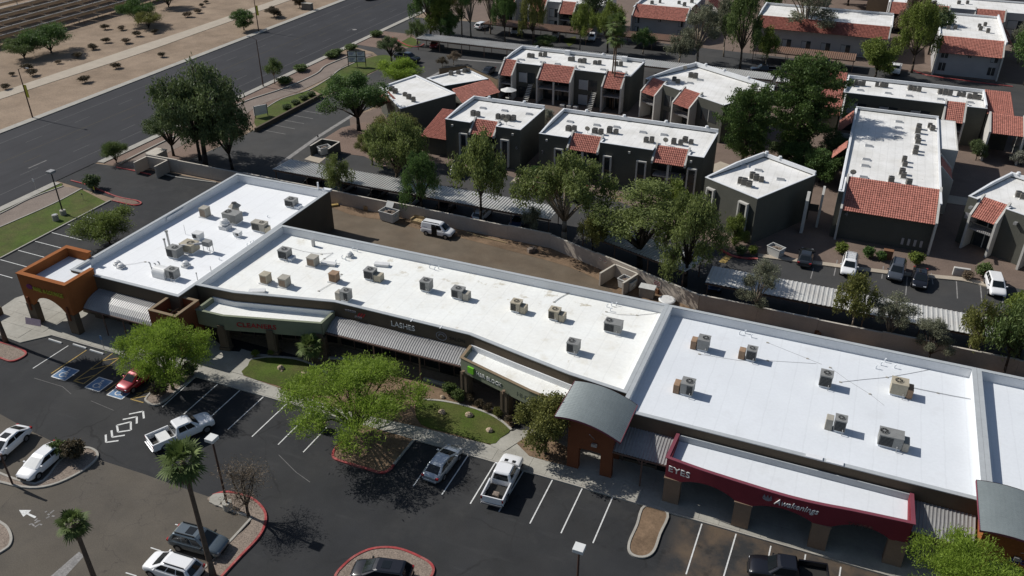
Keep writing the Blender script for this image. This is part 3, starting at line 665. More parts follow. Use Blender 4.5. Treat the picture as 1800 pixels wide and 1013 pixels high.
# ================================================================ the shopping centre
def inset(poly, d):
    if area(poly) < 0: poly = poly[::-1]
    n = len(poly); out = []
    for k in range(n):
        a, b, c = poly[k - 1], poly[k], poly[(k + 1) % n]
        d1, d2 = unit(a, b), unit(b, c)
        nx, ny = -(d1[1] + d2[1]), d1[0] + d2[0]
        q = math.hypot(nx, ny); nx, ny = nx / q, ny / q
        h = d / max(0.4, nx * -d1[1] + ny * d1[0])
        out.append((b[0] + nx * h, b[1] + ny * h))
    return out

def text(body, size, origin, right, up, m, parent=None, ext=0.03, name='lettering', shear=0.0, sx=1.0, local=False):
    cu = bpy.data.curves.new('txt', 'FONT'); cu.body = body; cu.size = size; cu.extrude = ext; cu.shear = shear
    cu.resolution_u = 3
    o = bpy.data.objects.new('txt', cu); COL.objects.link(o)
    me = bpy.data.meshes.new_from_object(o.evaluated_get(bpy.context.evaluated_depsgraph_get()))
    bpy.data.objects.remove(o)
    r, u = Vector(right).normalized(), Vector(up).normalized(); n = r.cross(u)
    M = Matrix(((r.x * sx, u.x, n.x, origin[0]), (r.y * sx, u.y, n.y, origin[1]), (r.z * sx, u.z, n.z, origin[2]), (0, 0, 0, 1)))
    me.transform(M)
    me.materials.clear(); me.materials.append(MAT[m])
    me.name = name
    t = bpy.data.objects.new(name, me); link(t, parent)
    if parent is not None and not local: t.matrix_parent_inverse = inv_of(parent)
    return t

def zdeck(y): return 4.88 - (y - 58) * 0.012
PT = 5.7
def corr(mb, p0, u, W, prof, pitch=0.3, amp=0.05):
    """corrugated sheet: ribs run along the profile [(v, z), ...] measured from p0 across to u"""
    ux, uy = u; vx, vy = -uy, ux
    n = max(1, int(round(W / pitch)))
    st = W / n
    cols = []
    for k in range(n):
        for f, h in ((0.0, 0), (0.5, 0), (0.62, amp), (0.88, amp)):
            cols.append((k * st + f * st, h))
    cols.append((W, 0))
    grid = []
    for a, h in cols:
        grid.append([mb.p(p0[0] + ux * a + vx * v, p0[1] + uy * a + vy * v, z + h) for v, z in prof])
    for i in range(len(grid) - 1):
        for j in range(len(prof) - 1):
            mb.face((grid[i][j], grid[i + 1][j], grid[i + 1][j + 1], grid[i][j + 1]))
    return mb

def arch_panel(mb, p, q, zt, zs, zc, th, leg=0.0, n=12, foot=None):
    """a wall of thickness th from p to q, top zt, with an arched opening (spring zs, crown zc) between legs of width leg"""
    L = math.hypot(q[0] - p[0], q[1] - p[1]); ux, uy = unit(p, q); vx, vy = -uy, ux
    prof = []
    if foot is not None: prof.append((0, foot))
    prof.append((0 if foot is None else leg, zs if foot is None else foot))
    a0, a1 = leg, L - leg
    if foot is None: prof = [(0, zs)] + ([(leg, zs)] if leg else [])
    for k in range(0 if foot is not None else 1, n + 1):
        t = k / n
        prof.append((a0 + (a1 - a0) * t, zs + (zc - zs) * math.sin(math.pi * t) ** 0.75))
    if foot is not None: prof.append((a1, foot)); prof.append((L, foot))
    elif leg: prof.append((L, zs))
    top = [(L, zt), (0, zt)]
    pts = prof + top
    f = [mb.p(p[0] + ux * a, p[1] + uy * a, z) for a, z in pts]
    b = [mb.p(p[0] + ux * a + vx * th, p[1] + uy * a + vy * th, z) for a, z in pts]
    m = len(pts)
    for k in range(len(prof) - 1):       # strips from profile up to the top
        (a, z), (c, z2) = prof[k], prof[k + 1]
        if abs(a - c) < 1e-6: continue
        for off in (0, th):
            i = [mb.p(p[0] + ux * w + vx * off, p[1] + uy * w + vy * off, zz) for w, zz in ((a, z), (c, z2), (c, zt), (a, zt))]
            mb.face(i if off == 0 else i[::-1])
    for k in range(m):
        mb.face((f[(k + 1) % m], f[k], b[k], b[(k + 1) % m]))
    return mb

def shell(root, poly, wallmat, roofmat, top=PT, deck=zdeck, capm='parapet_cap', deckz=None):
    if area(poly) < 0: poly = poly[::-1]
    a = inset(poly, 0.08)
    MB().wallpath(a, 0.16, 0, top - 0.08, True).build('wall', MAT[wallmat], root)
    b = inset(poly, 0.24)
    MB().wallpath(b, 0.158, (deckz or 4.3) - 0.3, top - 0.07, True).build('parapet', MAT['parapet_white'], root)
    c = inset(poly, 0.15)
    MB().wallpath(c, 0.40, top - 0.08, top, True).build('parapet_cap', MAT[capm], root)
    d = inset(poly, 0.2)
    mb = MB(); mb.face([mb.p(x, y, deck(y) if deckz is None else deckz) for x, y in d])
    return mb.build('roof_deck', MAT[roofmat], root)

def shopfront(root, pts, z0=0.1, z1=2.75, step=1.55):
    for k in range(len(pts) - 1):
        p, q = pts[k], pts[k + 1]
        L = math.hypot(q[0] - p[0], q[1] - p[1]); u = unit(p, q)
        n = max(1, int(L / step)); st = L / n
        for i in range(n):
            a0, a1 = i * st + 0.06, (i + 1) * st - 0.06
            c = lambda a, o: (p[0] + u[0] * a + u[1] * o, p[1] + u[1] * a - u[0] * o)
            door = (i % 5 == 2)
            mb = MB(); A, B = c(a0, 0.05), c(a1, 0.05); A2, B2 = c(a0, 0.02), c(a1, 0.02)
            zz = z0 if door else z0 + 0.35
            mb.prism([A, B, B2, A2], zz, z1, True)
            mb.build('door' if door else 'shop_window', MAT['dark_glass'], root)
            m0, m1 = c(i * st - 0.05, 0.09), c(i * st + 0.05, 0.09); m2, m3 = c(i * st + 0.05, 0.0), c(i * st - 0.05, 0.0)
            MB().prism([m0, m1, m2, m3], z0, z1).build('mullion', MAT['awning_trim'], root)

# ---- west wing
west = thing('shop_building', 'west wing of the shopping centre with cluttered white roof and high parapet', 'building', (-70, 60, 0), group='shop buildings')
P1 = [(-77.4, 57.8), (-62.25, 57.8), (-62.25, 87.0), (-77.4, 87.0)]
shell(west, P1, 'stucco_brown', 'roof_bright')
MB().box(-77.75, -77.42, 60.9, 87.2, 4.95, 5.35).build('cornice', MAT['stucco_tan'], west)
MB().box(-76.98, -76.9, 72.5, 75.7, 5.05, 5.50).build('roof_hatch', MAT['parapet_white'], west)
MB().box(-63.2, -62.0, 86.6, 87.15, 5.7, 5.95).tube((-63.9, 86.8, 5.7), (-63.9, 86.8, 6.7), 0.12).build('parapet_stub', MAT['parapet_white'], west)
shopfront(west, [(-73.8, 57.79), (-63.9, 57.79)])
MB().box(-62.24, -62.18, 80.0, 80.9, 0.1, 2.2).build('back_door', MAT['sign_grey'], west)
aw = corr(MB(), (-73.7, 57.75), (1, 0), 9.5, [(-2.6, 3.0), (-2.3, 3.32), (-1.7, 3.72), (-0.9, 3.98), (0, 4.1)][::-1], 0.28, 0.05).build('awning', MAT['steel_awning'], west)
MB().box(-73.7, -64.2, 55.08, 55.2, 2.88, 3.03).build('awning_beam', MAT['awning_trim'], aw)
for x in (-71.0, -68.2): MB().tube((x, 55.15, 0.1), (x, 55.15, 2.9), 0.07).build('awning_post', MAT['awning_trim'], aw)

# ---- orange corner tower
tow = thing('corner_tower', 'orange stucco corner tower with arched openings and yellow lettering', 'tower', (-77.5, 57, 0))
b = MB()
arch_panel(b, (-81.0, 54.0), (-74.0, 54.0), 6.4, 2.7, 4.0, 0.45, 1.15, foot=2.6)
arch_panel(b, (-77.45, 60.9), (-81.0, 60.9), 6.4, 2.7, 3.4, 0.45, 0.9, foot=2.6)
arch_panel(b, (-81.0, 60.44), (-81.0, 54.46), 6.39, 2.7, 3.9, 0.45, 1.15, foot=2.6)
arch_panel(b, (-74.0, 54.46), (-74.0, 58.0), 6.39, 2.65, 2.7, 0.45, 1.15, foot=2.6)
b.build('wall', MAT['stucco_orange'], tow)
b = MB()
b.wallpath([(-74.2, 58.0), (-74.2, 54.2), (-80.8, 54.2), (-80.8, 60.7), (-77.3, 60.7)], 0.55, 6.4, 6.48)
b.build('coping', MAT['stucco_orange'], tow)
MB().sheet([(-80.6, 54.4), (-74.4, 54.4), (-74.4, 57.9), (-77.3, 60.5), (-80.6, 60.5)], 5.35).build('roof_deck', MAT['roof_white'], tow)
for x0, x1, y0, y1 in ((-81.05, -79.85, 53.95, 54.7), (-75.15, -73.95, 53.95, 54.7), (-81.05, -79.85, 60.2, 60.95), (-75.15, -73.95, 57.4, 58.0)):
    MB().box(x0, x1, y0, y1, 0.0, 2.62).build('leg', MAT['column_dark'], tow)
for x in (-80.4, -74.6):
    MB().box(x - 0.12, x + 0.12, 53.8, 53.95, 1.9, 3.6).build('pilaster', MAT['stucco_rust'], tow)
sg = MB().prism([(-79.45 + 0.42 * math.cos(R(t)), 0) for t in ()] or [(-79.9, 53.93), (-79.1, 53.93), (-79.1, 53.98), (-79.9, 53.98)], 5.0, 5.0 + 0.001)
lg = MB(); ring = [(-79.5 + 0.45 * math.cos(R(t)), 53.9, 5.1 + 0.3 * math.sin(R(t))) for t in range(0, 360, 30)]
lg.poly(ring); lg.poly([(x, 53.99, z) for x, y, z in ring][::-1])
for k in range(12): lg.poly([ring[k], ring[(k + 1) % 12], (ring[(k + 1) % 12][0], 53.99, ring[(k + 1) % 12][2]), (ring[k][0], 53.99, ring[k][2])])
lo = lg.build('sign_logo', MAT['sign_purple'], tow)
text('NAIL & LOUNGE', 0.68, (-78.95, 53.92, 4.78), (1, 0, 0), (0, 0, 1), 'sign_yellow', tow, 0.06, sx=0.86)
MB().poly([(-81.3, 53.3, 0.15), (-79.3, 53.55, 0.15), (-79.3, 53.75, 0.95), (-81.3, 53.5, 0.95)]).poly([(-81.3, 53.55, 0.9), (-79.3, 53.8, 0.9), (-79.3, 53.62, 0.15), (-81.3, 53.37, 0.15)]).build('banner', MAT['banner'], tow)

# ---- trellis tower
tre = thing('trellis_tower', 'square brown trellis tower with open timber top beside the bright green tree', 'tower', (-62, 57, 0))
b = MB()
arch_panel(b, (-63.9, 55.0), (-60.3, 55.0), 5.2, 2.6, 3.4, 0.3, 0.7, foot=0.0)
arch_panel(b, (-60.3, 55.31), (-60.3, 58.29), 5.195, 2.6, 3.4, 0.3, 0.7, foot=0.0)
arch_panel(b, (-60.3, 58.6), (-63.9, 58.6), 5.2, 2.6, 3.4, 0.3, 0.7, foot=0.0)
arch_panel(b, (-63.9, 58.29), (-63.9, 55.31), 5.195, 2.6, 3.4, 0.3, 0.7, foot=0.0)
b.build('wall', MAT['stucco_rust'], tre)
MB().wallpath([(-63.75, 55.15), (-60.45, 55.15), (-60.45, 58.45), (-63.75, 58.45)], 0.36, 5.2, 5.27, True).build('coping', MAT['stucco_tan'], tre)
for k in range(4): MB().box(-63.6, -60.6, 55.8 + 0.7 * k, 55.9 + 0.7 * k, 4.0, 4.15).build('beam', MAT['stucco_tan'], tre)
for k in range(2): MB().box(-62.6 + k * 1.1, -62.5 + k * 1.1, 55.4, 58.3, 4.152, 4.25).build('beam', MAT['stucco_tan'], tre)

# ---- middle block
F2 = [(-62.13, 60.5), (-57.4, 60.75), (-46.3, 63.25), (-30.6, 63.1), (-25.3, 61.95), (-19.4, 60.7), (-13.75, 60.0)]
mid = thing('shop_building', 'long middle block of the shopping centre with stained white roof and bent front', 'building', (-38, 66, 0), group='shop buildings')
shell(mid, F2 + [(-13.75, 76.1), (-62.13, 76.1)], 'stucco_brown', 'roof_white_worn')
shopfront(mid, [(-57.4, 60.74), (-46.5, 63.2)]); shopfront(mid, [(-46.1, 63.22), (-30.8, 63.08)]); shopfront(mid, [(-30.4, 63.05), (-19.6, 60.72)])
for x in (-37.2, -33.9):
    MB().box(x, x + 0.12, 62.9, 63.5, PT + 0.005, PT + 0.03).build('cap_joint', MAT['parapet_white'], mid)
# cleaners canopy
def canopy(root, front, back, top, deckz, zb, fasc, capm, roofm, arches=None, name='canopy', capw=0.3):
    poly = front + back[::-1]
    c = MB().wallpath(front, 0.22, zb, top - 0.06).build(name, MAT[fasc], root)
    ends = [[back[0], front[0]], [front[-1], back[-1]]]
    for e in ends: MB().wallpath(e, 0.22, zb + 0.3, top - 0.065).build('end_wall', MAT[fasc], c)
    MB().wallpath([back[0]] + front + [back[-1]], capw, top - 0.06, top).build('coping', MAT[capm], c)
    MB().sheet(poly, deckz).build('canopy_roof', MAT[roofm], c)
    MB().wallpath(back, 0.14, deckz, deckz + 0.62).build('upstand', MAT['parapet_white'], c)
    MB().sheet(poly, zb + 0.2).build('soffit', MAT['stucco_brown'], c)
    return c
cc = canopy(mid, [(-60.2, 57.9), (-56.8, 58.0), (-46.5, 60.7)], [(-60.2, 60.55), (-57.4, 60.65), (-46.5, 63.1)], 4.55, 3.95, 2.75, 'stucco_sage', 'stucco_sage', 'roof_white_worn')
for (x, y) in ((-57.3, 58.1), (-52.0, 59.35), (-46.75, 60.75)):
    MB((x, y, 13)).box(-0.5, 0.5, -0.35, 0.35, 0.1, 2.8).box(-0.6, 0.6, -0.45, 0.45, 0.1, 0.5).box(-0.36, 0.36, -0.43, -0.35, 0.9, 3.3).build('column', MAT['column_dark'], cc)
d1 = unit((-56.8, 58.0), (-46.5, 60.7))
text('CLEANERS', 0.78, (-55.5 + 0.05, 58.2, 3.35), (d1[0], d1[1], 0), (0, 0, 1), 'sign_red', mid, 0.03, sx=1.2)
# lashes awning
a2 = corr(MB(), (-46.3, 63.05), (1, 0.0), 16.0, [(0, 4.0), (-0.7, 3.85), (-1.4, 3.6), (-2.0, 3.25)], 0.27, 0.05).build('awning', MAT['steel_awning'], mid)
MB().box(-46.3, -30.3, 60.92, 61.04, 3.06, 3.22).build('awning_beam', MAT['awning_trim'], a2)
for x in (-40.6, -35.3): MB().tube((x, 60.98, 0.1), (x, 60.98, 3.08), 0.08).build('awning_post', MAT['column_brown'], a2)
MB().tube((-38.9, 61.0, 0.1), (-38.9, 61.0, 0.8), 0.35, 0.42, 10).build('planter_pot', MAT['column_brown'], mid)
text('LASHES', 0.85, (-39.55, 63.02, 4.55), (1, 0, 0), (0, 0, 1), 'sign_white', mid, 0.02, sx=1.0)
text('WIRELESS', 0.34, (-45.0, 63.06, 5.0), (1, 0, 0), (0, 0, 1), 'sign_grey', mid, 0.03, sx=0.9)
text('STORE', 0.3, (-43.9, 63.06, 4.45), (1, 0, 0), (0, 0, 1), 'sign_grey', mid, 0.03, sx=1.0)
mb = MB()
for k in range(3): mb.poly([(-43.55 + 0.3 * k, 63.0, 4.72), (-43.4 + 0.3 * k, 63.0, 4.72), (-43.1 + 0.3 * k, 63.0, 5.2), (-43.25 + 0.3 * k, 63.0, 5.2)])
mb.build('sign_stripes', MAT['sign_red'], mid)
mb = MB(); cx, cz = -33.75, 4.75
for r0, r1, a0, a1 in ((0.62, 0.52, 0, 360), (0.36, 0.22, 0, 200)):
    for t in range(a0, a1, 20):
        f = lambda r, q: (cx + r * math.cos(R(q)), 63.0, cz + r * math.sin(R(q)) * 0.85)
        mb.poly([f(r0, t), f(r0, t + 20), f(r1, t + 20), f(r1, t)])
mb.build('round_sign', MAT['sign_grey'], mid)
text('SALON', 0.55, (-32.9, 63.07, 4.5), (1, 0, 0), (0, 0, 1), 'sign_ghost_dark', mid, 0.015)
# green-fronted canopy
hc = canopy(mid, [(-30.45, 60.75), (-22.4, 58.45), (-18.6, 57.7)], [(-30.45, 63.0), (-25.3, 61.85), (-18.6, 60.5)], 4.55, 3.95, 2.85, 'stucco_sage', 'stucco_tan', 'roof_white_worn')
for (x, y) in ((-29.95, 60.65), (-25.1, 59.3), (-20.2, 58.05)):
    MB((x, y, -15)).box(-0.5, 0.5, -0.35, 0.35, 0.1, 2.9).box(-0.62, 0.62, -0.48, 0.48, 0.1, 0.45).box(-0.4, -0.14, -0.46, -0.35, 0.9, 3.1).box(0.14, 0.4, -0.46, -0.35, 0.9, 3.1).build('column', MAT['column_dark'], hc)
    MB((x, y, -15)).tube((x * 0, -0.42, 3.0), (0, -0.42, 3.35), 0.16, n=8).build('wall_lamp', MAT['column_brown'], hc)
d2 = unit((-30.45, 60.75), (-22.4, 58.45)); n2 = (d2[1], -d2[0])
def onfas(a, z, o=0.14): return (-30.45 + d2[0] * a + n2[0] * o, 60.75 + d2[1] * a + n2[1] * o, z)
mb = MB((*onfas(1.35, 0)[:2], math.degrees(math.atan2(d2[1], d2[0])))); mb.box(-0.36, 0.36, -0.16, 0.02, 3.35, 4.05); mb.build('sign_square', MAT['sign_green'], mid)
text('H&R BLOCK', 0.58, onfas(1.95, 3.42), (d2[0], d2[1], 0), (0, 0, 1), 'sign_white', mid, 0.03, sx=1.0)
text('HI-FI', 0.7, onfas(6.9, 3.3, 0.115), (d2[0], d2[1], 0), (0, 0, 1), 'sign_ghost', mid, 0.01)

# ---- vaulted entrance towers
def vault(name, label, x0, x1, y0, y1, zl, zr, bodymat, bx0, bx1):
    v = thing(name, label, 'tower', ((x0 + x1) / 2, y0 + 2, 0), group='vaulted towers')
    n = 9; mb = MB(); grid = []
    zc = lambda t: zl - 1.15 * abs((t - 0.28) / 0.72) ** 2.0
    for k in range(n * 2 + 1):
        t = k / (n * 2); grid.append((x0 + (x1 - x0) * t, zc(t)))
    m = int((y1 - y0) / 0.11)
    for j in range(m):          # ribs follow the curve, one after another from front to back
        ya, yb_ = y0 + (y1 - y0) * j / m, y0 + (y1 - y0) * (j + 1) / m
        ha, hb = (0.0, 0.045) if j % 2 == 0 else (0.045, 0.0)
        for k in range(len(grid) - 1):
            (xa, za), (xb, zb) = grid[k], grid[k + 1]
            mb.poly([(xa, ya, za + ha), (xb, ya, zb + ha), (xb, yb_, zb + hb), (xa, yb_, za + hb)])
    for k in range(len(grid) - 1):
        (xa, za), (xb, zb) = grid[k], grid[k + 1]
        mb.poly([(xa, y0, za - 0.14), (xa, y1, za - 0.14), (xb, y1, zb - 0.14), (xb, y0, zb - 0.14)])
    roof = mb.build('vault_roof', MAT['vault_blue'], v)
    mb = MB()
    for k in range(0, len(grid) - 2, 2):
        (xa, za), (xb, zb) = grid[k], grid[k + 2]
        for yy in (y0 - 0.03, y1 + 0.03):
            mb.poly([(xa, yy, za - 0.16), (xb, yy, zb - 0.16), (xb, yy, zb + 0.03), (xa, yy, za + 0.03)])
    mb.box(x0 - 0.04, x0, y0, y1, zl - 0.33, zl - 0.13).box(x1, x1 + 0.04, y0, y1, zr - 0.15, zr + 0.05)
    mb.build('fascia', MAT['cap_maroon'], roof)
    b = MB()
    arch_panel(b, (bx0, 54.85), (bx1, 54.85), min(zl, zr) - 0.25, 2.55, 2.6, 0.5, 1.05, n=2, foot=0.0)
    b.box(bx0, bx0 + 0.5, 55.36, y1 - 0.2, 2.6, min(zl, zr) - 0.26).box(bx1 - 0.5, bx1, 55.36, y1 - 0.2, 2.6, min(zl, zr) - 0.26)
    b.box(bx0, bx0 + 0.5, y1 - 1.2, y1 - 0.21, 0, 2.59).box(bx1 - 0.5, bx1, y1 - 1.2, y1 - 0.21, 0, 2.59)
    b.build('wall', MAT[bodymat], v)
    MB().tube(((x0 + x1) / 2 + 0.2, y0 + 0.1, min(zl, zr) - 0.1), ((x0 + x1) / 2 + 0.3, 54.7, 4.1), 0.03).build('sign_rod', MAT['galvanised'], v)
    MB().box((x0 + x1) / 2 + 0.05, (x0 + x1) / 2 + 0.55, 54.6, 54.8, 3.3, 3.6).build('lamp', MAT['galvanised'], v)
    return v
vault('vaulted_tower', 'rust tower with curved blue metal roof between green and maroon shopfronts', -18.15, -12.35, 53.3, 58.6, 6.9, 5.75, 'stucco_rust', -17.4, -13.3)
v2 = vault('vaulted_tower', 'rust tower with curved blue metal roof at the right edge of the picture', 14.35, 20.6, 53.0, 58.5, 6.9, 5.75, 'stucco_orange', 15.1, 19.6)
text('acces', 0.8, (17.3, 54.75, 3.0), (1, 0, 0), (0, 0, 1), 'sign_blue', v2, 0.05)

# ---- east block with the maroon canopy
east = thing('shop_building', 'clean white roofed block behind the maroon shop canopy', 'building', (0, 60, 0), group='shop buildings')
shell(east, rect(-13.63, 15.35, 57.5, 76.1), 'stucco_brown', 'roof_white')
shopfront(east, [(-13.0, 57.48), (14.9, 57.48)])
for x in (2.0, 3.6): MB().box(x, x + 1.3, 57.4, 57.9, PT + 0.004, PT + 0.10).build('cap_patch', MAT['parapet_white'], east)
def awning(root, x0, x1, posts):
    a = corr(MB(), (x0, 57.48), (1, 0), x1 - x0, [(0, 4.1), (-1.3, 3.75), (-2.6, 3.2)], 0.27, 0.05).build('awning', MAT['steel_awning'], root)
    MB().box(x0, x1, 54.82, 54.94, 3.02, 3.18).build('awning_beam', MAT['awning_trim'], a)
    for x in posts: MB().tube((x, 54.88, 0.1), (x, 54.88, 3.04), 0.08).tube((x, 54.88, 2.6), (x + 0.5, 54.88, 3.04), 0.04).tube((x, 54.88, 2.6), (x - 0.5, 54.88, 3.04), 0.04).build('awning_post', MAT['awning_trim'], a)
awning(east, -13.35, -8.6, (-10.7,)); awning(east, 10.55, 14.95, (13.0,))
fr = smooth_line([(-8.5, 54.0), (-5.5, 53.62), (-2.5, 53.4), (0, 53.25), (1.9, 53.22), (4, 53.35), (6.1, 53.6), (10.35, 53.95)], 3)
mc = MB()
cols = [(-7.8, 53.9), (-1.9, 53.35), (4.15, 53.38), (9.75, 53.95)]
mb = MB()
def ybow(x):
    for k in range(len(fr) - 1):
        if fr[k][0] <= x <= fr[k + 1][0]:
            t = (x - fr[k][0]) / (fr[k + 1][0] - fr[k][0]); return fr[k][1] + t * (fr[k + 1][1] - fr[k][1])
    return fr[0][1] if x < fr[0][0] else fr[-1][1]
N = 90
def zlow(x):
    for a, b2 in zip(cols[:-1], cols[1:]):
        if a[0] + 0.65 < x < b2[0] - 0.65:
            t = (x - a[0] - 0.65) / (b2[0] - a[0] - 1.3); return 2.75 + 0.75 * math.sin(math.pi * t) ** 0.8
    return 2.75
xs = [-8.5 + 18.85 * k / N for k in range(N + 1)]
for k in range(N):
    a, c = xs[k], xs[k + 1]
    for off, flip in ((0.0, 0), (0.3, 1)):
        q = [(a, ybow(a) + off, zlow(a)), (c, ybow(c) + off, zlow(c)), (c, ybow(c) + off, 4.74), (a, ybow(a) + off, 4.74)]
        mb.poly(q[::-1] if flip else q)
    mb.poly([(a, ybow(a) + 0.3, zlow(a)), (c, ybow(c) + 0.3, zlow(c)), (c, ybow(c), zlow(c)), (a, ybow(a), zlow(a))])
mb.box(-8.5, -8.2, 54.31, 57.4, 2.75, 4.735).box(10.05, 10.35, 54.26, 57.4, 2.75, 4.735)
mcan = mb.build('canopy', MAT['stucco_maroon'], east)
MB().wallpath([(-8.35, 57.4)] + [(x, y + 0.15) for x, y in fr][0:] + [(10.2, 57.4)], 0.30, 4.74, 4.82).build('coping', MAT['cap_maroon'], mcan)
MB().sheet([(x, y + 0.3) for x, y in fr] + [(10.1, 57.4), (-8.2, 57.4)], 4.1).build('canopy_roof', MAT['roof_white'], mcan)
MB().sheet([(x, y + 0.3) for x, y in fr] + [(10.1, 57.4), (-8.2, 57.4)], 3.6).build('soffit', MAT['stucco_brown'], mcan)
MB().box(-8.2, 10.05, 57.28, 57.4, 4.1, 4.72).build('upstand', MAT['parapet_cap'], mcan)
for (x, y) in cols:
    MB().box(x - 0.68, x + 0.68, y - 0.02, y + 0.75, 0.1, 2.76).box(x - 0.74, x + 0.74, y - 0.07, y + 0.8, 2.66, 2.80).build('column', MAT['column_brown'], mcan)
text('EYES', 0.85, (-8.3, 53.83, 3.65), (0.993, -0.12, 0), (0, 0, 1), 'sign_white', east, 0.03, sx=1.1)
text('Awakenings', 0.78, (0.35, 53.14, 3.85), (1, 0.03, 0), (0, 0, 1), 'sign_white', east, 0.05, shear=0.35, sx=0.88)
mb = MB()
for k in range(5):
    t0 = 200 + k * 28; mb.poly([(-0.2, 53.16, 4.25), (-0.2 + 0.42 * math.cos(R(t0)), 53.16, 4.25 + 0.34 * math.sin(R(t0))), (-0.2 + 0.42 * math.cos(R(t0 + 28)), 53.16, 4.25 + 0.34 * math.sin(R(t0 + 28)))])
for k in range(3): mb.poly([(-0.58 + 0.25 * k, 53.16, 4.2), (-0.33 + 0.25 * k, 53.16, 4.2), (-0.45 + 0.25 * k, 53.16, 4.55)])
mb.build('sign_crown', MAT['sign_grey'], east)
text('TATTOO', 0.45, (5.9, 53.4, 3.5), (0.997, 0.07, 0), (0, 0, 1), 'sign_ghost_dark', east, 0.01)

# ---- east end block
end = thing('shop_building', 'sliver of white roofed shop block at the right edge of the picture', 'building', (25, 60, 0), group='shop buildings')
shell(end, rect(15.47, 48, 57.5, 76.1), 'stucco_brown', 'roof_white')
shopfront(end, [(20.5, 57.48), (34, 57.48)])

# ================================================================ rooftop plant
def place(x, y, z, rz, o): o.location = (x, y, z); o.rotation_euler = (0, 0, R(rz))
def rtu(p, sx, sy, sz, m='ac_grey', rz=0, fan=0.25, coil='front', side=None, label='', z=None, group='rooftop air conditioners'):
    """packaged rooftop unit: kerb, cabinet, fan ring, louvred coil panel, optional duct box on one side"""
    t = thing('rooftop_unit', label, 'air conditioner', (p[0], p[1], zdeck(p[1]) if z is None else z), rz, group)
    MB().box(-sx / 2 + 0.08, sx / 2 - 0.08, -sy / 2 + 0.06, sy / 2 - 0.06, -0.02, 0.2).build('roof_kerb', MAT['roof_white'], t, local=True)
    cab = MB().box(-sx / 2, sx / 2, -sy / 2, sy / 2, 0.2, 0.2 + sz).build('cabinet', MAT[m], t, local=True, bevel=0.03)
    MB().box(-sx / 2 - 0.03, sx / 2 + 0.03, -sy / 2 - 0.03, sy / 2 + 0.03, 0.2 + sz, 0.24 + sz).build('lid', MAT[m], cab, local=True)
    r = min(sx, sy) * 0.30
    if fan is not None:
        fx = sx * fan * 0.9
        MB().tube((fx, 0, 0.24 + sz), (fx, 0, 0.27 + sz), r, n=14).build('fan_well', MAT['black'], cab, local=True)
        mb = MB()
        for k in range(4): mb.tube((fx - r * math.cos(k * 0.785), -r * math.sin(k * 0.785), 0.275 + sz), (fx + r * math.cos(k * 0.785), r * math.sin(k * 0.785), 0.275 + sz), 0.018, n=4)
        mb.tube((fx, 0, 0.27 + sz), (fx, 0, 0.30 + sz), r * 0.3, n=8)
        ring = [(fx + (r + 0.02) * math.cos(R(q)), (r + 0.02) * math.sin(R(q)), 0.27 + sz) for q in range(0, 361, 30)]
        mb.pipe(ring, 0.03, 4)
        mb.build('fan_guard', MAT[m], cab, local=True)
    if coil:
        mb = MB()
        n = 7
        for k in range(n):
            z0 = 0.28 + k * (sz - 0.15) / n
            if coil == 'front': mb.box(-sx * 0.44, sx * 0.10, -sy / 2 - 0.03, -sy / 2 + 0.01, z0, z0 + (sz - 0.15) / n * 0.55)
            elif coil == 'wide': mb.box(-sx * 0.44, sx * 0.44, -sy / 2 - 0.03, -sy / 2 + 0.01, z0, z0 + (sz - 0.15) / n * 0.55)
            else: mb.box(sx * 0.0, sx * 0.44, -sy / 2 - 0.03, -sy / 2 + 0.01, z0, z0 + (sz - 0.15) / n * 0.55)
        mb.build('louvre', MAT['ac_dark'], cab, local=True)
    if side:
        dx, wx, hh, dm = side
        x0 = -sx / 2 - dx - wx if dx > 0 else sx / 2 + 0.02
        MB().box(x0, x0 + wx, -sy / 2 + 0.05, sy / 2 - 0.08, 0.0, hh).build('duct_box', MAT[dm], t, local=True, bevel=0.04)
    MB().pipe([(sx * 0.3, -sy / 2 - 0.05, 0.5), (sx * 0.3, -sy / 2 - 0.25, 0.45), (sx * 0.3, -sy / 2 - 0.25, 0.0)], 0.03, 5).build('conduit', MAT['galvanised'], t, local=True)
    return t
def cooler(p, s=1.05, h=1.1, m='ac_beige', label='', rz=0):
    t = thing('evaporative_cooler', label, 'cooler', (p[0], p[1], zdeck(p[1])), rz, 'evaporative coolers')
    MB().box(-s / 2 - 0.15, s / 2 + 0.15, -s / 2 - 0.12, s / 2 + 0.12, -0.02, 0.12).build('stand', MAT['duct_white'], t, local=True)
    c = MB().box(-s / 2, s / 2, -s / 2, s / 2, 0.12, 0.12 + h).build('cabinet', MAT[m], t, local=True, bevel=0.03)
    MB().box(-s / 2 - 0.03, s / 2 + 0.03, -s / 2 - 0.03, s / 2 + 0.03, 0.12 + h, 0.16 + h).build('lid', MAT[m], c, local=True)
    mb = MB()
    for k in range(8):
        z = 0.25 + k * (h - 0.25) / 8
        mb.box(-s / 2 + 0.1, s / 2 - 0.1, -s / 2 - 0.02, -s / 2 + 0.01, z, z + 0.05).box(-s / 2 - 0.02, -s / 2 + 0.01, -s / 2 + 0.1, s / 2 - 0.1, z, z + 0.05)
    mb.build('louvre', MAT['ac_rust'], c, local=True)
    return t
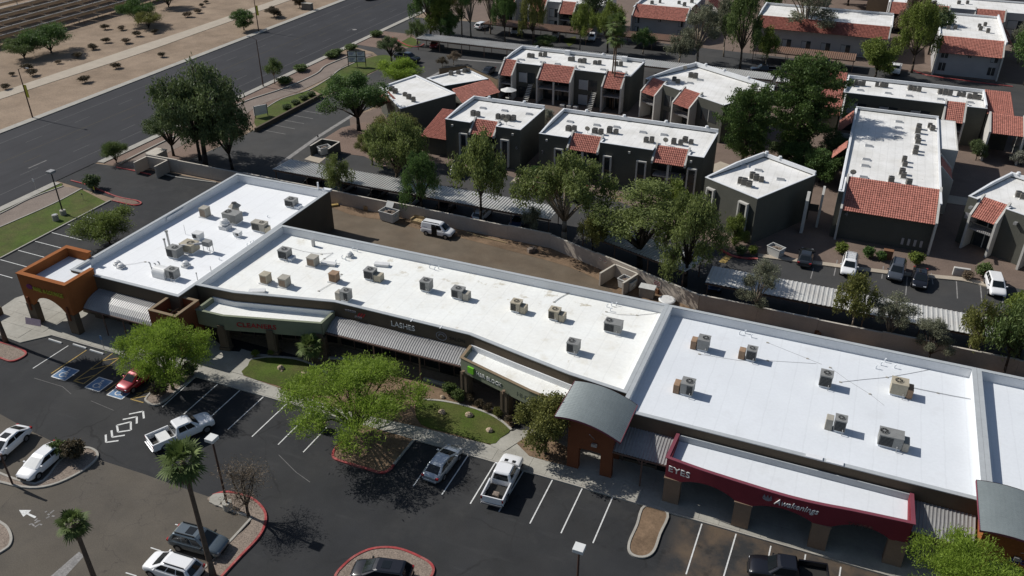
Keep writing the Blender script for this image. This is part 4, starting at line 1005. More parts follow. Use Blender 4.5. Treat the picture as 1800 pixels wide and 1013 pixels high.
def mushroom(p, r=0.5, h=0.9, label=''):
    t = thing('exhaust_fan', label, 'exhaust fan', (p[0], p[1], zdeck(p[1])), 0, 'exhaust fans')
    MB().box(-r * 1.1, r * 1.1, -r * 1.1, r * 1.1, -0.02, h * 0.35).build('base', MAT['duct_white'], t, local=True)
    MB().tube((0, 0, h * 0.35), (0, 0, h * 0.55), r * 0.8, n=14).tube((0, 0, h * 0.55), (0, 0, h * 0.62), r * 1.15, r * 1.2, 14).tube((0, 0, h * 0.62), (0, 0, h * 0.9), r * 1.0, r * 0.8, 14).tube((0, 0, h * 0.9), (0, 0, h), r * 0.8, r * 0.3, 14).build('hood', MAT['duct_white'], t, local=True)
    MB().tube((0, 0, h * 0.50), (0, 0, h * 0.545), r * 0.9, n=14).build('gap', MAT['ac_dark'], t, local=True)
    return t
cooler((-73.92,76.04), 1.0, 1.15, 'ac_beige', 'beige evaporative cooler nearest the long west parapet')
rtu((-69.60,76.06), 2.1, 1.4, 1.15, 'ac_grey', 0, -0.3, None, None, 'greenish grey rooftop unit behind the round exhaust fan')
MB()
hood = thing('cone_vent', 'pale cone shaped vent cap behind the greenish rooftop unit', 'vent', (*(-71.13,78.46), 4.75))
MB().tube((0, 0, -0.02), (0, 0, 0.8), 0.5, 0.5, 6).tube((0, 0, 0.8), (0, 0, 1.25), 0.85, 0.35, 6).build('cap', MAT['ac_beige'], hood, local=True)
MB().tube((0, 0, 1.25), (0, 0, 1.32), 0.35, n=6).build('opening', MAT['ac_dark'], hood, local=True)
mushroom((-69.36,74.22), 0.52, 1.35, 'large round exhaust fan on the west wing')
rtu((-64.92,75.39), 1.9, 1.0, 1.0, 'ac_beige', 0, 0.2, 'front', (0, 0.3, 0.8, 'ac_tan'), 'brownish long rooftop unit close to the dividing parapet')
rtu((-65.60,82.96), 1.35, 1.2, 0.85, 'ac_grey', 0, 0, 'wide', (0, 0.6, 0.35, 'roof_white'), 'grey rooftop unit near the back corner of the west wing')
rtu((-66.55,73.06), 0.9, 0.7, 0.45, 'duct_white', 0, None, 'right', None, 'small pale blower box below the round exhaust fan')
rtu((-70.48,70.62), 1.1, 0.9, 0.65, 'duct_white', 0, None, 'front', None, 'low white blower with dark mouth beside a thin pipe')
rtu((-69.84,65.90), 1.5, 1.2, 1.05, 'ac_grey', 0, 0.1, 'front', None, 'dark grey rooftop unit beside two tall flue pipes')
rtu((-69.20,67.68), 1.75, 1.45, 0.95, 'ac_tan', 0, 0.15, None, None, 'big tan rooftop unit right of the tall flue pipes')
t = rtu((-66.54,61.78), 1.25, 1.0, 1.0, 'ac_grey', 0, 0.05, 'right', None, 'grey rooftop unit joined to the fat white duct')
mb = MB(); n = 10
prof = [(0.75 * math.cos(R(180 * k / n)), 0.55 + 0.62 * math.sin(R(180 * k / n))) for k in range(n + 1)] 
sec = [(-0.75, 0.0)] + [(x, z) for x, z in prof[::-1]] + [(0.75, 0.0)]
A = [mb.p(-2.35, y, z) for y, z in sec]; B = [mb.p(-0.62, y, z) for y, z in sec]
for k in range(len(sec) - 1): mb.face((A[k], B[k], B[k + 1], A[k + 1]))
mb.face(A); mb.face(B[::-1]); mb.build('white_duct', MAT['duct_white'], t, smooth=False, local=True)
hu = thing('duct_fan', 'small raised fan box on legs with long grey duct running to the roof', 'fan', (*(-67.11,68.40), 4.87))
MB().box(-0.5, 0.5, -0.35, 0.35, 0.75, 1.35).build('fan_box', MAT['ac_grey'], hu, local=True)
for sx in (-1, 1):
    for sy in (-1, 1): MB().tube((sx * 0.45, sy * 0.3, -0.05), (sx * 0.45, sy * 0.3, 0.8), 0.04).build('leg', MAT['galvanised'], hu, local=True)
MB().pipe([(-0.4, -0.1, 1.0), (-2.6, -1.6, 0.95), (-2.75, -1.75, 0.8), (-2.75, -1.75, -0.05)], 0.16, 8).build('duct', MAT['galvanised'], hu, local=True)
mushroom((-67.09,64.45), 0.36, 0.75, 'small round exhaust fan near the dividing parapet')
for k, pp in enumerate(((-74.54,61.71), (-73.68,61.34))):
    mushroom(pp, 0.34, 0.6, 'left one of two squat roof vents near the orange tower' if k == 0 else 'right one of two squat roof vents near the orange tower')
def flue(p, h, r, label, cap=True, bend=False):
    t = thing('flue_pipe', label, 'pipe', (p[0], p[1], zdeck(p[1])), 0, 'flue pipes')
    if bend: MB().pipe([(0, 0, -0.02), (0, 0, h * 0.8), (-0.15, 0.05, h), (-0.35, 0.1, h * 0.95)], r, 7).pipe([(0, 0, 0.03), (0.35, -0.35, 0.03), (0.8, -0.5, 0.03)], r * 0.8, 6).build('pipe', MAT['galvanised'], t, local=True)
    else: MB().tube((0, 0, -0.02), (0, 0, h), r, n=8).build('pipe', MAT['galvanised'], t, local=True)
    if cap: MB().tube((0, 0, h), (0, 0, h + 0.15), r * 1.5, n=8).build('cap', MAT['ac_grey'], t, local=True)
    return t
flue((-72.30,67.64), 2.0, 0.13, 'taller of the two flue pipes beside the dark rooftop unit')
flue((-72.17,66.91), 1.3, 0.10, 'shorter of the two flue pipes beside the dark rooftop unit')
for k, pp in enumerate(((-70.66,62.74), (-69.87,62.78), (-69.79,63.24))): flue(pp, 0.6, 0.07, 'bent gooseneck pipe behind the white duct, %s of three' % ('left', 'middle', 'right')[k], False, True)
flue((-72.78,70.97), 1.3, 0.025, 'thin leaning pipe left of the low white blower', False)
flue((-63.81,62.50), 0.8, 0.05, 'short capped pipe near the trellis tower')
flue((-63.68,64.63), 0.7, 0.05, 'short pipe standing by the dividing parapet', False)
flue((-56.56,74.46), 1.0, 0.22, 'fat pale pipe near the back parapet', False)
mushroom((-51.09,73.81), 0.32, 0.7, 'small vent fan near the back parapet of the middle block')
U = [((502,452), 1.25, 1.1, 1.0, 'ac_grey', 0, 0, 'wide', (0, 0.5, 0.4, 'roof_white'), 'grey rooftop unit closest to the inner corner by the west wing'),
     ((652,487), 1.2, 1.05, 1.0, 'ac_grey', 0, 0, 'wide', (0, 0.85, 0.85, 'ac_tan'), 'grey rooftop unit joined to a tan box behind two white slabs'),
     ((609,525), 1.0, 0.95, 1.05, 'ac_grey', 0, 0.1, 'right', (0.05, 0.6, 0.95, 'ac_beige'), 'grey rooftop unit with beige box at the bent front parapet'),
     ((750,507), 1.15, 1.05, 1.05, 'ac_grey', 0, 0, 'front', None, 'lone grey rooftop unit left of the hooded one'),
     ((806,520), 1.3, 1.0, 0.95, 'ac_grey', 0, 0, 'front', (0, 0.65, 0.9, 'ac_beige'), 'grey rooftop unit with hooded intake in the middle of the roof'),
     ((908,543), 1.05, 1.0, 0.95, 'ac_tan', 0, 0, 'front', (0, 0.6, 0.85, 'ac_tan'), 'left one of two tan rooftop units side by side'),
     ((975,557), 1.1, 1.0, 0.95, 'ac_tan', 0, 0, 'front', (0, 0.6, 0.85, 'ac_tan'), 'right one of two tan rooftop units side by side'),
     ((1078,579), 1.75, 1.1, 0.95, 'ac_grey', 0, -0.3, 'front', None, 'long grey rooftop unit near the dividing wall'),
     ((1008,615), 1.15, 1.05, 1.0, 'ac_grey', 0, -0.2, 'front', None, 'grey rooftop unit nearest the curved blue roof'),
     ((1236,611), 1.1, 1.1, 1.1, 'ac_grey', 0, 0.15, None, (0.1, 0.55, 0.95, 'ac_rust'), 'dark grey rooftop unit with brown box, back left of the clean roof'),
     ((1320,629), 0.95, 0.95, 1.05, 'ac_grey', 0, 0.0, 'wide', (0.1, 0.6, 0.95, 'ac_rust'), 'grey rooftop unit with brown box, second along the back'),
     ((1208,688), 1.15, 1.15, 1.1, 'ac_grey', 0, 0.1, 'right', (0.1, 0.55, 0.95, 'ac_rust'), 'grey rooftop unit with brown box, closest to the front left'),
     ((1450,674), 1.1, 1.1, 1.15, 'ac_grey', 0, 0, 'wide', None, 'lone dark rooftop unit in the middle of the clean roof'),
     ((1578,688), 1.4, 1.2, 1.15, 'ac_tan', 0, -0.1, None, (0, 0.5, 1.0, 'ac_rust'), 'beige rooftop unit with pipe running to the right wall'),
     ((1475,753), 0.95, 0.95, 1.1, 'ac_grey', 0, 0, 'wide', (0.1, 0.6, 1.15, 'ac_beige'), 'grey rooftop unit with beige box, front of the clean roof'),
     ((1563,779), 1.9, 1.2, 1.05, 'ac_grey', 0, -0.35, 'front', (0, 0.5, 0.9, 'ac_beige'), 'long grey rooftop unit nearest the maroon canopy')]
UP = [(-57.81,70.58), (-46.18,70.30), (-46.19,65.21), (-39.27,70.48), (-35.37,70.41), (-28.59,70.36), (-24.35,70.44), (-18.06,70.51), (-20.60,65.48), (-8.99,70.86), (-4.38,70.90), (-8.89,63.22), (2.59,69.33), (8.83,70.62), (4.29,63.11), (8.33,62.73)]
for u, pp in zip(U, UP): rtu(pp, u[1], u[2], u[3], u[4], u[5], u[6], u[7], u[8], u[9])
cooler((-53.88,70.45), 1.05, 1.0, 'ac_beige', 'beige evaporative cooler behind the pair near the bent parapet')
cooler((-56.42,65.02), 0.95, 1.0, 'ac_tan', 'left one of a pair of evaporative coolers by the dividing parapet')
cooler((-54.05,65.19), 1.0, 1.0, 'ac_beige', 'right one of a pair of evaporative coolers by the dividing parapet')
cooler((-49.62,68.24), 0.9, 0.95, 'ac_rust', 'rusty tan evaporative cooler on a tilted platform')
for k, (a, c, d) in enumerate((((-46.57,73.38), 12, 'white slab lying on the roof behind the grey unit and tan box'), ((-55.99,62.82), 25, 'white slab propped by the bent front parapet'), ((-52.26,71.16), 10, 'white panel beside the beige cooler'))):
    s = MB((a[0], a[1], c)).box(-0.85, 0.85, -0.3, 0.3, zdeck(a[1]) - 0.02, zdeck(a[1]) + 0.28).build('roof_slab', MAT['duct_white'])
    MB((a[0], a[1], c)).box(-0.88, 0.88, -0.33, 0.33, zdeck(a[1]) + 0.28, zdeck(a[1]) + 0.32).build('slab_cap', MAT['duct_white'], s)
    tag(s, d, 'slab', 'roof slabs')
# pipes and cables lying on the roofs
def cable(pts, label, r=0.025, m='galvanised', lift=0.06):
    o = MB().pipe([(x, y, zdeck(y) + lift) for x, y in pts], r, 4).build('roof_pipe', MAT[m])
    for k in range(len(pts)):
        if k % 2 == 0:
            x, y = pts[k]; MB().box(x - 0.12, x + 0.12, y - 0.08, y + 0.08, zdeck(y) - 0.01, zdeck(y) + 0.05).build('pipe_block', MAT['ac_beige'], o)
    tag(o, label, 'pipe', 'roof pipes')
cable([(9.73,72.00),(10.84,72.00),(12.28,72.05),(13.47,72.09),(15.30,72.22)], 'thin pipe running from the beige unit to the right wall', 0.03)
cable([(-3.27,74.43),(-1.27,73.77),(0.68,73.12),(2.03,72.67)], 'thin cable crossing the back of the clean roof', 0.015, lift=0.015)
cable([(2.84,72.41),(4.47,70.96),(6.54,69.49),(7.79,68.24)], 'thin cable running forward from the lone dark unit', 0.015, lift=0.015)
cable([(3.91,70.35),(5.94,71.66),(7.89,72.84),(9.85,74.33),(11.83,75.93)], 'cable between the lone dark unit and the back parapet', 0.02, lift=0.02)
cable([(-9.11,69.79),(-5.35,70.22),(-2.82,71.27),(1.57,72.58)], 'cable running right from the back left unit', 0.015, lift=0.015)
cable([(-19.78,73.76),(-18.30,73.77),(-16.62,74.35),(-15.06,75.35),(-14.31,76.02)], 'curved cable near the dividing wall', 0.02, lift=0.02)
cable([(-25.52,73.47),(-25.22,74.61),(-24.75,75.70)], 'bent pipe behind the right tan unit', 0.03)
cable([(-50.00,65.64),(-49.49,68.25),(-49.73,69.80)], 'thin pipe beside the rusty cooler', 0.02)
cable([(-59.23,72.95),(-56.69,72.76),(-54.51,73.05),(-53.42,73.81),(-53.58,72.24),(-53.58,71.06)], 'looping pipe near the back inner corner', 0.02)
cable([(-74.03,61.87),(-73.02,62.58),(-72.20,63.50)], 'thin line from the squat vents towards the goosenecks', 0.015)
def vents(pts, label, h=0.35):
    for k, (pp, rk_) in enumerate(zip(pts, ranks(pts))):
        o = MB().tube((pp[0], pp[1], zdeck(pp[1]) - 0.02), (pp[0], pp[1], zdeck(pp[1]) + h), 0.05, n=6).tube((pp[0], pp[1], zdeck(pp[1]) + h), (pp[0] + 0.12, pp[1], zdeck(pp[1]) + h + 0.06), 0.06, n=6).build('vent_pipe', MAT['roof_white'])
        tag(o, label + ', %s from the left' % rk_, 'pipe', 'small vent pipes')
vents(((-20.01,74.73), (-19.63,75.13), (-19.21,75.42), (-19.44,74.10)), 'little vent pipe clustered at the back right, stained roof')
vents(((6.85,73.95), (7.28,74.72), (7.61,75.46), (8.50,74.73)), 'little vent pipe behind the beige unit, clean roof')
vents(((-6.13,74.86), (-5.63,75.29), (-4.94,74.80)), 'little vent pipe at the back left, clean roof')
vents(((-51.73,73.10), (-51.14,72.90), (-51.68,75.39), (-50.96,75.23), (-51.81,71.89), (-41.23,74.96), (-40.51,74.83), (-40.21,75.24)), 'little vent pipe at the back left, middle block')
vents(((-64.03,71.53), (-64.01,72.17), (-63.88,72.54), (-64.72,67.28), (-66.51,78.92)), 'little white vent pipe on the west wing', 0.2)

# ================================================================ apartments
def tiles(mb, p0, W, S, pitch=0.28, row=0.38, udir=(1, 0, 0)):
    """barrel tiles on a plane: eave starts at p0 and runs W along udir, S is the vector from eave to ridge"""
    U = Vector(udir); S = Vector(S); L = S.length; s = S / L; n = U.cross(s).normalized()
    if n.z < 0: n = -n
    nc, nr = max(1, int(round(W / pitch))), max(1, int(round(L / row)))
    pc, prr = W / nc, L / nr
    P0 = Vector(p0)
    for r in range(nr):
        a, b = r * prr, min(L, (r + 1.06) * prr)
        for c in range(nc):
            u0 = c * pc
            lo, hi = [], []
            for f, h in ((0.02, 0.0), (0.26, 0.07), (0.74, 0.07), (0.98, 0.0)):
                q = P0 + U * (u0 + f * pc) + s * a + n * (h * (1 + 0.15 * ((c * 7 + r * 3) % 3)) + 0.05); lo.append(mb.p(*q))
                q = P0 + U * (u0 + f * pc) + s * b + n * (h * 0.9 + 0.01); hi.append(mb.p(*q))
            for k in range(3): mb.face((lo[k], lo[k + 1], hi[k + 1], hi[k]))
            mb.face(lo[::-1])
    q = [P0, P0 + U * W, P0 + U * W + S, P0 + S]
    mb.poly([tuple(v) for v in q])
    return mb

def fin(mb, u0, u1, prof):
    """vertical slab between u0 and u1 with outline [(v, z), ...]"""
    a = [mb.p(u0, v, z) for v, z in prof]; b = [mb.p(u1, v, z) for v, z in prof]
    n = len(prof)
    mb.face(a[::-1]); mb.face(b)
    for k in range(n): mb.face((a[k], a[(k + 1) % n], b[(k + 1) % n], b[k]))
    return mb

def apartment(label, ox, oy, ang, w, d, h, wall='stucco_olive', roof='roof_apartment', back=0.55, left=0.55, right=0.0, mans=(), slits=(), glass=(), sidewin=(), group='apartment buildings', bumps=(), finm='fin_white', name='apartment_building'):
    fr = (ox, oy, ang)
    a = R(ang)
    t = thing(name, label, 'building', (ox + (math.cos(a) * w - math.sin(a) * d) / 2, oy + (math.sin(a) * w + math.cos(a) * d) / 2, 0), 0, group)
    dk = h - 0.15
    out = [(0, 0)]
    for m in sorted(mans, key=lambda q: q[0]):
        u0, u1, din = m[0] - 0.3, m[1] + 0.3, m[2]
        if u0 < 0.35: u0 = 0
        if u1 > w - 0.35: u1 = w
        if out[-1] == (u0, 0): out[-1] = (u0, din)
        else: out += [(u0, 0), (u0, din)]
        out.append((u1, din))
        if u1 < w: out.append((u1, 0))
    if not (mans and max(q[1] for q in mans) + 0.3 > w - 0.35): out.append((w, 0))
    out += [(w, d), (0, d)]
    gap = any(q[0] - 0.3 < 0.35 for q in mans)
    MB(fr).wallpath(inset(out, 0.1), 0.2, 0, h - 0.02, True).build('wall', MAT[wall], t)
    MB(fr).wallpath(inset(out, 0.09), 0.26, h - 0.02, h + 0.06, True).build('roof_edge', MAT['parapet_white'], t)
    MB(fr).sheet(inset(out, 0.12), dk).build('roof_deck', MAT[roof], t)
    if back: MB(fr).box(0.02, w - 0.02, d - 0.28, d - 0.03, h + 0.061, h + back).build('parapet', MAT['parapet_white'], t)
    if left: fin(MB(fr), 0.03, 0.30, [(0.35, h + 0.062), (d - 0.29, h + 0.062), (d - 0.29, h + left), (d * 0.5, h + left), (0.35, h + 0.15)]).build('parapet', MAT['parapet_white'], t)
    if right: fin(MB(fr), w - 0.30, w - 0.03, [(0.35, h + 0.062), (d - 0.29, h + 0.062), (d - 0.29, h + right), (0.35, h + right)]).build('parapet', MAT['parapet_white'], t)
    for u in bumps: MB(fr).tube((u, d - 0.15, h + back), (u, d - 0.15, h + back + 0.3), 0.3, 0.22, 10).build('parapet_bump', MAT['parapet_white'], t)
    for m in mans:
        u0, u1, din, ov, zb, zt = m[:6]; full = m[6] if len(m) > 6 else 0; posts = m[7] if len(m) > 7 else 0; tm = m[8] if len(m) > 8 else 'terracotta'
        r = tiles(MB(fr), (u0, -ov, zb), u1 - u0, (0, din + ov, zt - zb)).build('roof_tiles', MAT[tm], t); r['kind'] = 'stuff'
        solid = full & 4
        if solid: MB(fr).box(u0, u1, 0.0, 0.2, 0, zb + 0.05 + (zt - zb) / (din + ov) * ov - 0.12).build('front_wall', MAT[wall], t)
        sl = (zt - zb) / (din + ov)
        for uu, q in ((u0 - 0.28, 0), (u1 + 0.01, 1)):
            top = [(-ov - 0.05, zb + 0.28), (din, zt + 0.28), (din + 0.3, zt + 0.28)]
            zf = 0.0 if full & (1 << q) else zb - 0.15
            prof = [(-ov - 0.05, zf), (din + 0.02, zf)] + ([(din + 0.02, h + 0.08), (din + 0.3, h + 0.08)] if zt + 0.28 > h + 0.1 else []) + top[::-1]
            fin(MB(fr), uu, uu + 0.27, prof).build('fin_wall', MAT[finm], t)
        for k in range(posts):
            uu = u0 + (u1 - u0) * (k + 1) / (posts + 1)
            MB(fr).box(uu - 0.16, uu + 0.16, -ov + 0.1, -ov + 0.42, 0, zb - 0.05).build('post', MAT[finm], t)
        for fl in (0.1, 3.0):     # glazed doors and balcony behind the screen
            if zb - fl < 1.4 or solid: continue
            vb = din - 0.0
            gd = MB(fr).box(u0 + 0.3, u1 - 0.3, vb - 0.06, vb - 0.005, fl, fl + 2.1).build('balcony_door', MAT['window_glass'], t)
            MB(fr).box((u0 + u1) / 2 - 0.06, (u0 + u1) / 2 + 0.06, vb - 0.085, vb - 0.061, fl, fl + 2.1).build('door_frame', MAT['fin_white'], gd)
            if fl > 1:
                MB(fr).box(u0, u1, -ov + 0.45, vb - 0.09, fl - 0.25, fl - 0.05).build('balcony', MAT['stucco_grey'], t)
                mb = MB(fr)
                mb.box(u0, u1, -ov + 0.12, -ov + 0.17, fl + 0.85, fl + 0.92)
                for k in range(int((u1 - u0) / 0.25)): mb.box(u0 + 0.1 + k * 0.25, u0 + 0.13 + k * 0.25, -ov + 0.13, -ov + 0.16, fl - 0.05, fl + 0.85)
                mb.build('railing', MAT['pole_dark'], t)['kind'] = 'stuff'
    for u0, u1, z0, z1 in slits:
        f = MB(fr); f.box(u0, u0 + 0.2, -0.45, 0.02, z0, z1).box(u1 - 0.2, u1, -0.45, 0.02, z0, z1).box(u0, u1, -0.46, 0.02, z1, z1 + 0.2)
        if z0 > 0.3: f.box(u0, u1, -0.46, 0.02, z0 - 0.2, z0)
        fo = f.build('window_frame', MAT[finm], t)
        MB(fr).box(u0 + 0.2, u1 - 0.2, -0.05, -0.01, z0, z1).build('pane', MAT['window_glass'], fo)
        MB(fr).box(u0 + 0.2, u1 - 0.2, -0.06, 0.0, (z0 + z1) / 2 - 0.25, (z0 + z1) / 2 + 0.1).build('spandrel', MAT['stucco_brown'], fo)
    for u0, u1, z0, z1 in glass:
        g = MB(fr).box(u0, u1, -0.05, -0.01, z0, z1).build('window', MAT['window_glass'], t)
        MB(fr).box((u0 + u1) / 2 - 0.04, (u0 + u1) / 2 + 0.04, -0.075, -0.051, z0, z1).build('window_bar', MAT['fin_white'], g)
        if random.random() < 0.7: MB(fr).box(u0 + 0.06, (u0 + u1) / 2 - 0.05, -0.065, -0.051, z0 + 0.1, z1 - 0.1).build('blind', MAT['blind'], g)
    return t

apB = apartment('small olive apartment block with tall white framed window, left of the long block', -59.2, 115.5, 0, 12.8, 10.8, 6.6,
    mans=((4.6, 8.4, 1.7, 0.6, 5.0, 6.75, 0, 1),), slits=((2.5, 3.9, 0.6, 4.6), (9.6, 11.0, 0.3, 4.6)), bumps=(2.9, 9.2))
mb = tiles(MB(), (-64.2, 115.8, 2.9), 4.9, (0, 8.6, 1.9)); r = mb.build('roof_tiles', MAT['terracotta'], apB); r['kind'] = 'stuff'
MB().box(-63.9, -59.25, 116.2, 124, 0, 2.85).build('annexe', MAT['stucco_olive'], apB)
MB().box(-61.9, -61.2, 121.5, 122.1, 4.0, 4.75).build('chimney', MAT['terracotta_dark'], apB)
apC = apartment('long olive apartment block with two red tile porches facing the carports', -43.2, 115.2, 0, 25.0, 10.9, 6.6,
    mans=((4.9, 9.3, 1.8, 0.6, 5.0, 6.8, 0, 1), (17.9, 22.4, 1.8, 0.6, 5.0, 6.8, 0, 1)), slits=((2.6, 4.0, 0.3, 4.6), (10.3, 11.6, 0.3, 4.6), (15.4, 16.9, 0.3, 4.6), (22.9, 24.3, 0.3, 4.6)), bumps=(4.0, 10.2, 16.9, 23.2))
apA = apartment('wide apartment block with three red tile screens and outside stairs behind the courtyard', -63.4, 148.4, 0, 25.2, 9.8, 6.6, right=0.1,
    mans=((0.3, 2.6, 1.0, 2.0, 4.5, 6.8, 3, 0), (8.0, 14.2, 1.0, 2.0, 4.5, 6.8, 3, 1), (20.6, 23.9, 1.0, 2.0, 4.5, 6.8, 3, 0)), glass=((3.4, 6.8, 0.1, 2.2), (3.4, 6.8, 3.0, 5.0), (15.4, 19, 0.1, 2.2), (15.4, 19, 3.0, 5.0)), bumps=(3.4, 17.0))
for u in (6.0, 18.6):
    mb = MB((-63.4, 148.4, 0))
    st = None
    for k in range(12):
        MB((-63.4, 148.4, 0)).box(u - 0.5 + 0, u + 0.5, -3.6 + k * 0.27, -3.3 + k * 0.27, 0.05 + k * 0.25, 0.12 + k * 0.25).build('stair_tread', MAT['fin_white'], apA)
    for s in (-0.55, 0.5): fin(MB((-63.4, 148.4, 0)), u + s, u + s + 0.06, [(-3.7, 0.0), (-3.4, 0.0), (-0.3, 2.95), (-0.3, 3.2), (-0.45, 3.2)]).build('stair_stringer', MAT['pole_dark'], apA)
for xx in (9.4, 20.9): MB((-63.4, 148.4, 0)).box(xx, xx + 1.0, 8.9, 9.5, 6.45, 7.35).build('chimney', MAT['parapet_white'], apA)
apD = apartment('angled apartment block with two red tile screens behind the pines', -35.4, 148.2, -30.5, 18.2, 13.0, 6.6, left=0.7, back=0.8,
    mans=((0.9, 4.0, 1.0, 1.7, 4.6, 6.8, 3, 0), (8.6, 12.2, 1.0, 1.7, 4.6, 6.8, 3, 0)), glass=((5.0, 8.0, 0.1, 2.2), (5.0, 8.0, 3.0, 5.0), (13.5, 17, 3.0, 5.0)), bumps=(2.6, 7.0, 12.5))
apJ = apartment('free standing angled olive block with white roof and one tall slit window', -16.6, 108.4, -29.5, 8.7, 12.5, 6.6, left=0.65,
    slits=((6.1, 7.6, 0.3, 5.3), (0.7, 2.0, 0.3, 5.3)), bumps=(0.5, 2.8))
apK = apartment('long block at the right with a row of condensers and red tile wings', -2.0, 153.6, 0, 22.2, 9.0, 6.6, right=0.5,
    mans=((16.2, 19.0, 1.2, 2.4, 4.4, 6.8, 3, 0),), glass=((1, 4, 3.0, 5.0), (6, 9, 3.0, 5.0), (11, 14, 3.0, 5.0), (1, 4, 0.1, 2.2), (6, 9, 0.1, 2.2), (11, 14, 0.1, 2.2)))
for (x0, y0, W, S) in ((-5.6, 152.0, 3.5, (0, 12.5, 1.0)), (20.35, 153.2, 4.0, (0, 10.5, 0.9))):
    r = tiles(MB(), (x0, y0, 5.9), W, S).build('roof_tiles', MAT['terracotta'], apK); r['kind'] = 'stuff'
    MB().box(x0, x0 + W, y0 + 0.3, y0 + S[1], 0, 5.85).build('wing_wall', MAT['stucco_olive'], apK)
r = tiles(MB(), (20.9, 147.6, 4.6), 4.6, (0, 5.4, 1.5)).build('roof_tiles', MAT['terracotta'], apK); r['kind'] = 'stuff'
fin(MB(), 20.6, 20.88, [(147.4, 0), (153.1, 0), (153.1, 6.4), (147.4, 4.9)]).build('fin_wall', MAT['fin_white'], apK)
fin(MB(), 25.52, 25.8, [(147.4, 0), (153.1, 0), (153.1, 6.4), (147.4, 4.9)]).build('fin_wall', MAT['fin_white'], apK)
r = tiles(MB(), (-5.4, 147.0, 4.6), 3.6, (0, 4.9, 1.5)).build('roof_tiles', MAT['terracotta'], apK); r['kind'] = 'stuff'
fin(MB(), -1.75, -1.5, [(146.9, 0), (153.2, 0), (153.2, 6.5), (146.9, 4.9)]).build('fin_wall', MAT['fin_white'], apK)
apL = apartment('deep block at the right ending in one broad red tile slope', 0.4, 110.6, 0, 12.4, 35.0, 6.6, back=0.4, left=0.25, right=0.25,
    mans=((0.9, 12.1, 4.8, 0.7, 4.3, 6.9, 7, 0),))
MB().wallpath(inset(rect(12.85, 15.3, 132, 145.5), 0.1), 0.2, 0, 6.55, True).build('wall', MAT['fin_white'], apL)
MB().sheet(rect(12.7, 15.2, 132.1, 145.4), 6.52).build('roof_deck', MAT['roof_apartment'], apL)
for (yy, zz) in ((123.5, 0),):
    r = tiles(MB(), (14.6, 124.0, 4.9), 4.6, (-1.7, 0, 1.7), udir=(0, 1, 0)).build('roof_tiles', MAT['terracotta'], apL); r['kind'] = 'stuff'
    MB().prism(rect(12.85, 14.4, 124.0, 128.6), 0, 4.85).build('bay_wall', MAT['fin_white'], apL)
    for q in (123.72, 128.62): 
        mb = MB(); a = [mb.p(x, q, z) for x, z in ((12.85, 0), (14.75, 0), (14.75, 5.1), (12.85, 7.0))]; b2 = [mb.p(x, q + 0.26, z) for x, z in ((12.85, 0), (14.75, 0), (14.75, 5.1), (12.85, 7.0))]
        mb.face(a); mb.face(b2[::-1])
        for k in range(4): mb.face((a[(k + 1) % 4], a[k], b2[k], b2[(k + 1) % 4]))
        mb.build('fin_wall', MAT['fin_white'], apL)
r = tiles(MB(), (-1.5, 137.5, 5.0), 6.0, (1.8, 0, 1.9), udir=(0, 1, 0)).build('roof_tiles', MAT['terracotta'], apL); r['kind'] = 'stuff'
MB().box(-1.4, 0.35, 137.2, 137.45, 0, 5.1).build('fin_wall', MAT['fin_white'], apL)
r = tiles(MB(), (-1.4, 126.5, 4.9), 3.0, (1.7, 0, 1.9), udir=(0, 1, 0)).build('roof_tiles', MAT['terracotta'], apL); r['kind'] = 'stuff'
text('4', 0.9, (1.7, 110.55, 3.3), (1, 0, 0), (0, 0, 1), 'sign_grey', apL, 0.03, name='building_number')
for k in range(4): MB().box(9.2 + 0.75 * k, 9.5 + 0.75 * k, 110.5, 110.6, 0.6, 1.5).build('meter_box', MAT['stucco_grey'], apL)
# detached white gate pillar left of the broad tile slope
gp = thing('gate_pillar', 'tall white gate pillar in the gap left of the broad red tile slope', 'pillar', (-3.0, 110.9, 0))
fin(MB(), -3.4, -3.0, [(110.0, 0), (111.4, 0), (111.4, 5.6), (111.1, 5.6), (110.0, 4.8)]).build('pillar', MAT['fin_white'], gp)
fin(MB(), -1.6, -1.3, [(112.6, 0), (114.0, 0), (114.0, 5.6), (113.7, 5.6), (112.6, 4.9)]).build('back_pillar', MAT['fin_white'], gp)
MB().box(-2.95, -1.65, 112.0, 112.1, 2.6, 3.6).build('railing', MAT['pole_dark'], gp)
apM = apartment('angled olive block at the right edge with two red tile porches', 16.0, 115.4, -30, 14.0, 11.0, 6.6, left=0.5,
    mans=((1.5, 4.5, 1.0, 1.2, 4.6, 6.75, 3, 0), (8.8, 11.6, 1.0, 1.2, 4.6, 6.75, 3, 0)), bumps=(1.0,))
MB((16.0, 115.4, -30)).box(0.25, 1.0, -0.06, 0.0, 3.6, 4.4).build('number_plate', MAT['sign_grey'], apM)
for u in (0.6, 6.3): MB((16.0, 115.4, -30)).box(u, u + 0.4, -0.5, 0.0, 5.2, 5.5).build('wall_lamp', MAT['galvanised'], apM)
for bld, x_, y_ in ((apC, -41.9, 115.1), (apC, -29.0, 115.1), (apC, -19.9, 115.1), (apB, -57.9, 115.4), (apB, -47.6, 115.4)):
    wl = MB().box(x_ - 0.14, x_ + 0.14, y_ - 0.22, y_ + 0.05, 5.65, 5.95).build('wall_lamp', MAT['fin_white'], bld)
for bld, x_, y_, n_ in ((apC, -42.8, 115.14, '7'), (apC, -19.4, 115.14, '7'), (apB, -47.2, 115.44, '6')):
    text(n_, 0.8, (x_, y_, 3.4), (1, 0, 0), (0, 0, 1), 'sign_grey', bld, 0.02, name='building_number')
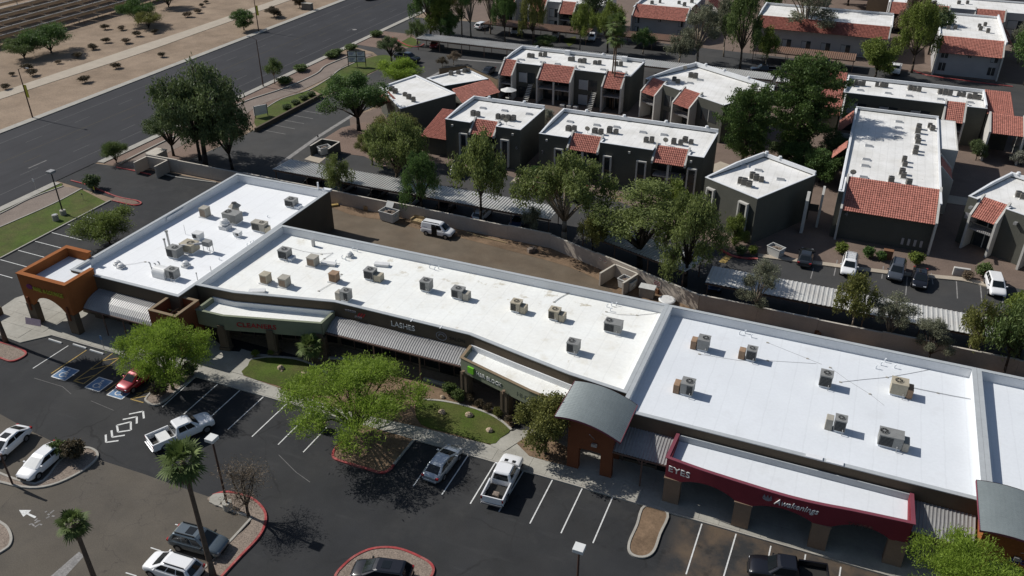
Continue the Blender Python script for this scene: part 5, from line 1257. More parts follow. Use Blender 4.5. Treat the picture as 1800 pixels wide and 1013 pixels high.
# two low office pavilions beside the lawn
of1 = thing('office_pavilion', 'low office pavilion with white roof next to the shady broad tree', 'building', (-73, 131, 0))
P = [(-80.2, 131.0), (-71.0, 122.0), (-65.9, 133.0), (-77.6, 140.0)]
shell(of1, P, 'stucco_olive', 'roof_apartment', 4.7, deckz=4.45, capm='parapet_white')
r = tiles(MB(), (-79.9, 127.6, 3.3), 4.4, (2.2, 2.2, 1.2), udir=(0.72, -0.69, 0)).build('roof_tiles', MAT['terracotta_dark'], of1); r['kind'] = 'stuff'
MB().box(-73.3, -72.9, 121.4, 122.2, 0, 3.6).build('post', MAT['fin_white'], of1)
of2 = thing('office_pavilion', 'small low pavilion with red tile skirt and two boxy roof units', 'building', (-69, 142, 0))
shell(of2, [(-75.4, 140.2), (-70.2, 137.2), (-64.5, 144.2), (-71.1, 148.6)], 'stucco_olive', 'roof_apartment', 4.3, deckz=4.0, capm='parapet_white')
r = tiles(MB(), (-65.0, 133.8, 2.7), 9.2, (-3.3, 2.6, 1.4), udir=(0.42, 0.905, 0)).build('roof_tiles', MAT['terracotta'], of2); r['kind'] = 'stuff'
MB().prism([(-69.4, 137.0), (-65.4, 134.2), (-61.8, 141.8), (-64.9, 144.0)], 0, 2.6).build('annexe', MAT['stucco_olive'], of2)
# far blocks
apE1 = apartment('far left block with red tile screens half hidden by trees', -86, 199, 0, 27, 11, 6.6, wall='stucco_grey', mans=((1, 4.5, 0.8, 1.8, 4.4, 6.8, 3, 0), (8.8, 12.6, 0.8, 1.8, 4.4, 6.8, 3, 0), (16.5, 20, 0.8, 1.8, 4.4, 6.8, 3, 0)), glass=((5.5, 8, 0.2, 2.2), (5.5, 8, 3, 5), (13.5, 16, 0.2, 2.2), (13.5, 16, 3, 5), (21, 25, 3, 5)))
apE2 = apartment('far grey block under one long red tile slope behind the brown carport', -52.4, 200.5, 0, 13.2, 20, 6.6, wall='stucco_grey', back=0.3, left=0.6, mans=((0.35, 12.85, 2.6, 0.9, 4.7, 6.95, 7, 0, 'terracotta'),), glass=((0.9, 1.9, 0.6, 2.4), (0.9, 1.9, 3.2, 4.8), (6.4, 7.0, 3.9, 4.7), (11.2, 12.2, 0.6, 2.4), (11.2, 12.2, 3.2, 4.8)))
r = tiles(MB(), (-37.4, 203.5, 5.0), 5.0, (-1.8, 0, 1.9), udir=(0, 1, 0)).build('roof_tiles', MAT['terracotta_dark'], apE2); r['kind'] = 'stuff'
r = tiles(MB(), (-34.0, 213, 4.6), 6.0, (-3.2, 0, 2.2), udir=(0, 1, 0)).build('roof_tiles', MAT['terracotta_dark'], apE2); r['kind'] = 'stuff'
MB().box(-39.1, -34.2, 212.4, 219.5, 0, 4.5).build('annexe', MAT['stucco_grey'], apE2)
apF = apartment('far long block with dark red tile slope behind the big grey tree', -24.0, 202.6, 0, 28.4, 13.6, 6.6, wall='stucco_grey', back=0.4, mans=((0.35, 28.0, 1.0, 1.4, 4.6, 6.8, 4, 0, 'terracotta_dark'),), glass=tuple((2 + 4.2 * k, 4.0 + 4.2 * k, 0.4, 2.3) for k in range(6)) )
apG = apartment('far grey gabled block under a bright red tile slope at the top right', 13.6, 195.6, 0, 12.4, 25.5, 6.8, wall='stucco_grey', back=0.35, left=0.2, right=0.8, mans=((0.35, 12.0, 3.0, 1.0, 4.6, 7.1, 7, 0, 'terracotta'),), glass=((1.0, 2.3, 0.8, 2.4), (1.0, 2.3, 3.4, 4.8), (6.0, 6.6, 3.9, 4.6), (10.2, 11.5, 0.8, 2.4), (10.2, 11.5, 3.4, 4.8)))
for yy in (204, 212):
    r = tiles(MB(), (28.2, yy, 4.8), 4.5, (-2.1, 0, 2.0), udir=(0, 1, 0)).build('roof_tiles', MAT['terracotta_dark'], apG); r['kind'] = 'stuff'
apH = apartment('farthest long white roofed block along the top right edge', 3.0, 228.5, 0, 46, 12, 6.6, wall='stucco_grey', back=0.3, mans=((0.5, 4.2, 0.8, 1.6, 4.6, 6.8, 3, 0), (8.0, 13.2, 0.8, 1.6, 4.6, 6.8, 3, 0), (19.0, 25.0, 0.8, 1.6, 4.6, 6.8, 3, 0), (31, 36, 0.8, 1.6, 4.6, 6.8, 3, 0)), glass=((5, 7, 3, 5), (15, 18, 3, 5), (26, 30, 3, 5)))
apN = apartment('distant block peeking over the top edge behind the trees', -28, 262, 0, 40, 12, 6.4, wall='stucco_grey', back=0.3)
apN2 = apartment('distant tan roofed house behind the farthest long block', -2, 246, 0, 8, 10, 5.0, wall='stucco_tan', roof='sofa_tan', back=0)
apN3 = apartment('distant block at the far right beyond the farthest long block', 26, 252, 0, 40, 12, 6.4, wall='stucco_grey', back=0.3)

# ---- condensers, skylights and dishes on the apartment roofs
cp = thing('condenser_unit', 'x', 'condenser', (0, 0, 0))
cc_ = MB().box(-0.42, 0.42, -0.42, 0.42, 0.1, 0.95).build('cabinet', MAT['condenser'], cp, local=True, bevel=0.05)
MB().tube((0, 0, 0.95), (0, 0, 0.99), 0.36, n=10).build('fan_top', MAT['ac_dark'], cp, local=True)
MB().box(-0.5, 0.5, -0.5, 0.5, -0.02, 0.1).build('pad', MAT['roof_apartment'], cp, local=True)
remember(cp)
first = [True]
def condensers(pts, z, label, grp):
    for (x, y), rk_ in zip(pts, ranks(pts)):
        o = cp if first[0] else copy_tree(cp)
        first[0] = False
        s = random.uniform(0.74, 0.92)
        o.location = (x, y, z); o.rotation_euler = (0, 0, R(random.choice((0, 0, 4, -5, 12)))); o.scale = (s, s, s * random.uniform(0.9, 1.15))
        tag(o, label + ', %s from the left' % rk_, 'condenser', grp)
condensers([(-59.77,153.10),(-59.09,153.17),(-58.02,154.67),(-57.13,154.82),(-51.73,153.92),(-51.13,153.96),(-49.56,153.59),(-48.77,153.60),(-46.60,153.61),(-45.78,153.75),(-42.68,154.31),(-41.79,154.28)], 6.45, 'condenser on the wide block with outside stairs', 'condensers on the wide block')
condensers([(-55.89,118.92),(-55.11,118.95),(-51.66,119.09),(-50.82,119.16),(-49.95,119.09),(-49.11,119.30)], 6.45, 'condenser on the small block left of the long block', 'condensers on the small block')
condensers([(-39.66,118.43),(-38.73,118.42),(-35.58,118.93),(-34.59,118.82),(-33.54,119.91),(-32.55,119.93),(-27.43,118.35),(-26.58,118.38),(-23.46,119.12),(-22.43,119.06),(-22.06,120.45),(-21.10,120.10)], 6.45, 'condenser on the long block facing the carports', 'condensers on the long block')
condensers([(-77.29,130.32),(-76.09,129.42),(-73.81,128.83),(-72.34,127.58),(-70.95,126.67)], 4.43, 'condenser on the low pavilion by the broad tree', 'condensers on the pavilion')
condensers([(-30.42,149.10),(-29.52,148.05),(-28.17,152.39),(-27.27,152.03),(-15.76,146.43),(-14.98,146.27)], 6.45, 'small dark condenser on the angled block behind the pines', 'condensers on the angled block')
condensers([(-11.96,108.52),(-11.40,108.15),(-10.69,107.85),(-10.76,110.85),(-10.21,110.46),(-9.47,110.16)], 6.45, 'small dark condenser on the free standing angled block', 'condensers on the free standing block')
condensers([(-1.80,158.28),(-0.95,158.29),(-0.39,159.04),(0.23,158.95),(0.83,159.13),(3.07,159.60),(3.91,159.61),(4.59,159.65),(8.43,159.77),(9.16,159.56),(9.89,159.36),(13.19,159.40),(13.93,159.21),(14.73,159.04),(16.15,159.37),(16.85,159.27),(17.70,158.66),(18.49,158.66),(19.18,158.63)], 6.45, 'condenser on the long block with red tile wings', 'condensers on the right long block')
condensers([(9.92,139.74),(9.82,137.72),(11.51,141.07),(11.83,139.87),(9.75,134.86),(9.84,133.15),(9.59,129.90),(9.49,128.56),(8.10,124.89),(8.20,123.16),(7.90,120.03),(8.10,118.76),(6.59,116.60),(8.77,116.50)], 6.45, 'condenser on the deep block behind the tile slope', 'condensers on the deep block')
condensers([(15.44,206.55),(16.80,207.11),(21.66,210.95),(21.75,208.12),(22.85,212.50),(23.09,206.64)], 6.65, 'condenser on the far gabled block, top right', 'condensers on the far gabled block')
condensers([(11.99,233.04),(13.17,232.24),(18.38,234.39),(20.26,235.17)], 6.45, 'condenser on the farthest long block', 'condensers on the farthest block')
condensers([(21.89,117.86),(22.38,117.50)], 6.45, 'dark condenser on the angled block at the right edge', 'condensers on the right edge block')
condensers([(-49.25,206.42),(-47.78,208.32),(-43.29,208.88),(-40.72,211.24),(-41.57,207.04)], 6.45, 'condenser on the far grey block behind the carport', 'condensers on the far grey block')
condensers([(-72.31,144.31),(-71.32,145.51),(-70.60,146.80),(-70.14,147.39)], 3.98, 'boxy unit on the small low pavilion', 'units on the small pavilion')
def skylights(pts, z, label):
    for (x, y), rk_ in zip(pts, ranks(pts)):
        o = MB((x, y, random.uniform(-8, 8))).box(-0.55, 0.55, -0.28, 0.28, z - 0.02, z + 0.12).build('roof_vent', MAT['parapet_white'])
        MB((x, y, 0)).box(-0.5, 0.5, -0.23, 0.23, z + 0.12, z + 0.22).build('vent_lid', MAT['galvanised'], o)
        tag(o, label + ', %s from the left' % rk_, 'vent', 'flat roof vents')
skylights([(-40.65,122.10),(-36.31,122.24),(-33.20,122.58),(-28.88,121.97),(-25.65,122.13)], 6.45, 'flat vent on the long block facing the carports')
skylights([(-60.44,150.94),(-56.11,150.88),(-53.14,150.90),(-48.39,150.88),(-44.12,150.69),(-41.05,150.62)], 6.45, 'flat vent on the wide block with outside stairs')
skylights([(-55.92,122.75),(-52.16,122.95),(-47.90,122.95)], 6.45, 'flat vent on the small block left of the long block')
skylights([(-12.29,114.68),(-10.36,113.75),(-7.13,111.74)], 6.45, 'flat low vent on the free standing angled block')
skylights([(0.53,156.16),(5.04,156.19),(8.38,156.09),(13.26,156.18),(17.79,156.31)], 6.45, 'flat vent on the long block with red tile wings')
skylights([(7.07,141.84),(7.05,138.96),(7.06,134.51),(4.50,132.43),(3.21,129.18),(3.18,123.53),(3.15,121.07),(3.15,116.82)], 6.45, 'flat vent on the deep block behind the tile slope')
skylights([(-27.51,148.88),(-26.31,151.34)], 6.45, 'flat vent on the angled block behind the pines')
def dish(p, z, label):
    t = thing('satellite_dish', label, 'dish', (p[0], p[1], z), 0, 'satellite dishes')
    MB().tube((0, 0, 0), (0, 0, 0.7), 0.04).build('mast', MAT['galvanised'], t, local=True)
    mb = MB(); ring = []
    for rr, dd in ((0.0, 0.0), (0.25, 0.04), (0.42, 0.13)):
        ring.append([mb.p(rr * math.cos(R(q)), -0.1 - dd - 0.25 * rr * math.sin(R(q)), 0.85 + rr * math.sin(R(q))) for q in range(0, 360, 45)])
    for a, b2 in zip(ring[:-1], ring[1:]):
        for k in range(8): mb.face((a[k], a[(k + 1) % 8], b2[(k + 1) % 8], b2[k]))
    mb.build('dish', MAT['ac_beige'], t, local=True)
dish((-36.57,118.52), 6.44, 'satellite dish between the porches of the long block'); dish((-24.49,118.45), 6.44, 'satellite dish beside the right porch of the long block')
dish((-29.89,155.43), 6.44, 'pale satellite dish on the angled block behind the pines'); dish((-49.45,117.22), 6.44, 'satellite dish on the small block left of the long block')
dish((1.72,116.43), 6.44, 'satellite dish behind the broad tile slope')

# ================================================================ carports
def carport(label, x0, x1, y0, y1, z0, z1, m='steel_roof', pitch=0.42, step=5.4, group='carports', posty=None, amp=0.09):
    """sheet roof from (y0, z0) at the near edge to (y1, z1) at the far edge, on posts"""
    t = thing('carport', label, 'carport', ((x0 + x1) / 2, (y0 + y1) / 2, 0), 0, group)
    corr(MB(), (x0, y1), (1, 0), x1 - x0, [(0, z1), (-(y1 - y0), z0)], pitch, amp).build('sheet_roof', MAT[m], t)
    MB().box(x0, x1, y0 + 0.25, y0 + 0.4, min(z0, z1) - 0.28, min(z0, z1) - 0.07).box(x0, x1, y1 - 0.4, y1 - 0.25, min(z0, z1) - 0.28, min(z0, z1) - 0.07).build('beam', MAT['carport_brown'], t)
    n = int((x1 - x0) / step); st = (x1 - x0 - 0.6) / max(1, n)
    yp = posty if posty is not None else y0 + 0.33
    for k in range(n + 1):
        x = x0 + 0.3 + k * st
        MB().box(x - 0.06, x + 0.06, yp - 0.06, yp + 0.06, 0, min(z0, z1) - 0.1).build('post', MAT['carport_brown'], t)
        MB().box(x - 0.05, x + 0.05, y1 - 0.38, y1 - 0.27, 0, min(z0, z1) - 0.1).build('post', MAT['carport_brown'], t)
    return t
carport('long ribbed grey carport behind the boundary wall, dappled by tree shade', -78.5, -34.2, 95.9, 100.4, 2.65, 2.5)
cp2 = carport('short ribbed carport slanting along the bent boundary wall', -1, 1, 0, 1, 2.6, 2.6) if False else None
t = thing('carport', 'short ribbed carport slanting along the bent boundary wall', 'carport', (-21.5, 93.5, 0), 0, 'carports')
ang = math.degrees(math.atan2(88.9 - 94.0, -14.6 + 29.4))
L2 = math.hypot(14.8, 5.1)
mb = MB((-29.4, 94.0, ang)); corr(mb, (0, 4.6), (1, 0), L2, [(0, 2.5), (-4.6, 2.65)], 0.42, 0.09); mb.build('sheet_roof', MAT['steel_roof'], t)
MB((-29.4, 94.0, ang)).box(0, L2, 0.25, 0.4, 2.22, 2.43).box(0, L2, 4.2, 4.35, 2.22, 2.43).build('beam', MAT['carport_brown'], t)
for k in range(4):
    for v in (0.32, 4.28): MB((-29.4, 94.0, ang)).box(0.3 + k * 5 - 0.06, 0.3 + k * 5 + 0.06, v - 0.06, v + 0.06, 0, 2.25).build('post', MAT['carport_brown'], t)
carport('pale ribbed carport behind the clean white shop roof', -11.9, 46, 87.4, 91.9, 2.65, 2.5, pitch=0.5, amp=0.055)
carport('weathered carport beyond the small pavilion, left part shaded blue', -93.8, -66.0, 170.2, 175.0, 2.6, 2.5)
carport('weathered carport behind the wide block with outside stairs', -65.5, -46.0, 170.4, 175.0, 2.6, 2.5)
carport('ribbed grey carport behind the angled block and pines', -42.5, -15.5, 169.4, 174.3, 2.6, 2.5)
carport('grey carport stub between the pines and the long right block', -14.8, -4.0, 168.8, 173.4, 2.6, 2.5)
carport('brown sheet carport at the top left of the far lot', -85.5, -59.5, 188.6, 193.6, 2.5, 2.6, 'carport_brown')
carport('brown sheet carport in front of the far grey block', -51.8, -37.8, 190.2, 195.0, 2.5, 2.6, 'carport_brown')
carport('brown sheet carport below the big grey tree', -22.5, -1.5, 189.6, 194.8, 2.5, 2.6, 'carport_brown')
carport('pale carport at the far right beyond the red tile wing', 25.5, 40, 156, 160.5, 2.5, 2.6)

# ================================================================ walls, enclosures, bins
bw = thing('boundary_wall', 'long tan boundary wall between the alley and the apartment carports', 'wall', (-40, 93, 0))
WP = [(-101.4, 94.4), (-70, 94.0), (-33.0, 93.1), (-12.0, 85.35), (60, 85.0)]
for k in range(len(WP) - 1):
    p, q = WP[k], WP[k + 1]
    L = math.hypot(q[0] - p[0], q[1] - p[1]); n = max(1, int(L / 6.1)); u = unit(p, q)
    for j in range(n):
        a = (p[0] + u[0] * L * j / n, p[1] + u[1] * L * j / n); b = (p[0] + u[0] * L * (j + 1) / n, p[1] + u[1] * L * (j + 1) / n)
        st = 0.06 * ((j + k) % 3)
        pn = MB().wallpath([(a[0] + u[0] * 0.01, a[1] + u[1] * 0.01), (b[0] - u[0] * 0.01, b[1] - u[1] * 0.01)], 0.2, 0, 2.05 - st).build('wall_panel', MAT['block_wall'], bw)
        MB().wallpath([a, b], 0.24, 2.05 - st, 2.13 - st).build('wall_cap', MAT['block_cap'], pn)
def signp(p, label, w, h, z, lines, parent):
    s = MB((p[0], p[1], -20.5)).box(0, w, -0.14, -0.11, z, z + h).build('notice', MAT['block_cap'], parent)
    mb = MB((p[0], p[1], -20.5))
    for k in range(lines): mb.box(0.1, w - 0.1, -0.15, -0.141, z + h - 0.18 - k * 0.22, z + h - 0.10 - k * 0.22)
    mb.build('notice_lettering', MAT['kerb_red'], s)
signp((-17.9, 87.52), 'x', 1.1, 0.75, 1.0, 3, bw)
signp((-25.6, 90.38), 'x', 0.5, 0.4, 1.2, 1, bw); signp((-24.9, 90.1), 'x', 0.5, 0.4, 1.2, 1, bw)
def enclosure(label, x0, x1, y0, y1, h, m='block_wall', frame=None, openside='front'):
    t = thing('bin_enclosure', label, 'enclosure', ((frame[0] if frame else (x0 + x1) / 2), (frame[1] if frame else (y0 + y1) / 2), 0), 0, 'bin enclosures')
    for a in (((x0, y0), (x0, y1)), ((x1, y0), (x1, y1)), ((x0 + 0.1, y1), (x1 - 0.1, y1))):
        w = MB(frame).wallpath(list(a), 0.2, 0, h).build('wall', MAT[m], t)
        MB(frame).wallpath(list(a), 0.24, h, h + 0.06).build('coping', MAT['block_cap'], w)
    return t
enclosure('tan bin enclosure built against the bend of the boundary wall', 0.0, 3.4, -3.3, -0.3, 1.7, frame=(-23.1, 89.4, -20))
enclosure('tan block bin enclosure at the end of the wall near the road', -100.9, -96.8, 91.2, 94.0, 1.9)
enclosure('dark block bin enclosure beside the apartment driveway', -80.0, -76.6, 107.9, 111.3, 1.7, 'stucco_olive')
ub = MB().prism([(-101.9, 94.9), (-99.9, 94.9), (-99.9, 97.3), (-101.9, 97.3)], 0, 1.9).build('utility_vault', MAT['block_wall']); tag(ub, 'square tan block box at the end of the boundary wall by the road', 'utility box')
MB().box(-102.0, -99.8, 94.8, 97.4, 1.9, 2.0).build('lid', MAT['block_cap'], ub)
def bin_(p, rz, label, m='bin_white', w=1.9, d=1.3, h=1.3, lid=True):
    t = thing('dumpster', label, 'dumpster', (p[0], p[1], 0.02), rz, 'dumpsters')
    mb = MB(); z0 = 0.12
    lo = [mb.p(x, y, z0) for x, y in ((-w / 2 + 0.12, -d / 2 + 0.12), (w / 2 - 0.12, -d / 2 + 0.12), (w / 2 - 0.12, d / 2), (-w / 2 + 0.12, d / 2))]
    hi = [mb.p(x, y, h) for x, y in ((-w / 2, -d / 2), (w / 2, -d / 2), (w / 2, d / 2), (-w / 2, d / 2))]
    for k in range(4): mb.face((lo[k], lo[(k + 1) % 4], hi[(k + 1) % 4], hi[k]))
    mb.face(lo[::-1]); mb.build('bin', MAT[m], t, local=True)
    MB().wallpath(rect(-w / 2, w / 2, -d / 2, d / 2), 0.09, h - 0.04, h + 0.05, True).build('rim', MAT[m], t, local=True)
    for sx in (-1, 1): MB().box(sx * w / 2 - 0.1, sx * w / 2 + 0.1, -0.3, 0.3, h * 0.55, h * 0.7).build('lift_pocket', MAT[m], t, local=True)
    mb = MB(); rr = random.Random(3)
    for k in range(9):
        x, y, s = rr.uniform(-w / 2 + .25, w / 2 - .25), rr.uniform(-d / 2 + .25, d / 2 - .25), rr.uniform(.15, .3)
        mb.box(x - s, x + s, y - s * .7, y + s * .7, h - 0.5, h - 0.25 + rr.uniform(0, .15))
    mb.build('rubbish', MAT['trash'], t, local=True)['kind'] = 'stuff'
    if lid: 
        mb = MB(); mb.poly([(-w / 2, d / 2, h + 0.06), (0, d / 2, h + 0.06), (0, d / 2 + 0.5, h + 0.75), (-w / 2, d / 2 + 0.5, h + 0.75)]); mb.poly([(-w / 2, d / 2 + 0.05, h + 0.02), (-w / 2, d / 2 + 0.55, h + 0.72), (0, d / 2 + 0.55, h + 0.72), (0, d / 2 + 0.05, h + 0.02)]); mb.build('lid', MAT[m], t, local=True)
    return t
bin_((-21.0, 86.9), -20, 'open white dumpster full of rubbish in the enclosure by the bent wall', lid=False)
bin_((-56.53,92.10), -8, 'white dumpster with raised lid standing behind the van', w=2.4, d=1.6, h=1.5)
bin_((-78.4, 109.4), 60, 'white dumpster in the dark enclosure by the apartment driveway', lid=False)
bin_((-5.58,102.15), -28, 'white dumpster near the free standing angled block', lid=False)
eb = thing('utility_cabinet', 'squat pale utility cabinet beside the enclosure on the alley', 'cabinet', (*(-18.27,86.10), 0))
MB().box(-0.85, 0.85, -0.5, 0.5, 0, 1.25).build('body', MAT['ac_beige'], eb, local=True, bevel=0.03)
MB().box(-0.95, 0.95, -0.6, 0.6, 1.25, 1.36).build('roof', MAT['bin_white'], eb, local=True)
tk = thing('round_tank', 'round white topped tank behind the dividing wall on the alley', 'tank', (*(-15.72,85.50), 0))
MB().tube((0, 0, 0), (0, 0, .5), 0.95, n=20).build('body', MAT['ac_beige'], tk, local=True); MB().tube((0, 0, .5), (0, 0, .58), 1.0, 0.85, n=20).build('lid', MAT['duct_white'], tk, local=True)
def furniture(p, rz, label, m, w, d, h, name='sofa'):
    t = thing(name, label, 'furniture', (p[0], p[1], 0.02), rz)
    MB().box(-w / 2, w / 2, -d / 2, d / 2, 0, h * 0.5).build('seat', MAT[m], t, local=True, bevel=0.06)
    MB().box(-w / 2, w / 2, d / 2 - 0.25, d / 2, h * 0.5, h).build('back', MAT[m], t, local=True, bevel=0.05)
    for s in (-1, 1): MB().box(s * (w / 2 - 0.1) - 0.1, s * (w / 2 - 0.1) + 0.1, -d / 2, d / 2 - 0.26, h * 0.5, h * 0.75).build('arm', MAT[m], t, local=True, bevel=0.04)
furniture((-52.39,93.05), -8, 'tan discarded sofa between the dumpster and the van', 'sofa_tan', 2.2, 1.1, 0.9)
furniture((-54.50,94.49), -12, 'brown discarded sofa leaning on the boundary wall', 'wood_brown', 2.3, 1.0, 0.9)
for k, (pp, c, d) in enumerate((((-58.94,94.24), 'black', 'black rubbish bag against the wall left of the dumpster'), ((-58.52,94.81), 'black', 'second black rubbish bag against the wall behind the dumpster'), ((-61.24,93.89), 'cardboard', 'crumpled cardboard on the dirt verge'), ((-34.97,91.32), 'trash', 'heap of branches on the dirt verge'), ((-17.12,87.85), 'wood_brown', 'pile of brown rubble at the foot of the bent wall'), ((1.28,85.44), 'wood_brown', 'heap of wood behind the clean roof parapet'), ((5.93,85.33), 'solar_frame', 'grey panel leaning behind the clean roof'), ((9.39,85.94), 'ac_tan', 'tan box standing behind the clean roof'), ((10.64,86.23), 'bin_white', 'white box standing behind the clean roof'))):
    mb = MB((pp[0], pp[1], 17 * k)); rr = random.Random(k)
    t = []
    for j in range(5 if k not in (6, 7, 8) else 1):
        x, y, s = rr.uniform(-.5, .5), rr.uniform(-.25, .25), rr.uniform(.25, .45)
        mb.box(x - s, x + s, y - s * .7, y + s * .7, 0, s * rr.uniform(.9, 1.8))
    tag(mb.build('rubbish_pile', MAT[c], bevel=0.08), d, 'rubbish')
MB([(-224.16,170.99)][0] + (0,)) 
yb = tag(MB((*(-66.78,92.61), 40)).box(-1.4, 1.4, -0.25, 0.25, 0.0, 0.3).build('yellow_barrier', MAT['paint_yellow'], bevel=0.04), 'yellow painted barrier beside the back corner of the west wing', 'barrier')
tag(MB().pipe([(*(-45.04,92.75), 0.1), (*(-41.45,92.26), 0.12), (*(-38.91,92.08), 0.1)], 0.07, 5).build('timber_rail', MAT['sofa_tan']), 'thin timber lying on the verge right of the van', 'timber')

# ================================================================ lamps, poles, signs
def lot_lamp(p, h, label, m='pole_brown', head='lamp_white', hs=0.75, rz=0, base=True):
    t = thing('lot_lamp', label, 'lamp post', (p[0], p[1], 0), rz, 'parking lot lamps')
    if base: MB().tube((0, 0, 0), (0, 0, 0.75), 0.42, 0.40, 14).build('base', MAT['concrete'], t, local=True)
    MB().tube((0, 0, 0.7 if base else 0), (0, 0, h - 0.2), 0.10, 0.08, 8).build('pole', MAT[m], t, local=True)
    hd = MB().box(-hs / 2, hs / 2, -hs / 2, hs / 2, h - 0.2, h + 0.12).build('lamp_head', MAT[head], t, local=True, bevel=0.02)
    MB().box(-hs / 2 + 0.06, hs / 2 - 0.06, -hs / 2 + 0.06, hs / 2 - 0.06, h - 0.23, h - 0.2).build('lens', MAT['window_glass'], hd, local=True)
    return t
lot_lamp((-42.1, 39.1), 7.75, 'brown lot lamp with white square head beside the leafless tree', hs=0.8)
lot_lamp((-11.99,41.63), 5.4, 'brown lot lamp with white square head at the bottom centre', hs=0.8)
lot_lamp((-99.89,76.11), 6.6, 'dark lot lamp standing on the lawn beside the road', 'pole_dark', 'lamp_grey', 0.9)
cb = thing('concrete_base', 'short round concrete base left of the lawn lamp post', 'lamp base', (*(-99.41,74.36), 0)); MB().tube((0, 0, 0), (0, 0, 0.9), 0.42, 0.40, 14).build('base', MAT['concrete'], cb, local=True); MB().tube((0, 0, 0.9), (0, 0, 0.95), 0.3, 0.28, 14).build('cap', MAT['galvanised'], cb, local=True)
bl = thing('bent_lamp', 'dark L shaped lamp post in the gravel island beside the white sedan', 'lamp post', (*(-61.24,34.19), 0))
MB().tube((0, 0, 0), (0, 0, 3.4), 0.09).build('pole', MAT['pole_brown'], bl, local=True); MB().box(-2.4, 0.1, -0.1, 0.1, 3.4, 3.55).build('arm', MAT['pole_brown'], bl, local=True)
def street_lamp(p, h, label, arm=2.2, flag=False):
    t = thing('street_lamp', label, 'street lamp', (p[0], p[1], 0), 0, 'street lamps')
    MB().pipe([(0, 0, 0), (0, 0, h)], [0.13, 0.07], 8).build('pole', MAT['pole_brown'], t, local=True)
    a = MB().pipe([(0, 0, h - 0.1), (arm * 0.5, 0, h + 0.35), (arm, 0, h + 0.4)], 0.04, 6).build('arm', MAT['pole_brown'], t, local=True)
    MB().box(arm - 0.05, arm + 0.6, -0.14, 0.14, h + 0.33, h + 0.45).build('lamp_head', MAT['lamp_grey'], a, local=True)
    if flag: MB().box(0.15, 0.75, -0.02, 0.02, 3.9, 6.2).build('banner', MAT['sign_yellow'], t, local=True)
street_lamp((-136.78,103.84), 9.0, 'street lamp with yellow banner on the far kerb at the left', 2.0, True)
street_lamp((-136.68,169.93), 9.2, 'street lamp with yellow banner on the far kerb at the top', 2.0, True)
street_lamp((-109.37,134.83), 9.4, 'tall plain street lamp on the near kerb beside the small tree', -2.0)
bs = thing('billboard', 'four panel real estate billboard on the lawn by the brick path', 'billboard', (*(-99.80,153.50), 0))
fr = (*(-100.92,153.03), 22)
for u in (0.0, 1.85, 3.7): MB(fr).box(u - 0.07, u + 0.07, -0.07, 0.07, 0, 3.4).build('post', MAT['pole_dark'], bs)
for u in (0.1, 1.95):
    for z in (1.15, 2.3):
        pn = MB(fr).box(u, u + 1.65, -0.04, 0.04, z, z + 1.0).build('panel', MAT['sign_white'], bs)
        mb = MB(fr)
        for k in range(3): mb.box(u + 0.2, u + 1.4 - 0.2 * k, -0.06, -0.045, z + 0.7 - 0.22 * k, z + 0.8 - 0.22 * k)
        mb.build('print', MAT['sign_blue'], pn)
for z in (1.02, 2.17, 3.32): MB(fr).box(-0.07, 3.77, -0.085, 0.085, z, z + 0.12).build('rail', MAT['pole_dark'], bs)
def post_sign(p, h, label, m, w=0.35, hh=0.5, rz=0):
    t = thing('post_sign', label, 'sign', (p[0], p[1], 0), rz, 'post signs')
    MB().tube((0, 0, 0), (0, 0, h), 0.03, n=6).build('post', MAT['galvanised'], t, local=True)
    MB().box(-w / 2, w / 2, -0.045, -0.03, h - hh, h).build('plate', MAT[m], t, local=True)
post_sign((-69.37,52.90), 1.9, 'blue accessible parking sign on a post before the silver awning', 'paint_blue')
post_sign((-65.95,52.95), 1.9, 'blue accessible parking sign beside the bright green tree', 'paint_blue')
post_sign((-110.28,80.78), 1.9, 'small sign on a post by the road kerb at the left', 'sign_white')
post_sign((-101.12,80.90), 1.1, 'short dark marker post on the lawn', 'pole_dark', 0.25, 0.25)
post_sign((-101.73,83.66), 0.9, 'short yellow marker beside the dark bush on the lawn', 'sign_yellow', 0.25, 0.5)
post_sign((-81.14,111.88), 2.0, 'small sign beside the dark bin enclosure', 'pole_dark', 0.3, 0.3)
fs = thing('yard_sign', 'pale yard sign at the left end of the small lawn', 'sign', (*(-98.89,120.16), 0), 60)
MB().box(-1.3, 1.3, -0.06, 0.06, 0.5, 2.2).build('panel', MAT['sign_white'], fs, local=True)
for s in (-1.2, 1.2): MB().box(s - 0.06, s + 0.06, -0.061, 0.061, 0, 2.25).build('post', MAT['pole_dark'], fs, local=True)
lwall = tag(MB().wallpath([(-85.55,53.94),(-85.60,53.52),(-85.78,52.16)], 0.3, 0, 1.1).build('low_wall', MAT['stucco_brown']), 'short low brown wall at the left edge beside the orange tower', 'wall')
ms = thing('monument_sign', 'low white framed sign before the right apartment walk', 'sign', (*(16.34,105.68), 0), 4)
MB().box(-0.95, 0.95, -0.2, 0.2, 0, 1.1).build('frame', MAT['fin_white'], ms, local=True, bevel=0.04); MB().box(-0.7, 0.7, -0.23, -0.2, 0.1, 0.85).build('panel', MAT['stucco_grey'], ms, local=True)
ub2 = thing('electrical_box', 'grey electrical box on the far kerb at the top', 'utility box', (*(-138.87,193.89), 0))
MB().box(-1.4, 1.4, -0.6, 0.6, 0, 1.6).build('cabinet', MAT['condenser'], ub2, local=True); MB().box(-1.5, 1.5, -0.7, 0.7, 1.6, 1.7).build('lid', MAT['ac_beige'], ub2, local=True)
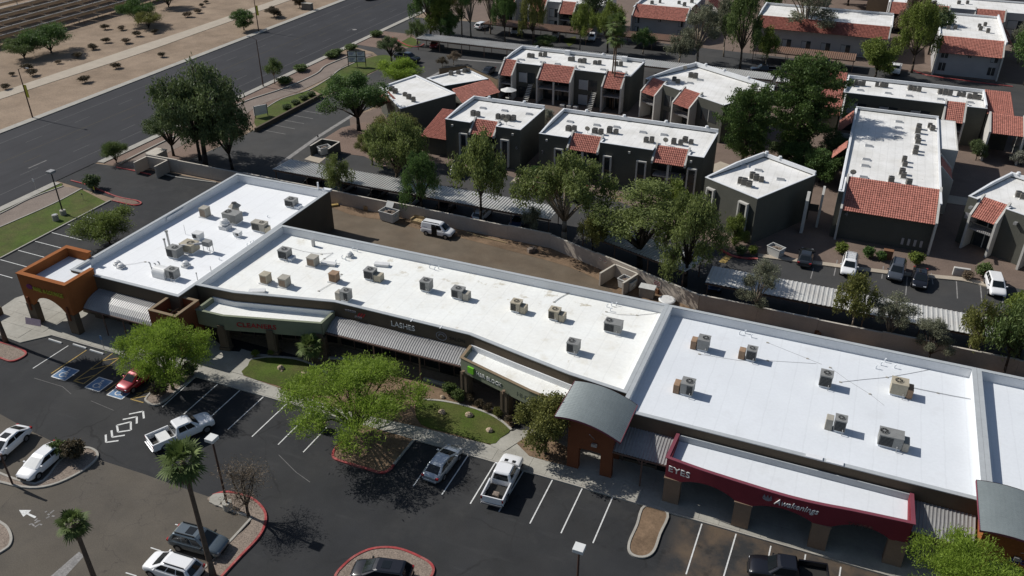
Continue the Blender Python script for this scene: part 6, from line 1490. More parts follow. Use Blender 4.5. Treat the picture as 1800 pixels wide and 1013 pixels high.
ub3 = thing('electrical_box', 'brown electrical box against the broad tile sloped block', 'utility box', (*(7.80,106.86), 0)); MB().box(-0.55, 0.55, -0.3, 0.3, 0, 1.2).build('cabinet', MAT['wood_brown'], ub3, local=True); MB().box(-0.6, 0.6, -0.35, 0.35, 1.2, 1.26).build('lid', MAT['wood_brown'], ub3, local=True)
pu = thing('parasol', 'white courtyard parasol between the two pavilions and the wide block', 'parasol', (*(-60.89,145.48), 0))
mb = MB(); c = mb.p(0, 0, 2.7); rg = [mb.p(1.6 * math.cos(R(k * 45)), 1.6 * math.sin(R(k * 45)), 2.2) for k in range(8)]
for k in range(8): mb.face((c, rg[k], rg[(k + 1) % 8]))
mb.build('canopy', MAT['sign_white'], pu, local=True); MB().tube((0, 0, 0), (0, 0, 2.7), 0.04).build('pole', MAT['galvanised'], pu, local=True)
MB().tube((0, 0, 0.68), (0, 0, 0.74), 0.6, n=10).build('table', MAT['fin_white'], pu, local=True)
ss = thing('shade_frame', 'tan fabric screen wall behind the small low pavilion', 'screen', (*(-77.53,156.59), 0))
MB().wallpath([(-76.5, 147.5), (-72.5, 151.5), (-63.2, 145.6)], 0.12, 0, 3.9).build('screen', MAT['stucco_tan'], ss)
MB().wallpath([(-76.5, 147.5), (-72.5, 151.5), (-63.2, 145.6)], 0.18, 3.9, 3.98).build('screen_cap', MAT['pole_dark'], ss)
tb = thing('bed_table', 'stone seats scattered on the sunny court', 'bench', (*(-49.88,146.16), 0))
for k in range(3): MB().box(-0.8 + k * 1.3, 0.0 + k * 1.3, -0.4, 0.4, 0, 0.5).build('seat', MAT['fin_white'], tb, local=True)

# ---- solar field behind a wire fence
for i, x in enumerate((-184.0, -189.6, -195.2, -200.8, -206.4, -212.0)):
    t = thing('solar_row', 'row of tilted solar panels, %s from the wire fence' % ('first', 'second', 'third', 'fourth', 'fifth', 'sixth')[i], 'solar panels', (x, 150, 0), 0, 'solar rows')
    for k in range(15):
        y0 = 120 + 6.2 * k
        pn = MB(); a = 0.5
        pn.poly([(x - 1.25, y0, 1.05), (x + 1.25, y0, 2.45), (x + 1.25, y0 + 6.0, 2.45), (x - 1.25, y0 + 6.0, 1.05)]).poly([(x - 1.25, y0, 0.99), (x - 1.25, y0 + 6.0, 0.99), (x + 1.25, y0 + 6.0, 2.39), (x + 1.25, y0, 2.39)])
        p_ = pn.build('solar_panel', MAT['solar_frame'], t)
        MB().box(x + 1.25, x + 1.31, y0, y0 + 6.0, 2.36, 2.48).build('frame', MAT['lamp_white'], p_)
        MB().box(x - 0.08, x + 0.08, y0 + 2.9, y0 + 3.06, 0, 1.6).build('post', MAT['galvanised'], t)
fe = thing('wire_fence', 'wire fence on thin posts before the solar panels', 'fence', (-179.8, 150, 0))
for k in range(40): MB().tube((-179.8, 110 + 3 * k, 0), (-179.8, 110 + 3 * k, 2.0), 0.035, n=5).build('post', MAT['pole_dark'], fe)
mb = MB()
for z in (0.15, 0.6, 1.05, 1.5, 1.95): mb.tube((-179.8, 110, z), (-179.8, 227, z), 0.015, n=4)
mb.build('wire', MAT['pole_dark'], fe)['kind'] = 'stuff'
struct('solar_ground', MB().sheet(rect(-260, -180.4, 90, 320), -0.02), 'desert_dirt')

# ---- boulders
ROCKS = (((-49.73,57.24), .55, 'taller pale boulder on the left lawn by the path'), ((-46.80,57.18), .6, 'flat pale boulder on the left lawn nearest the big tree'), ((-31.00,57.18), .5, 'pale boulder on the right lawn behind the tree'), ((-28.42,57.78), .55, 'pale boulder in the middle of the right lawn'), ((-25.64,56.50), .5, 'pale boulder at the front of the right lawn'), ((-32.01,59.34), .35, 'small red rock in the planting bed by the bushes'), ((-49.32,56.88), .2, 'small white stone before the taller boulder'))
def rock(p, s, label, z=0.12, m='rock'):
    r = random.Random(label); mb = MB()
    rings = []
    for j, (zz, rr) in enumerate(((-0.1, 0.95), (0.35, 1.0), (0.75, 0.72), (1.0, 0.3))):
        rings.append([mb.p(p[0] + s * rr * r.uniform(.8, 1.15) * math.cos(R(q)), p[1] + s * .8 * rr * r.uniform(.8, 1.15) * math.sin(R(q)), z + s * zz * r.uniform(.9, 1.1)) for q in range(0, 360, 45)])
    for a, b in zip(rings[:-1], rings[1:]):
        for k in range(8): mb.face((a[k], a[(k + 1) % 8], b[(k + 1) % 8], b[k]))
    mb.face(rings[-1])
    return tag(mb.build('boulder', MAT[m], bevel=0.02), label, 'boulder', 'boulders')
for q in ROCKS: rock(q[0], q[1] * 0.8, q[2])

# ================================================================ vehicles
def loft(mb, secs, closed_ends=True):
    rows = [[mb.p(*q) for q in s] for s in secs]
    n = len(rows[0])
    for a, b in zip(rows[:-1], rows[1:]):
        for k in range(n): mb.face((a[k], a[(k + 1) % n], b[(k + 1) % n], b[k]))
    if closed_ends: mb.face(rows[0][::-1]); mb.face(rows[-1])
    return mb
SPEC = {  # L, W, wheelbase, wheel r, body stations (x, ztop, width factor, zbottom), cabin (base x0, x1, roof x0, x1, belt z, roof z)
    'sedan': (4.75, 1.84, 2.75, 0.33, [(-2.37, .72, .80, .42), (-2.30, .98, .92, .32), (-1.75, 1.05, .98, .24), (-1.0, .98, 1.0, .22), (0.0, .95, 1.0, .22), (0.95, .97, 1.0, .22), (1.6, .90, .98, .24), (2.1, .78, .92, .28), (2.37, .60, .76, .36)], (-2.08, 1.38, -1.0, 0.12, .95, 1.44)),
    'hatch': (4.3, 1.78, 2.6, 0.32, [(-2.14, .75, .82, .42), (-2.08, 1.0, .94, .32), (-1.4, 1.02, .99, .24), (0.0, .97, 1.0, .22), (0.8, 1.0, 1.0, .22), (1.5, .92, .97, .24), (1.95, .78, .90, .30), (2.14, .60, .76, .38)], (-2.02, 1.1, -1.55, 0.2, .97, 1.50)),
    'suv': (4.75, 1.92, 2.8, 0.37, [(-2.37, .85, .84, .48), (-2.30, 1.10, .95, .38), (-1.6, 1.12, .99, .28), (0.0, 1.06, 1.0, .26), (1.0, 1.10, 1.0, .26), (1.7, 1.04, .97, .30), (2.2, .90, .92, .36), (2.37, .70, .80, .44)], (-2.25, 1.42, -1.75, 0.30, 1.07, 1.70)),
    'van': (4.6, 1.83, 2.9, 0.34, [(-2.3, 1.0, .90, .40), (-2.26, 1.12, .97, .32), (-1.5, 1.12, 1.0, .26), (0.0, 1.06, 1.0, .26), (1.1, 1.08, 1.0, .26), (1.7, 1.0, .97, .30), (2.15, .86, .90, .36), (2.3, .68, .78, .42)], (-2.27, 1.45, -2.15, 0.55, 1.08, 1.88)),
    'pickup': (5.95, 2.02, 3.7, 0.41, [(-0.80, 1.20, .98, .42), (-0.6, 1.22, 1.0, .38), (0.5, 1.20, 1.0, .36), (1.35, 1.22, 1.0, .36), (2.2, 1.18, .98, .38), (2.75, 1.08, .95, .42), (2.97, .86, .88, .48)], (-0.78, 1.55, -0.55, 0.75, 1.18, 1.88)),
}
def vehicle(kind, paint, pose, label, cat='car', rack=False, sunshade=False, trim=None, group='vehicles', scale=1.0, z=0.0, glassm='dark_glass', name=None, opendoor=False, sunroof=False):
    L, W, wb, wr, st, cb = SPEC[kind]
    t = thing(name or {'pickup': 'pickup_truck', 'van': 'delivery_van'}.get(kind, 'parked_car'), label, cat, (pose[0], pose[1], z + 0.01), pose[2], group, (scale,) * 3)
    pm = MAT['paint_car_' + paint]; hw = W / 2
    mb = MB(); secs = []
    for x, zt, f, zb in st:
        w = hw * f; zm = zb + (zt - zb) * .45
        half = [(w * .90, zb), (w * .99, zb + .12), (w, zm), (w * .97, zt - .10), (w * .88, zt - .01), (w * .5, zt + .025)]
        secs.append([(x, y, zz) for y, zz in half] + [(x, -y, zz) for y, zz in half[::-1]])
    loft(mb, secs)
    body = mb.build('body', pm, t, smooth=True, local=True)
    body.modifiers.new('sub', 'SUBSURF').levels = 1; body.modifiers['sub'].render_levels = 2
    bx0, bx1, rx0, rx1, zb, zr = cb
    yb, yr = hw * .90, hw * .70
    # cabin in body paint, windows laid on as separate panes
    def cab(o=0.0, ro=0.0):
        return [(bx0 - o, yb + o), (bx1 + o, yb + o)], [(rx0 - o, yr + o), (rx1 + o, yr + o)]
    mb = MB(); sx = []
    xm = (rx0 + rx1) / 2
    secs = []
    for zz, f in ((zb - .08, 0.0), (zb, 0.0), (zb + (zr - zb) * .86, .86), (zr - .015, .97)):
        a = bx0 + (rx0 - bx0) * f; b = bx1 + (rx1 - bx1) * f; y = yb + (yr - yb) * f
        if f > .95: a += .10; b -= .10; y -= .06
        r = .05
        secs.append([(a + r, -y, zz), (b - r * 3, -y, zz), (b, -y * .82, zz), (b + .03, 0, zz), (b, y * .82, zz), (b - r * 3, y, zz), (a + r, y, zz), (a, y * .85, zz), (a - .02, 0, zz), (a, -y * .85, zz)])
    rows = [[mb.p(*q) for q in s] for s in secs]
    for a, b in zip(rows[:-1], rows[1:]):
        for k in range(10): mb.face((a[k], a[(k + 1) % 10], b[(k + 1) % 10], b[k]))
    mb.face([mb.p(x, y, zz) for x, y, zz in secs[-1]])
    cabin = mb.build('cabin', pm, t, smooth=False, local=True, bevel=0.05)
    g = MAT[glassm]
    def P(f, e, s=None):   # point on the cabin shell: f height 0..1, e = 'r'/'f' end or x position
        z = zb + (zr - zb) * f
        return z, bx0 + (rx0 - bx0) * f, bx1 + (rx1 - bx1) * f, yb + (yr - yb) * f
    f0, f1 = .10, .80
    z0, a0, b0, y0 = P(f0, 0); z1, a1, b1, y1 = P(f1, 0)
    e = .018
    MB().poly([(b0 + .03 + e, -y0 * .78, z0), (b0 + .05 + e, 0, z0), (b1 + .05 + e, 0, z1), (b1 + .03 + e, -y1 * .78, z1)]).poly([(b0 + .05 + e, 0, z0), (b0 + .03 + e, y0 * .78, z0), (b1 + .03 + e, y1 * .78, z1), (b1 + .05 + e, 0, z1)]).build('windshield', MAT['sign_white'] if sunshade else g, cabin, local=True)
    MB().poly([(a0 - .03 - e, y0 * .78, z0), (a0 - .05 - e, 0, z0), (a1 - .05 - e, 0, z1), (a1 - .03 - e, y1 * .78, z1)]).poly([(a0 - .05 - e, 0, z0), (a0 - .03 - e, -y0 * .78, z0), (a1 - .03 - e, -y1 * .78, z1), (a1 - .05 - e, 0, z1)]).build('rear_window', g, cabin, local=True)
    nw = {'sedan': 2, 'hatch': 2, 'suv': 3, 'van': 2, 'pickup': 2}[kind]
    A0, B0, A1, B1 = a0 + .30, b0 - .35, a1 + .16, b1 - .12
    if kind == 'van': A0, A1 = a0 + 1.6, a1 + 1.5
    for s in (-1, 1):
        for k in range(nw):
            t0, t1 = k / nw + .015, (k + 1) / nw - .015
            q = [(A0 + (B0 - A0) * t0, z0), (A0 + (B0 - A0) * t1, z0), (A1 + (B1 - A1) * t1, z1), (A1 + (B1 - A1) * t0, z1)]
            pts = [(x, s * ((y0 if zz == z0 else y1) + .008), zz) for x, zz in q]
            MB().poly(pts if s < 0 else pts[::-1]).build('side_window', g, cabin, local=True)
    for sxx in (-1, 1):
        for s in (-1, 1):
            x = sxx * wb / 2 + (0.05 if kind != 'pickup' else (0.15 if sxx > 0 else -0.05)); y = s * (hw - .11)
            w = MB().tube((x, y - .11, wr), (x, y + .11 + .0, wr), wr, n=18).build('wheel', MAT['rubber'], t, local=True)
            MB().tube((x, y + s * .112, wr), (x, y + s * .128, wr), wr * .62, n=12).build('rim', MAT['rim'], w, local=True)
            arc = MB(); n = 10
            for k in range(n):
                q0, q1 = math.pi * k / n, math.pi * (k + 1) / n
                ys = s * (hw * .995 + .012)
                ff = lambda r, q: (x + r * math.cos(q), ys, wr + r * math.sin(q) * .95 - .02)
                pp = [ff(wr * .9, q0), ff(wr * 1.2, q0), ff(wr * 1.2, q1), ff(wr * .9, q1)]
                arc.poly(pp if s < 0 else pp[::-1])
            arc.build('wheel_arch', MAT['black'], t, local=True)
    xf, xr = st[-1][0], st[0][0]
    zf = st[-1][1]; zrr = st[1][1]
    for s in (-1, 1):
        MB().box(xf - .42, xf - .10, s * hw * .62 - .16, s * hw * .62 + .16, zf - .02, zf + .11).build('headlight', MAT['head_lamp'], t, local=True, bevel=.03)
        if kind != 'pickup': MB().box(xr - .01, xr + .22, s * hw * .76 - .14, s * hw * .76 + .14, zrr - .26, zrr - .06).build('tail_light', MAT['tail_lamp'], t, local=True, bevel=.03)
        MB().box(bx1 - .55, bx1 - .40, s * (hw + .04) - .10, s * (hw + .04) + .10, zb - .02, zb + .13).build('mirror', MAT['black'] if paint in ('black', 'dark', 'grey') else pm, t, local=True, bevel=.03)
    MB().box(xf - .06, xf + .03, -hw * .5, hw * .5, .45, .62).build('grille', MAT['black'], t, local=True, bevel=.02)
    MB().box(xr - .04, xr + .06, -hw * .72, hw * .72, .36, .56).build('rear_bumper', MAT['black'] if kind in ('suv',) else pm, t, local=True, bevel=.03) if kind != 'pickup' else None
    if kind == 'pickup':
        bl, bh = -2.97, 1.24
        for s in (-1, 1): MB().box(bl, -.81, s * (hw - .07) - .07, s * (hw - .07) + .07, .48, bh).build('bed_side', pm, t, local=True, bevel=.03)
        MB().box(bl, -.81, -hw + .14, hw - .14, .60, .66).build('bed_floor', MAT['pole_dark'], t, local=True)
        tg = MB().box(bl - .02, bl + .08, -hw + .15, hw - .15, .56, bh - .02).build('tailgate', pm, t, local=True, bevel=.02)
        MB().box(bl - .16, bl - .02, -hw + .05, hw - .05, .42, .58).build('rear_bumper', MAT['rim'], t, local=True, bevel=.03)
        for s in (-1, 1): MB().box(bl - .03, bl + .02, s * (hw - .07) - .06, s * (hw - .07) + .06, .85, 1.12).build('tail_light', MAT['tail_lamp'], t, local=True)
    if rack:
        for s in (-1, 1): MB().box(rx0 + .1, rx1 - .1, s * yr * .85 - .03, s * yr * .85 + .03, zr + .02, zr + .09).build('roof_rail', MAT['black'], t, local=True)
        if rack == 2:
            for k in range(4): MB().box(rx0 + .15 + k * .5, rx0 + .22 + k * .5, -yr * .85, yr * .85, zr + .09, zr + .14).build('rack_bar', MAT['lamp_white'], t, local=True)
    if sunroof: MB().box(xm - .1, xm + .6, -yr * .55, yr * .55, zr - .02, zr + .004).build('sunroof', g, t, local=True)
    if opendoor: MB().box(-.55, .25, -hw - .01, -hw + .03, .35, 1.6).build('open_door', MAT['black'], t, local=True)
    return t
vehicle('sedan', 'white', (-65.58,37.47,-82.6), 'white sedan cut by the left edge of the picture', sunroof=True)
vehicle('sedan', 'white', (-60.71,37.02,-86.3), 'white sedan with silver sunshade parked nose out by the gravel island', sunshade=True)
tr1 = vehicle('pickup', 'white', (-51.89,44.92,63.0), 'white pickup with open bed driving past the chevrons', 'pickup')
MB().box(-2.2, -1.2, -.75, .75, .66, 1.05).build('tool_box', MAT['lamp_white'], tr1, local=True)
tr2 = vehicle('pickup', 'white', (-21.73,50.61,93.7), 'white pickup parked facing the shops beside the walk', 'pickup')
mb = MB(); mb.box(-2.4, -1.9, -.3, .2, .66, .95); tb_ = mb.build('cargo', MAT['trash'], tr2, local=True)
MB().box(1.6, 1.9, -.5, -.2, 1.22, 1.25).box(1.6, 1.9, .2, .5, 1.22, 1.25).build('hood_vent', MAT['black'], tr2, local=True)
vehicle('suv', 'grey', (-41.45,34.84,5.4), 'blue grey SUV with sunroof parked beside the tall palm trunk', 'SUV', sunroof=True, rack=1)
vehicle('suv', 'white', (-41.49,31.95,-176.7), 'white SUV cut by the bottom edge beside the tall palm', 'SUV', rack=1)
vehicle('suv', 'black', (-26.37,37.63,-167.1), 'glossy black SUV in front of the red kerbed island', 'SUV', sunroof=True)
vehicle('sedan', 'silver', (-27.56,50.49,87.0), 'silver blue sedan under the shade of the big green tree')
vehicle('hatch', 'red', (-61.81,49.71,-92.9), 'bright red hatchback in the accessible bay under the green tree')
vehicle('pickup', 'black', (2.33,49.59,-169.5), 'black pickup cut by the bottom edge near the maroon canopy', 'pickup')
vn = vehicle('van', 'white', (-48.33,90.88,-0.6), 'white delivery van with its side door open in the alley', 'van', opendoor=True, rack=1)
text('CARPET', 0.22, (-1.9, -.93, 1.2), (1, 0, 0), (0, 0, 1), 'sign_blue', vn, 0.005, name='lettering', local=True)
vehicle('sedan', 'dark', (-1.84,102.29,90.7), 'dark green sedan in the shade beside the free standing block')
vehicle('suv', 'white', (3.43,101.86,-91.1), 'white SUV with roof rack parked under the broad tile slope', 'SUV', rack=2)
vehicle('suv', 'slate', (8.94,102.80,-95.1), 'slate grey SUV second from the broad tile slope lot', 'SUV', rack=1)
vehicle('sedan', 'black', (11.59,101.97,-91.3), 'black car with glossy roof right of the slate grey SUV', sunroof=True)
vehicle('suv', 'white', (19.95,103.49,-84.8), 'white SUV parked half on the walk at the right edge', 'SUV')
vehicle('hatch', 'blue', (-11.25,91.70,-86.3), 'blue car under the left end of the pale carport')
vehicle('sedan', 'green', (-34.71,109.56,-83.0), 'pale green sedan between the tree trunks before the long block')
vehicle('hatch', 'red', (-41.35,110.10,-80.5), 'red car half hidden by the V shaped tree')
vehicle('suv', 'black', (-54.99,110.53,-71.1), 'black SUV parked before the small block', 'SUV')
vehicle('sedan', 'black', (-71.45,159.76,-89.7), 'dark blue car parked beside the wide block')
vehicle('suv', 'white', (-87.82,193.35,78.0), 'white SUV at the top behind the tall eucalyptus trunks', 'SUV')
vehicle('pickup', 'black', (-18.54,181.98,-165.2), 'dark truck loaded with white gear behind the angled block', 'pickup')
vehicle('pickup', 'white', (6.65,193.33,-92.2), 'white pickup tail towards us beneath the grey gabled block', 'pickup')
vehicle('hatch', 'white', (-68.67,193.01,-71.0), 'white car under the brown carport at the top left')
vehicle('hatch', 'white', (-59.81,193.60,-77.4), 'second white car under the brown carport behind the palm')
vehicle('sedan', 'white', (-78.82,192.51,-73.8), 'white car at the left end of the brown carport')
vehicle('sedan', 'black', (-129.59,210.94,-98.3), 'black car driving along the road at the top edge')
vehicle('pickup', 'dark', (-91.45,161.80,-8.6), 'dark truck with blue cover turning at the driveway', 'pickup')
vehicle('sedan', 'red', (-91.17,174.17,-73.3), 'dark red car under the weathered carport', )
vehicle('hatch', 'silver', (-7.47,194.98,-88.7), 'silver car under the brown carport below the grey tree')
vehicle('sedan', 'white', (-11.59,86.59,-72.5), 'x') if False else None
for k in range(7):
    vehicle(('sedan', 'suv', 'hatch')[k % 3], ('dark', 'slate', 'black', 'silver', 'dark', 'white', 'blue')[k], (-73 + 5.6 * k, 97.9, 90 if k % 2 else -90), '%s car in the deep shade of the long ribbed carport, %s from its left end' % (('dark', 'slate', 'black', 'silver', 'dark', 'white', 'blue')[k], ('first', 'second', 'third', 'fourth', 'fifth', 'sixth', 'seventh')[k]), 'car')

# ================================================================ vegetation
def quad_mesh(name, V, tone, m):
    """V: (n, 4, 3) leaf corners; tone: (n,) leaf colour variation"""
    n = len(V)
    me = bpy.data.meshes.new(name)
    me.vertices.add(n * 4); me.vertices.foreach_set('co', np.ascontiguousarray(V, np.float32).ravel())
    me.loops.add(n * 4); me.loops.foreach_set('vertex_index', np.arange(n * 4, dtype=np.int32))
    me.polygons.add(n); me.polygons.foreach_set('loop_start', np.arange(0, n * 4, 4, dtype=np.int32))
    try: me.polygons.foreach_set('loop_total', np.full(n, 4, np.int32))
    except Exception: pass
    a = me.attributes.new('tone', 'FLOAT', 'FACE'); a.data.foreach_set('value', np.ascontiguousarray(tone, np.float32))
    me.materials.append(m); me.update(); me.validate()
    return me
def norm(a): return a / (np.linalg.norm(a, axis=-1, keepdims=True) + 1e-9)
def leaf_quads(c, ax, l, w, g):
    n = len(c)
    ax = norm(ax); sd = norm(np.cross(ax, g.normal(size=(n, 3))))
    L = (l * g.uniform(.6, 1.25, n))[:, None]; Wd = (w * g.uniform(.7, 1.3, n))[:, None]
    a = c - ax * L * .5; b = c + ax * L * .5; mid = c + ax * L * .05
    return np.stack([a, mid + sd * Wd * .5, b, mid - sd * Wd * .5], 1)

def make_tree(seed, H=8, Rr=4, fork=1.2, nl=6, lobe=(1.4, 2.0), zlo=.35, clumps=26, nleaf=34, spread=.45, leaf=(.3, .07), mode='spray', tr=.18, droop=1.5, flat=.75, lean=0.0, top=1, barkm='bark', inner=.45, sub=5):
    g = np.random.default_rng(seed)
    tm = MB()
    lean_v = np.array([lean, lean * .3, 0])
    fk = np.array([0, 0, fork]) + lean_v * fork
    tm.pipe([(0, 0, -.1), tuple(fk * .5 + g.normal(size=3) * .04), tuple(fk)], [tr * 1.25, tr, tr * .85], 7)
    C, T, A = [], [], []
    ends = []
    for i in range(nl + top):
        lr = g.uniform(*lobe)
        if i < nl:
            th = 2.39996 * i + g.uniform(-.3, .3); q = (i + .6) / nl; rd = max(.2, (Rr - lr)) * (q ** .5) * g.uniform(.88, 1.08)
            hi = 1 - lr * flat / H - .30 * (rd / Rr) ** 2
            z = H * (zlo + (hi - zlo) * g.uniform(0, 1) ** (.3 if mode == 'spray' else .6))
        else:
            th = g.uniform(0, 6.28); rd = Rr * g.uniform(0, .25); z = H - lr * flat
        e = np.array([rd * math.cos(th), rd * math.sin(th), z]) + lean_v * z
        ends.append((e, lr))
        mid = fk + (e - fk) * .5 + np.array([0, 0, .12 * np.linalg.norm(e - fk)]) * (1 if mode != 'hang' else .6) + g.normal(size=3) * .12
        tm.pipe([tuple(fk - [0, 0, .15]), tuple(mid), tuple(e)], [tr * .7, tr * .42, tr * .15], 5)
        d = norm(g.normal(size=(clumps, 3))); rad = g.uniform(inner, 1, clumps) ** .6
        cc = e + d * rad[:, None] * lr * np.array([1, 1, flat])
        for k in range(min(sub, clumps)): tm.tube(tuple(e + (mid - e) * g.uniform(0, .4)), tuple(cc[k]), tr * .13, tr * .04, 4, False)
        tone = g.uniform(0, 1, clumps)
        for k in range(clumps):
            if mode == 'hang':
                ns = 4
                base = cc[k] + g.normal(size=(ns, 3)) * spread * .8
                for s in range(ns):
                    m = max(3, nleaf // ns); ln = droop * g.uniform(.4, 1.1)
                    t = g.uniform(0, 1, m) ** .8
                    p = base[s] + np.stack([g.normal(size=m) * .12 + .12 * t * d[k, 0], g.normal(size=m) * .12 + .12 * t * d[k, 1], -t * ln + .15], 1)
                    ax = np.stack([g.normal(size=m) * .45, g.normal(size=m) * .45, -np.ones(m)], 1)
                    C.append(p); A.append(ax); T.append(tone[k] * .55 + g.uniform(0, .45, m))
            else:
                p = cc[k] + g.normal(size=(nleaf, 3)) * spread * np.array([1, 1, .8])
                if mode == 'spray': ax = d[k] * .7 + np.array([0, 0, .45]) + g.normal(size=(nleaf, 3)) * .55
                else: ax = g.normal(size=(nleaf, 3)) + d[k] * .3
                C.append(p); A.append(ax); T.append(tone[k] * .55 + g.uniform(0, .45, nleaf))
    C = np.concatenate(C); A = np.concatenate(A); T = np.concatenate(T)
    C[:, 2] = np.maximum(C[:, 2], .12)
    cm = quad_mesh('crown', leaf_quads(C, A, leaf[0], leaf[1], g), T, MAT['leaf_green'])
    me = bpy.data.meshes.new('trunk'); me.from_pydata(tm.v, [], tm.f); me.materials.append(MAT[barkm]); me.polygons.foreach_set('use_smooth', [True] * len(me.polygons)); me.update()
    return (cm, me, H, Rr)

def make_pine(seed, H=12, Rr=3.6, n=46, nleaf=260):
    g = np.random.default_rng(seed); tm = MB()
    tm.pipe([(0, 0, -.1), (.05, .05, H * .5), (0, 0, H * .97)], [.28, .18, .04], 7)
    C, A, T = [], [], []
    for i in range(n):
        f = .14 + .84 * (i / (n - 1)) ** .95
        z = H * f; prof = math.sin(math.pi * min(1, (1.02 - f) * .86 + .10)) ** .9
        ln = Rr * prof * g.uniform(.55, 1.12); th = i * 2.4 + g.uniform(-.4, .4)
        e = np.array([ln * math.cos(th), ln * math.sin(th), z + ln * .22])
        tm.pipe([(0, 0, z - .2), tuple(e * [.6, .6, 1] - [0, 0, .08]), tuple(e)], [.07, .05, .02], 4)
        m = int(5 + ln * 2.2); tone0 = g.uniform(0, 1)
        for k in range(m):
            u = g.uniform(.25, 1.05); c = np.array([0, 0, z]) + (e - [0, 0, z]) * u + g.normal(size=3) * np.array([.35, .35, .22]); q = int(nleaf / 6)
            p = c + g.normal(size=(q, 3)) * np.array([.27, .27, .2]); ax = norm(e) + np.array([0, 0, .7]) + g.normal(size=(q, 3)) * .7
            C.append(p); A.append(ax); T.append(tone0 * .3 + g.uniform(0, .3) + g.uniform(0, .4, q))
    C = np.concatenate(C); A = np.concatenate(A); T = np.concatenate(T)
    cm = quad_mesh('crown', leaf_quads(C, A, .30, .13, g), T, MAT['leaf_pine'])
    me = bpy.data.meshes.new('trunk'); me.from_pydata(tm.v, [], tm.f); me.materials.append(MAT['bark']); me.update()
    return (cm, me, H, Rr)

KIND = {
    'palo': [make_tree(s, 7.0, 5.6, .8, 19, (.9, 1.5), .30, 28, 52, .30, (.30, .06), 'spray', .17, flat=.75, top=1, barkm='bark_dark') for s in (3, 9)],
    'palo_small': [make_tree(5, 4.6, 3.2, .4, 10, (.75, 1.2), .34, 28, 44, .27, (.28, .075), 'spray', .10, flat=.75, top=1, barkm='bark_dark')],
    'weep': [make_tree(s, 12, 4.3, 3.0, 15, (.6, 1.15), .46, 14, 62, .26, (.36, .115), 'hang', .2, 2.6, .95, lean=.05, top=1, barkm='bark') for s in (21, 22, 23)],
    'weep_thin': [make_tree(s, 9, 2.7, 3.0, 9, (.5, .9), .42, 11, 56, .24, (.34, .11), 'hang', .11, 2.2, .95, lean=.06, top=1, barkm='bark_pale') for s in (31, 32)],
    'euca': [make_tree(s, 11, 4.0, 2.6, 14, (.7, 1.25), .34, 19, 38, .27, (.26, .11), 'tuft', .2, flat=.9, lean=-.04, top=1, barkm='bark_pale') for s in (41, 42)],
    'broad': [make_tree(s, 9, 5.2, 2.2, 16, (.9, 1.5), .38, 26, 42, .30, (.27, .12), 'tuft', .24, flat=.75, top=1, barkm='bark_dark') for s in (51, 52)],
    'dense': [make_tree(s, 6, 3.2, 1.2, 13, (.75, 1.2), .26, 24, 42, .24, (.24, .12), 'tuft', .14, flat=.85, top=1, barkm='bark_dark', inner=.4) for s in (61, 62)],
    'pine': [make_pine(71, 14, 4.4, 60, 330), make_pine(72, 11, 4.4, 48, 330)],
    'bare': [make_tree(81, 6, 2.6, 1.4, 6, (.9, 1.4), .5, 22, 16, .35, (.30, .04), 'tuft', .12, flat=.9, top=1, barkm='bark_dark', sub=20)],
    'shrub': [make_tree(s, 1.0, .62, .1, 4, (.28, .38), .4, 16, 22, .10, (.16, .06), 'spray', .02, flat=.9, top=1, sub=2) for s in (91, 92)],
    'ball': [make_tree(s, 1.0, .62, .1, 5, (.3, .38), .42, 20, 30, .08, (.13, .08), 'tuft', .02, flat=.9, top=2, inner=.2, sub=1) for s in (95,)],
}
LEAF = {'palo': 'palo_verde', 'palo_small': 'palo_verde', 'weep': 'leaf_olive', 'weep_thin': 'leaf_olive', 'euca': 'leaf_grey', 'broad': 'leaf_mesquite', 'dense': 'leaf_green', 'pine': 'leaf_pine', 'bare': 'leaf_dry', 'shrub': 'leaf_brush', 'ball': 'leaf_green'}
cnt = [0]
def tree(kind, p, h, r, label, leafm=None, cat='tree', name=None, group=None, rz=None, v=None, bark=None, z=0.0):
    cnt[0] += 1
    var = KIND[kind]; cm, tm, H, Rr = var[(cnt[0] if v is None else v) % len(var)]
    t = thing(name or {'palo': 'palo_verde_tree', 'palo_small': 'palo_verde_tree', 'weep': 'weeping_tree', 'weep_thin': 'weeping_tree', 'euca': 'eucalyptus_tree', 'broad': 'broad_tree', 'dense': 'leafy_tree', 'pine': 'pine_tree', 'bare': 'leafless_tree', 'shrub': 'desert_shrub', 'ball': 'clipped_shrub'}[kind], label, cat, (p[0], p[1], z), (cnt[0] * 67) % 360 if rz is None else rz, group or {'shrub': 'desert shrubs', 'ball': 'clipped shrubs'}.get(kind, 'trees'), (r / Rr, r / Rr, h / H))
    c = bpy.data.objects.new('crown', cm); link(c, t)
    k = bpy.data.objects.new('stem' if kind in ('shrub', 'ball') else 'trunk', tm); link(k, t)
    c.material_slots[0].link = 'OBJECT'; c.material_slots[0].material = MAT[leafm or LEAF[kind]]
    if bark: k.material_slots[0].link = 'OBJECT'; k.material_slots[0].material = MAT[bark]
    return t

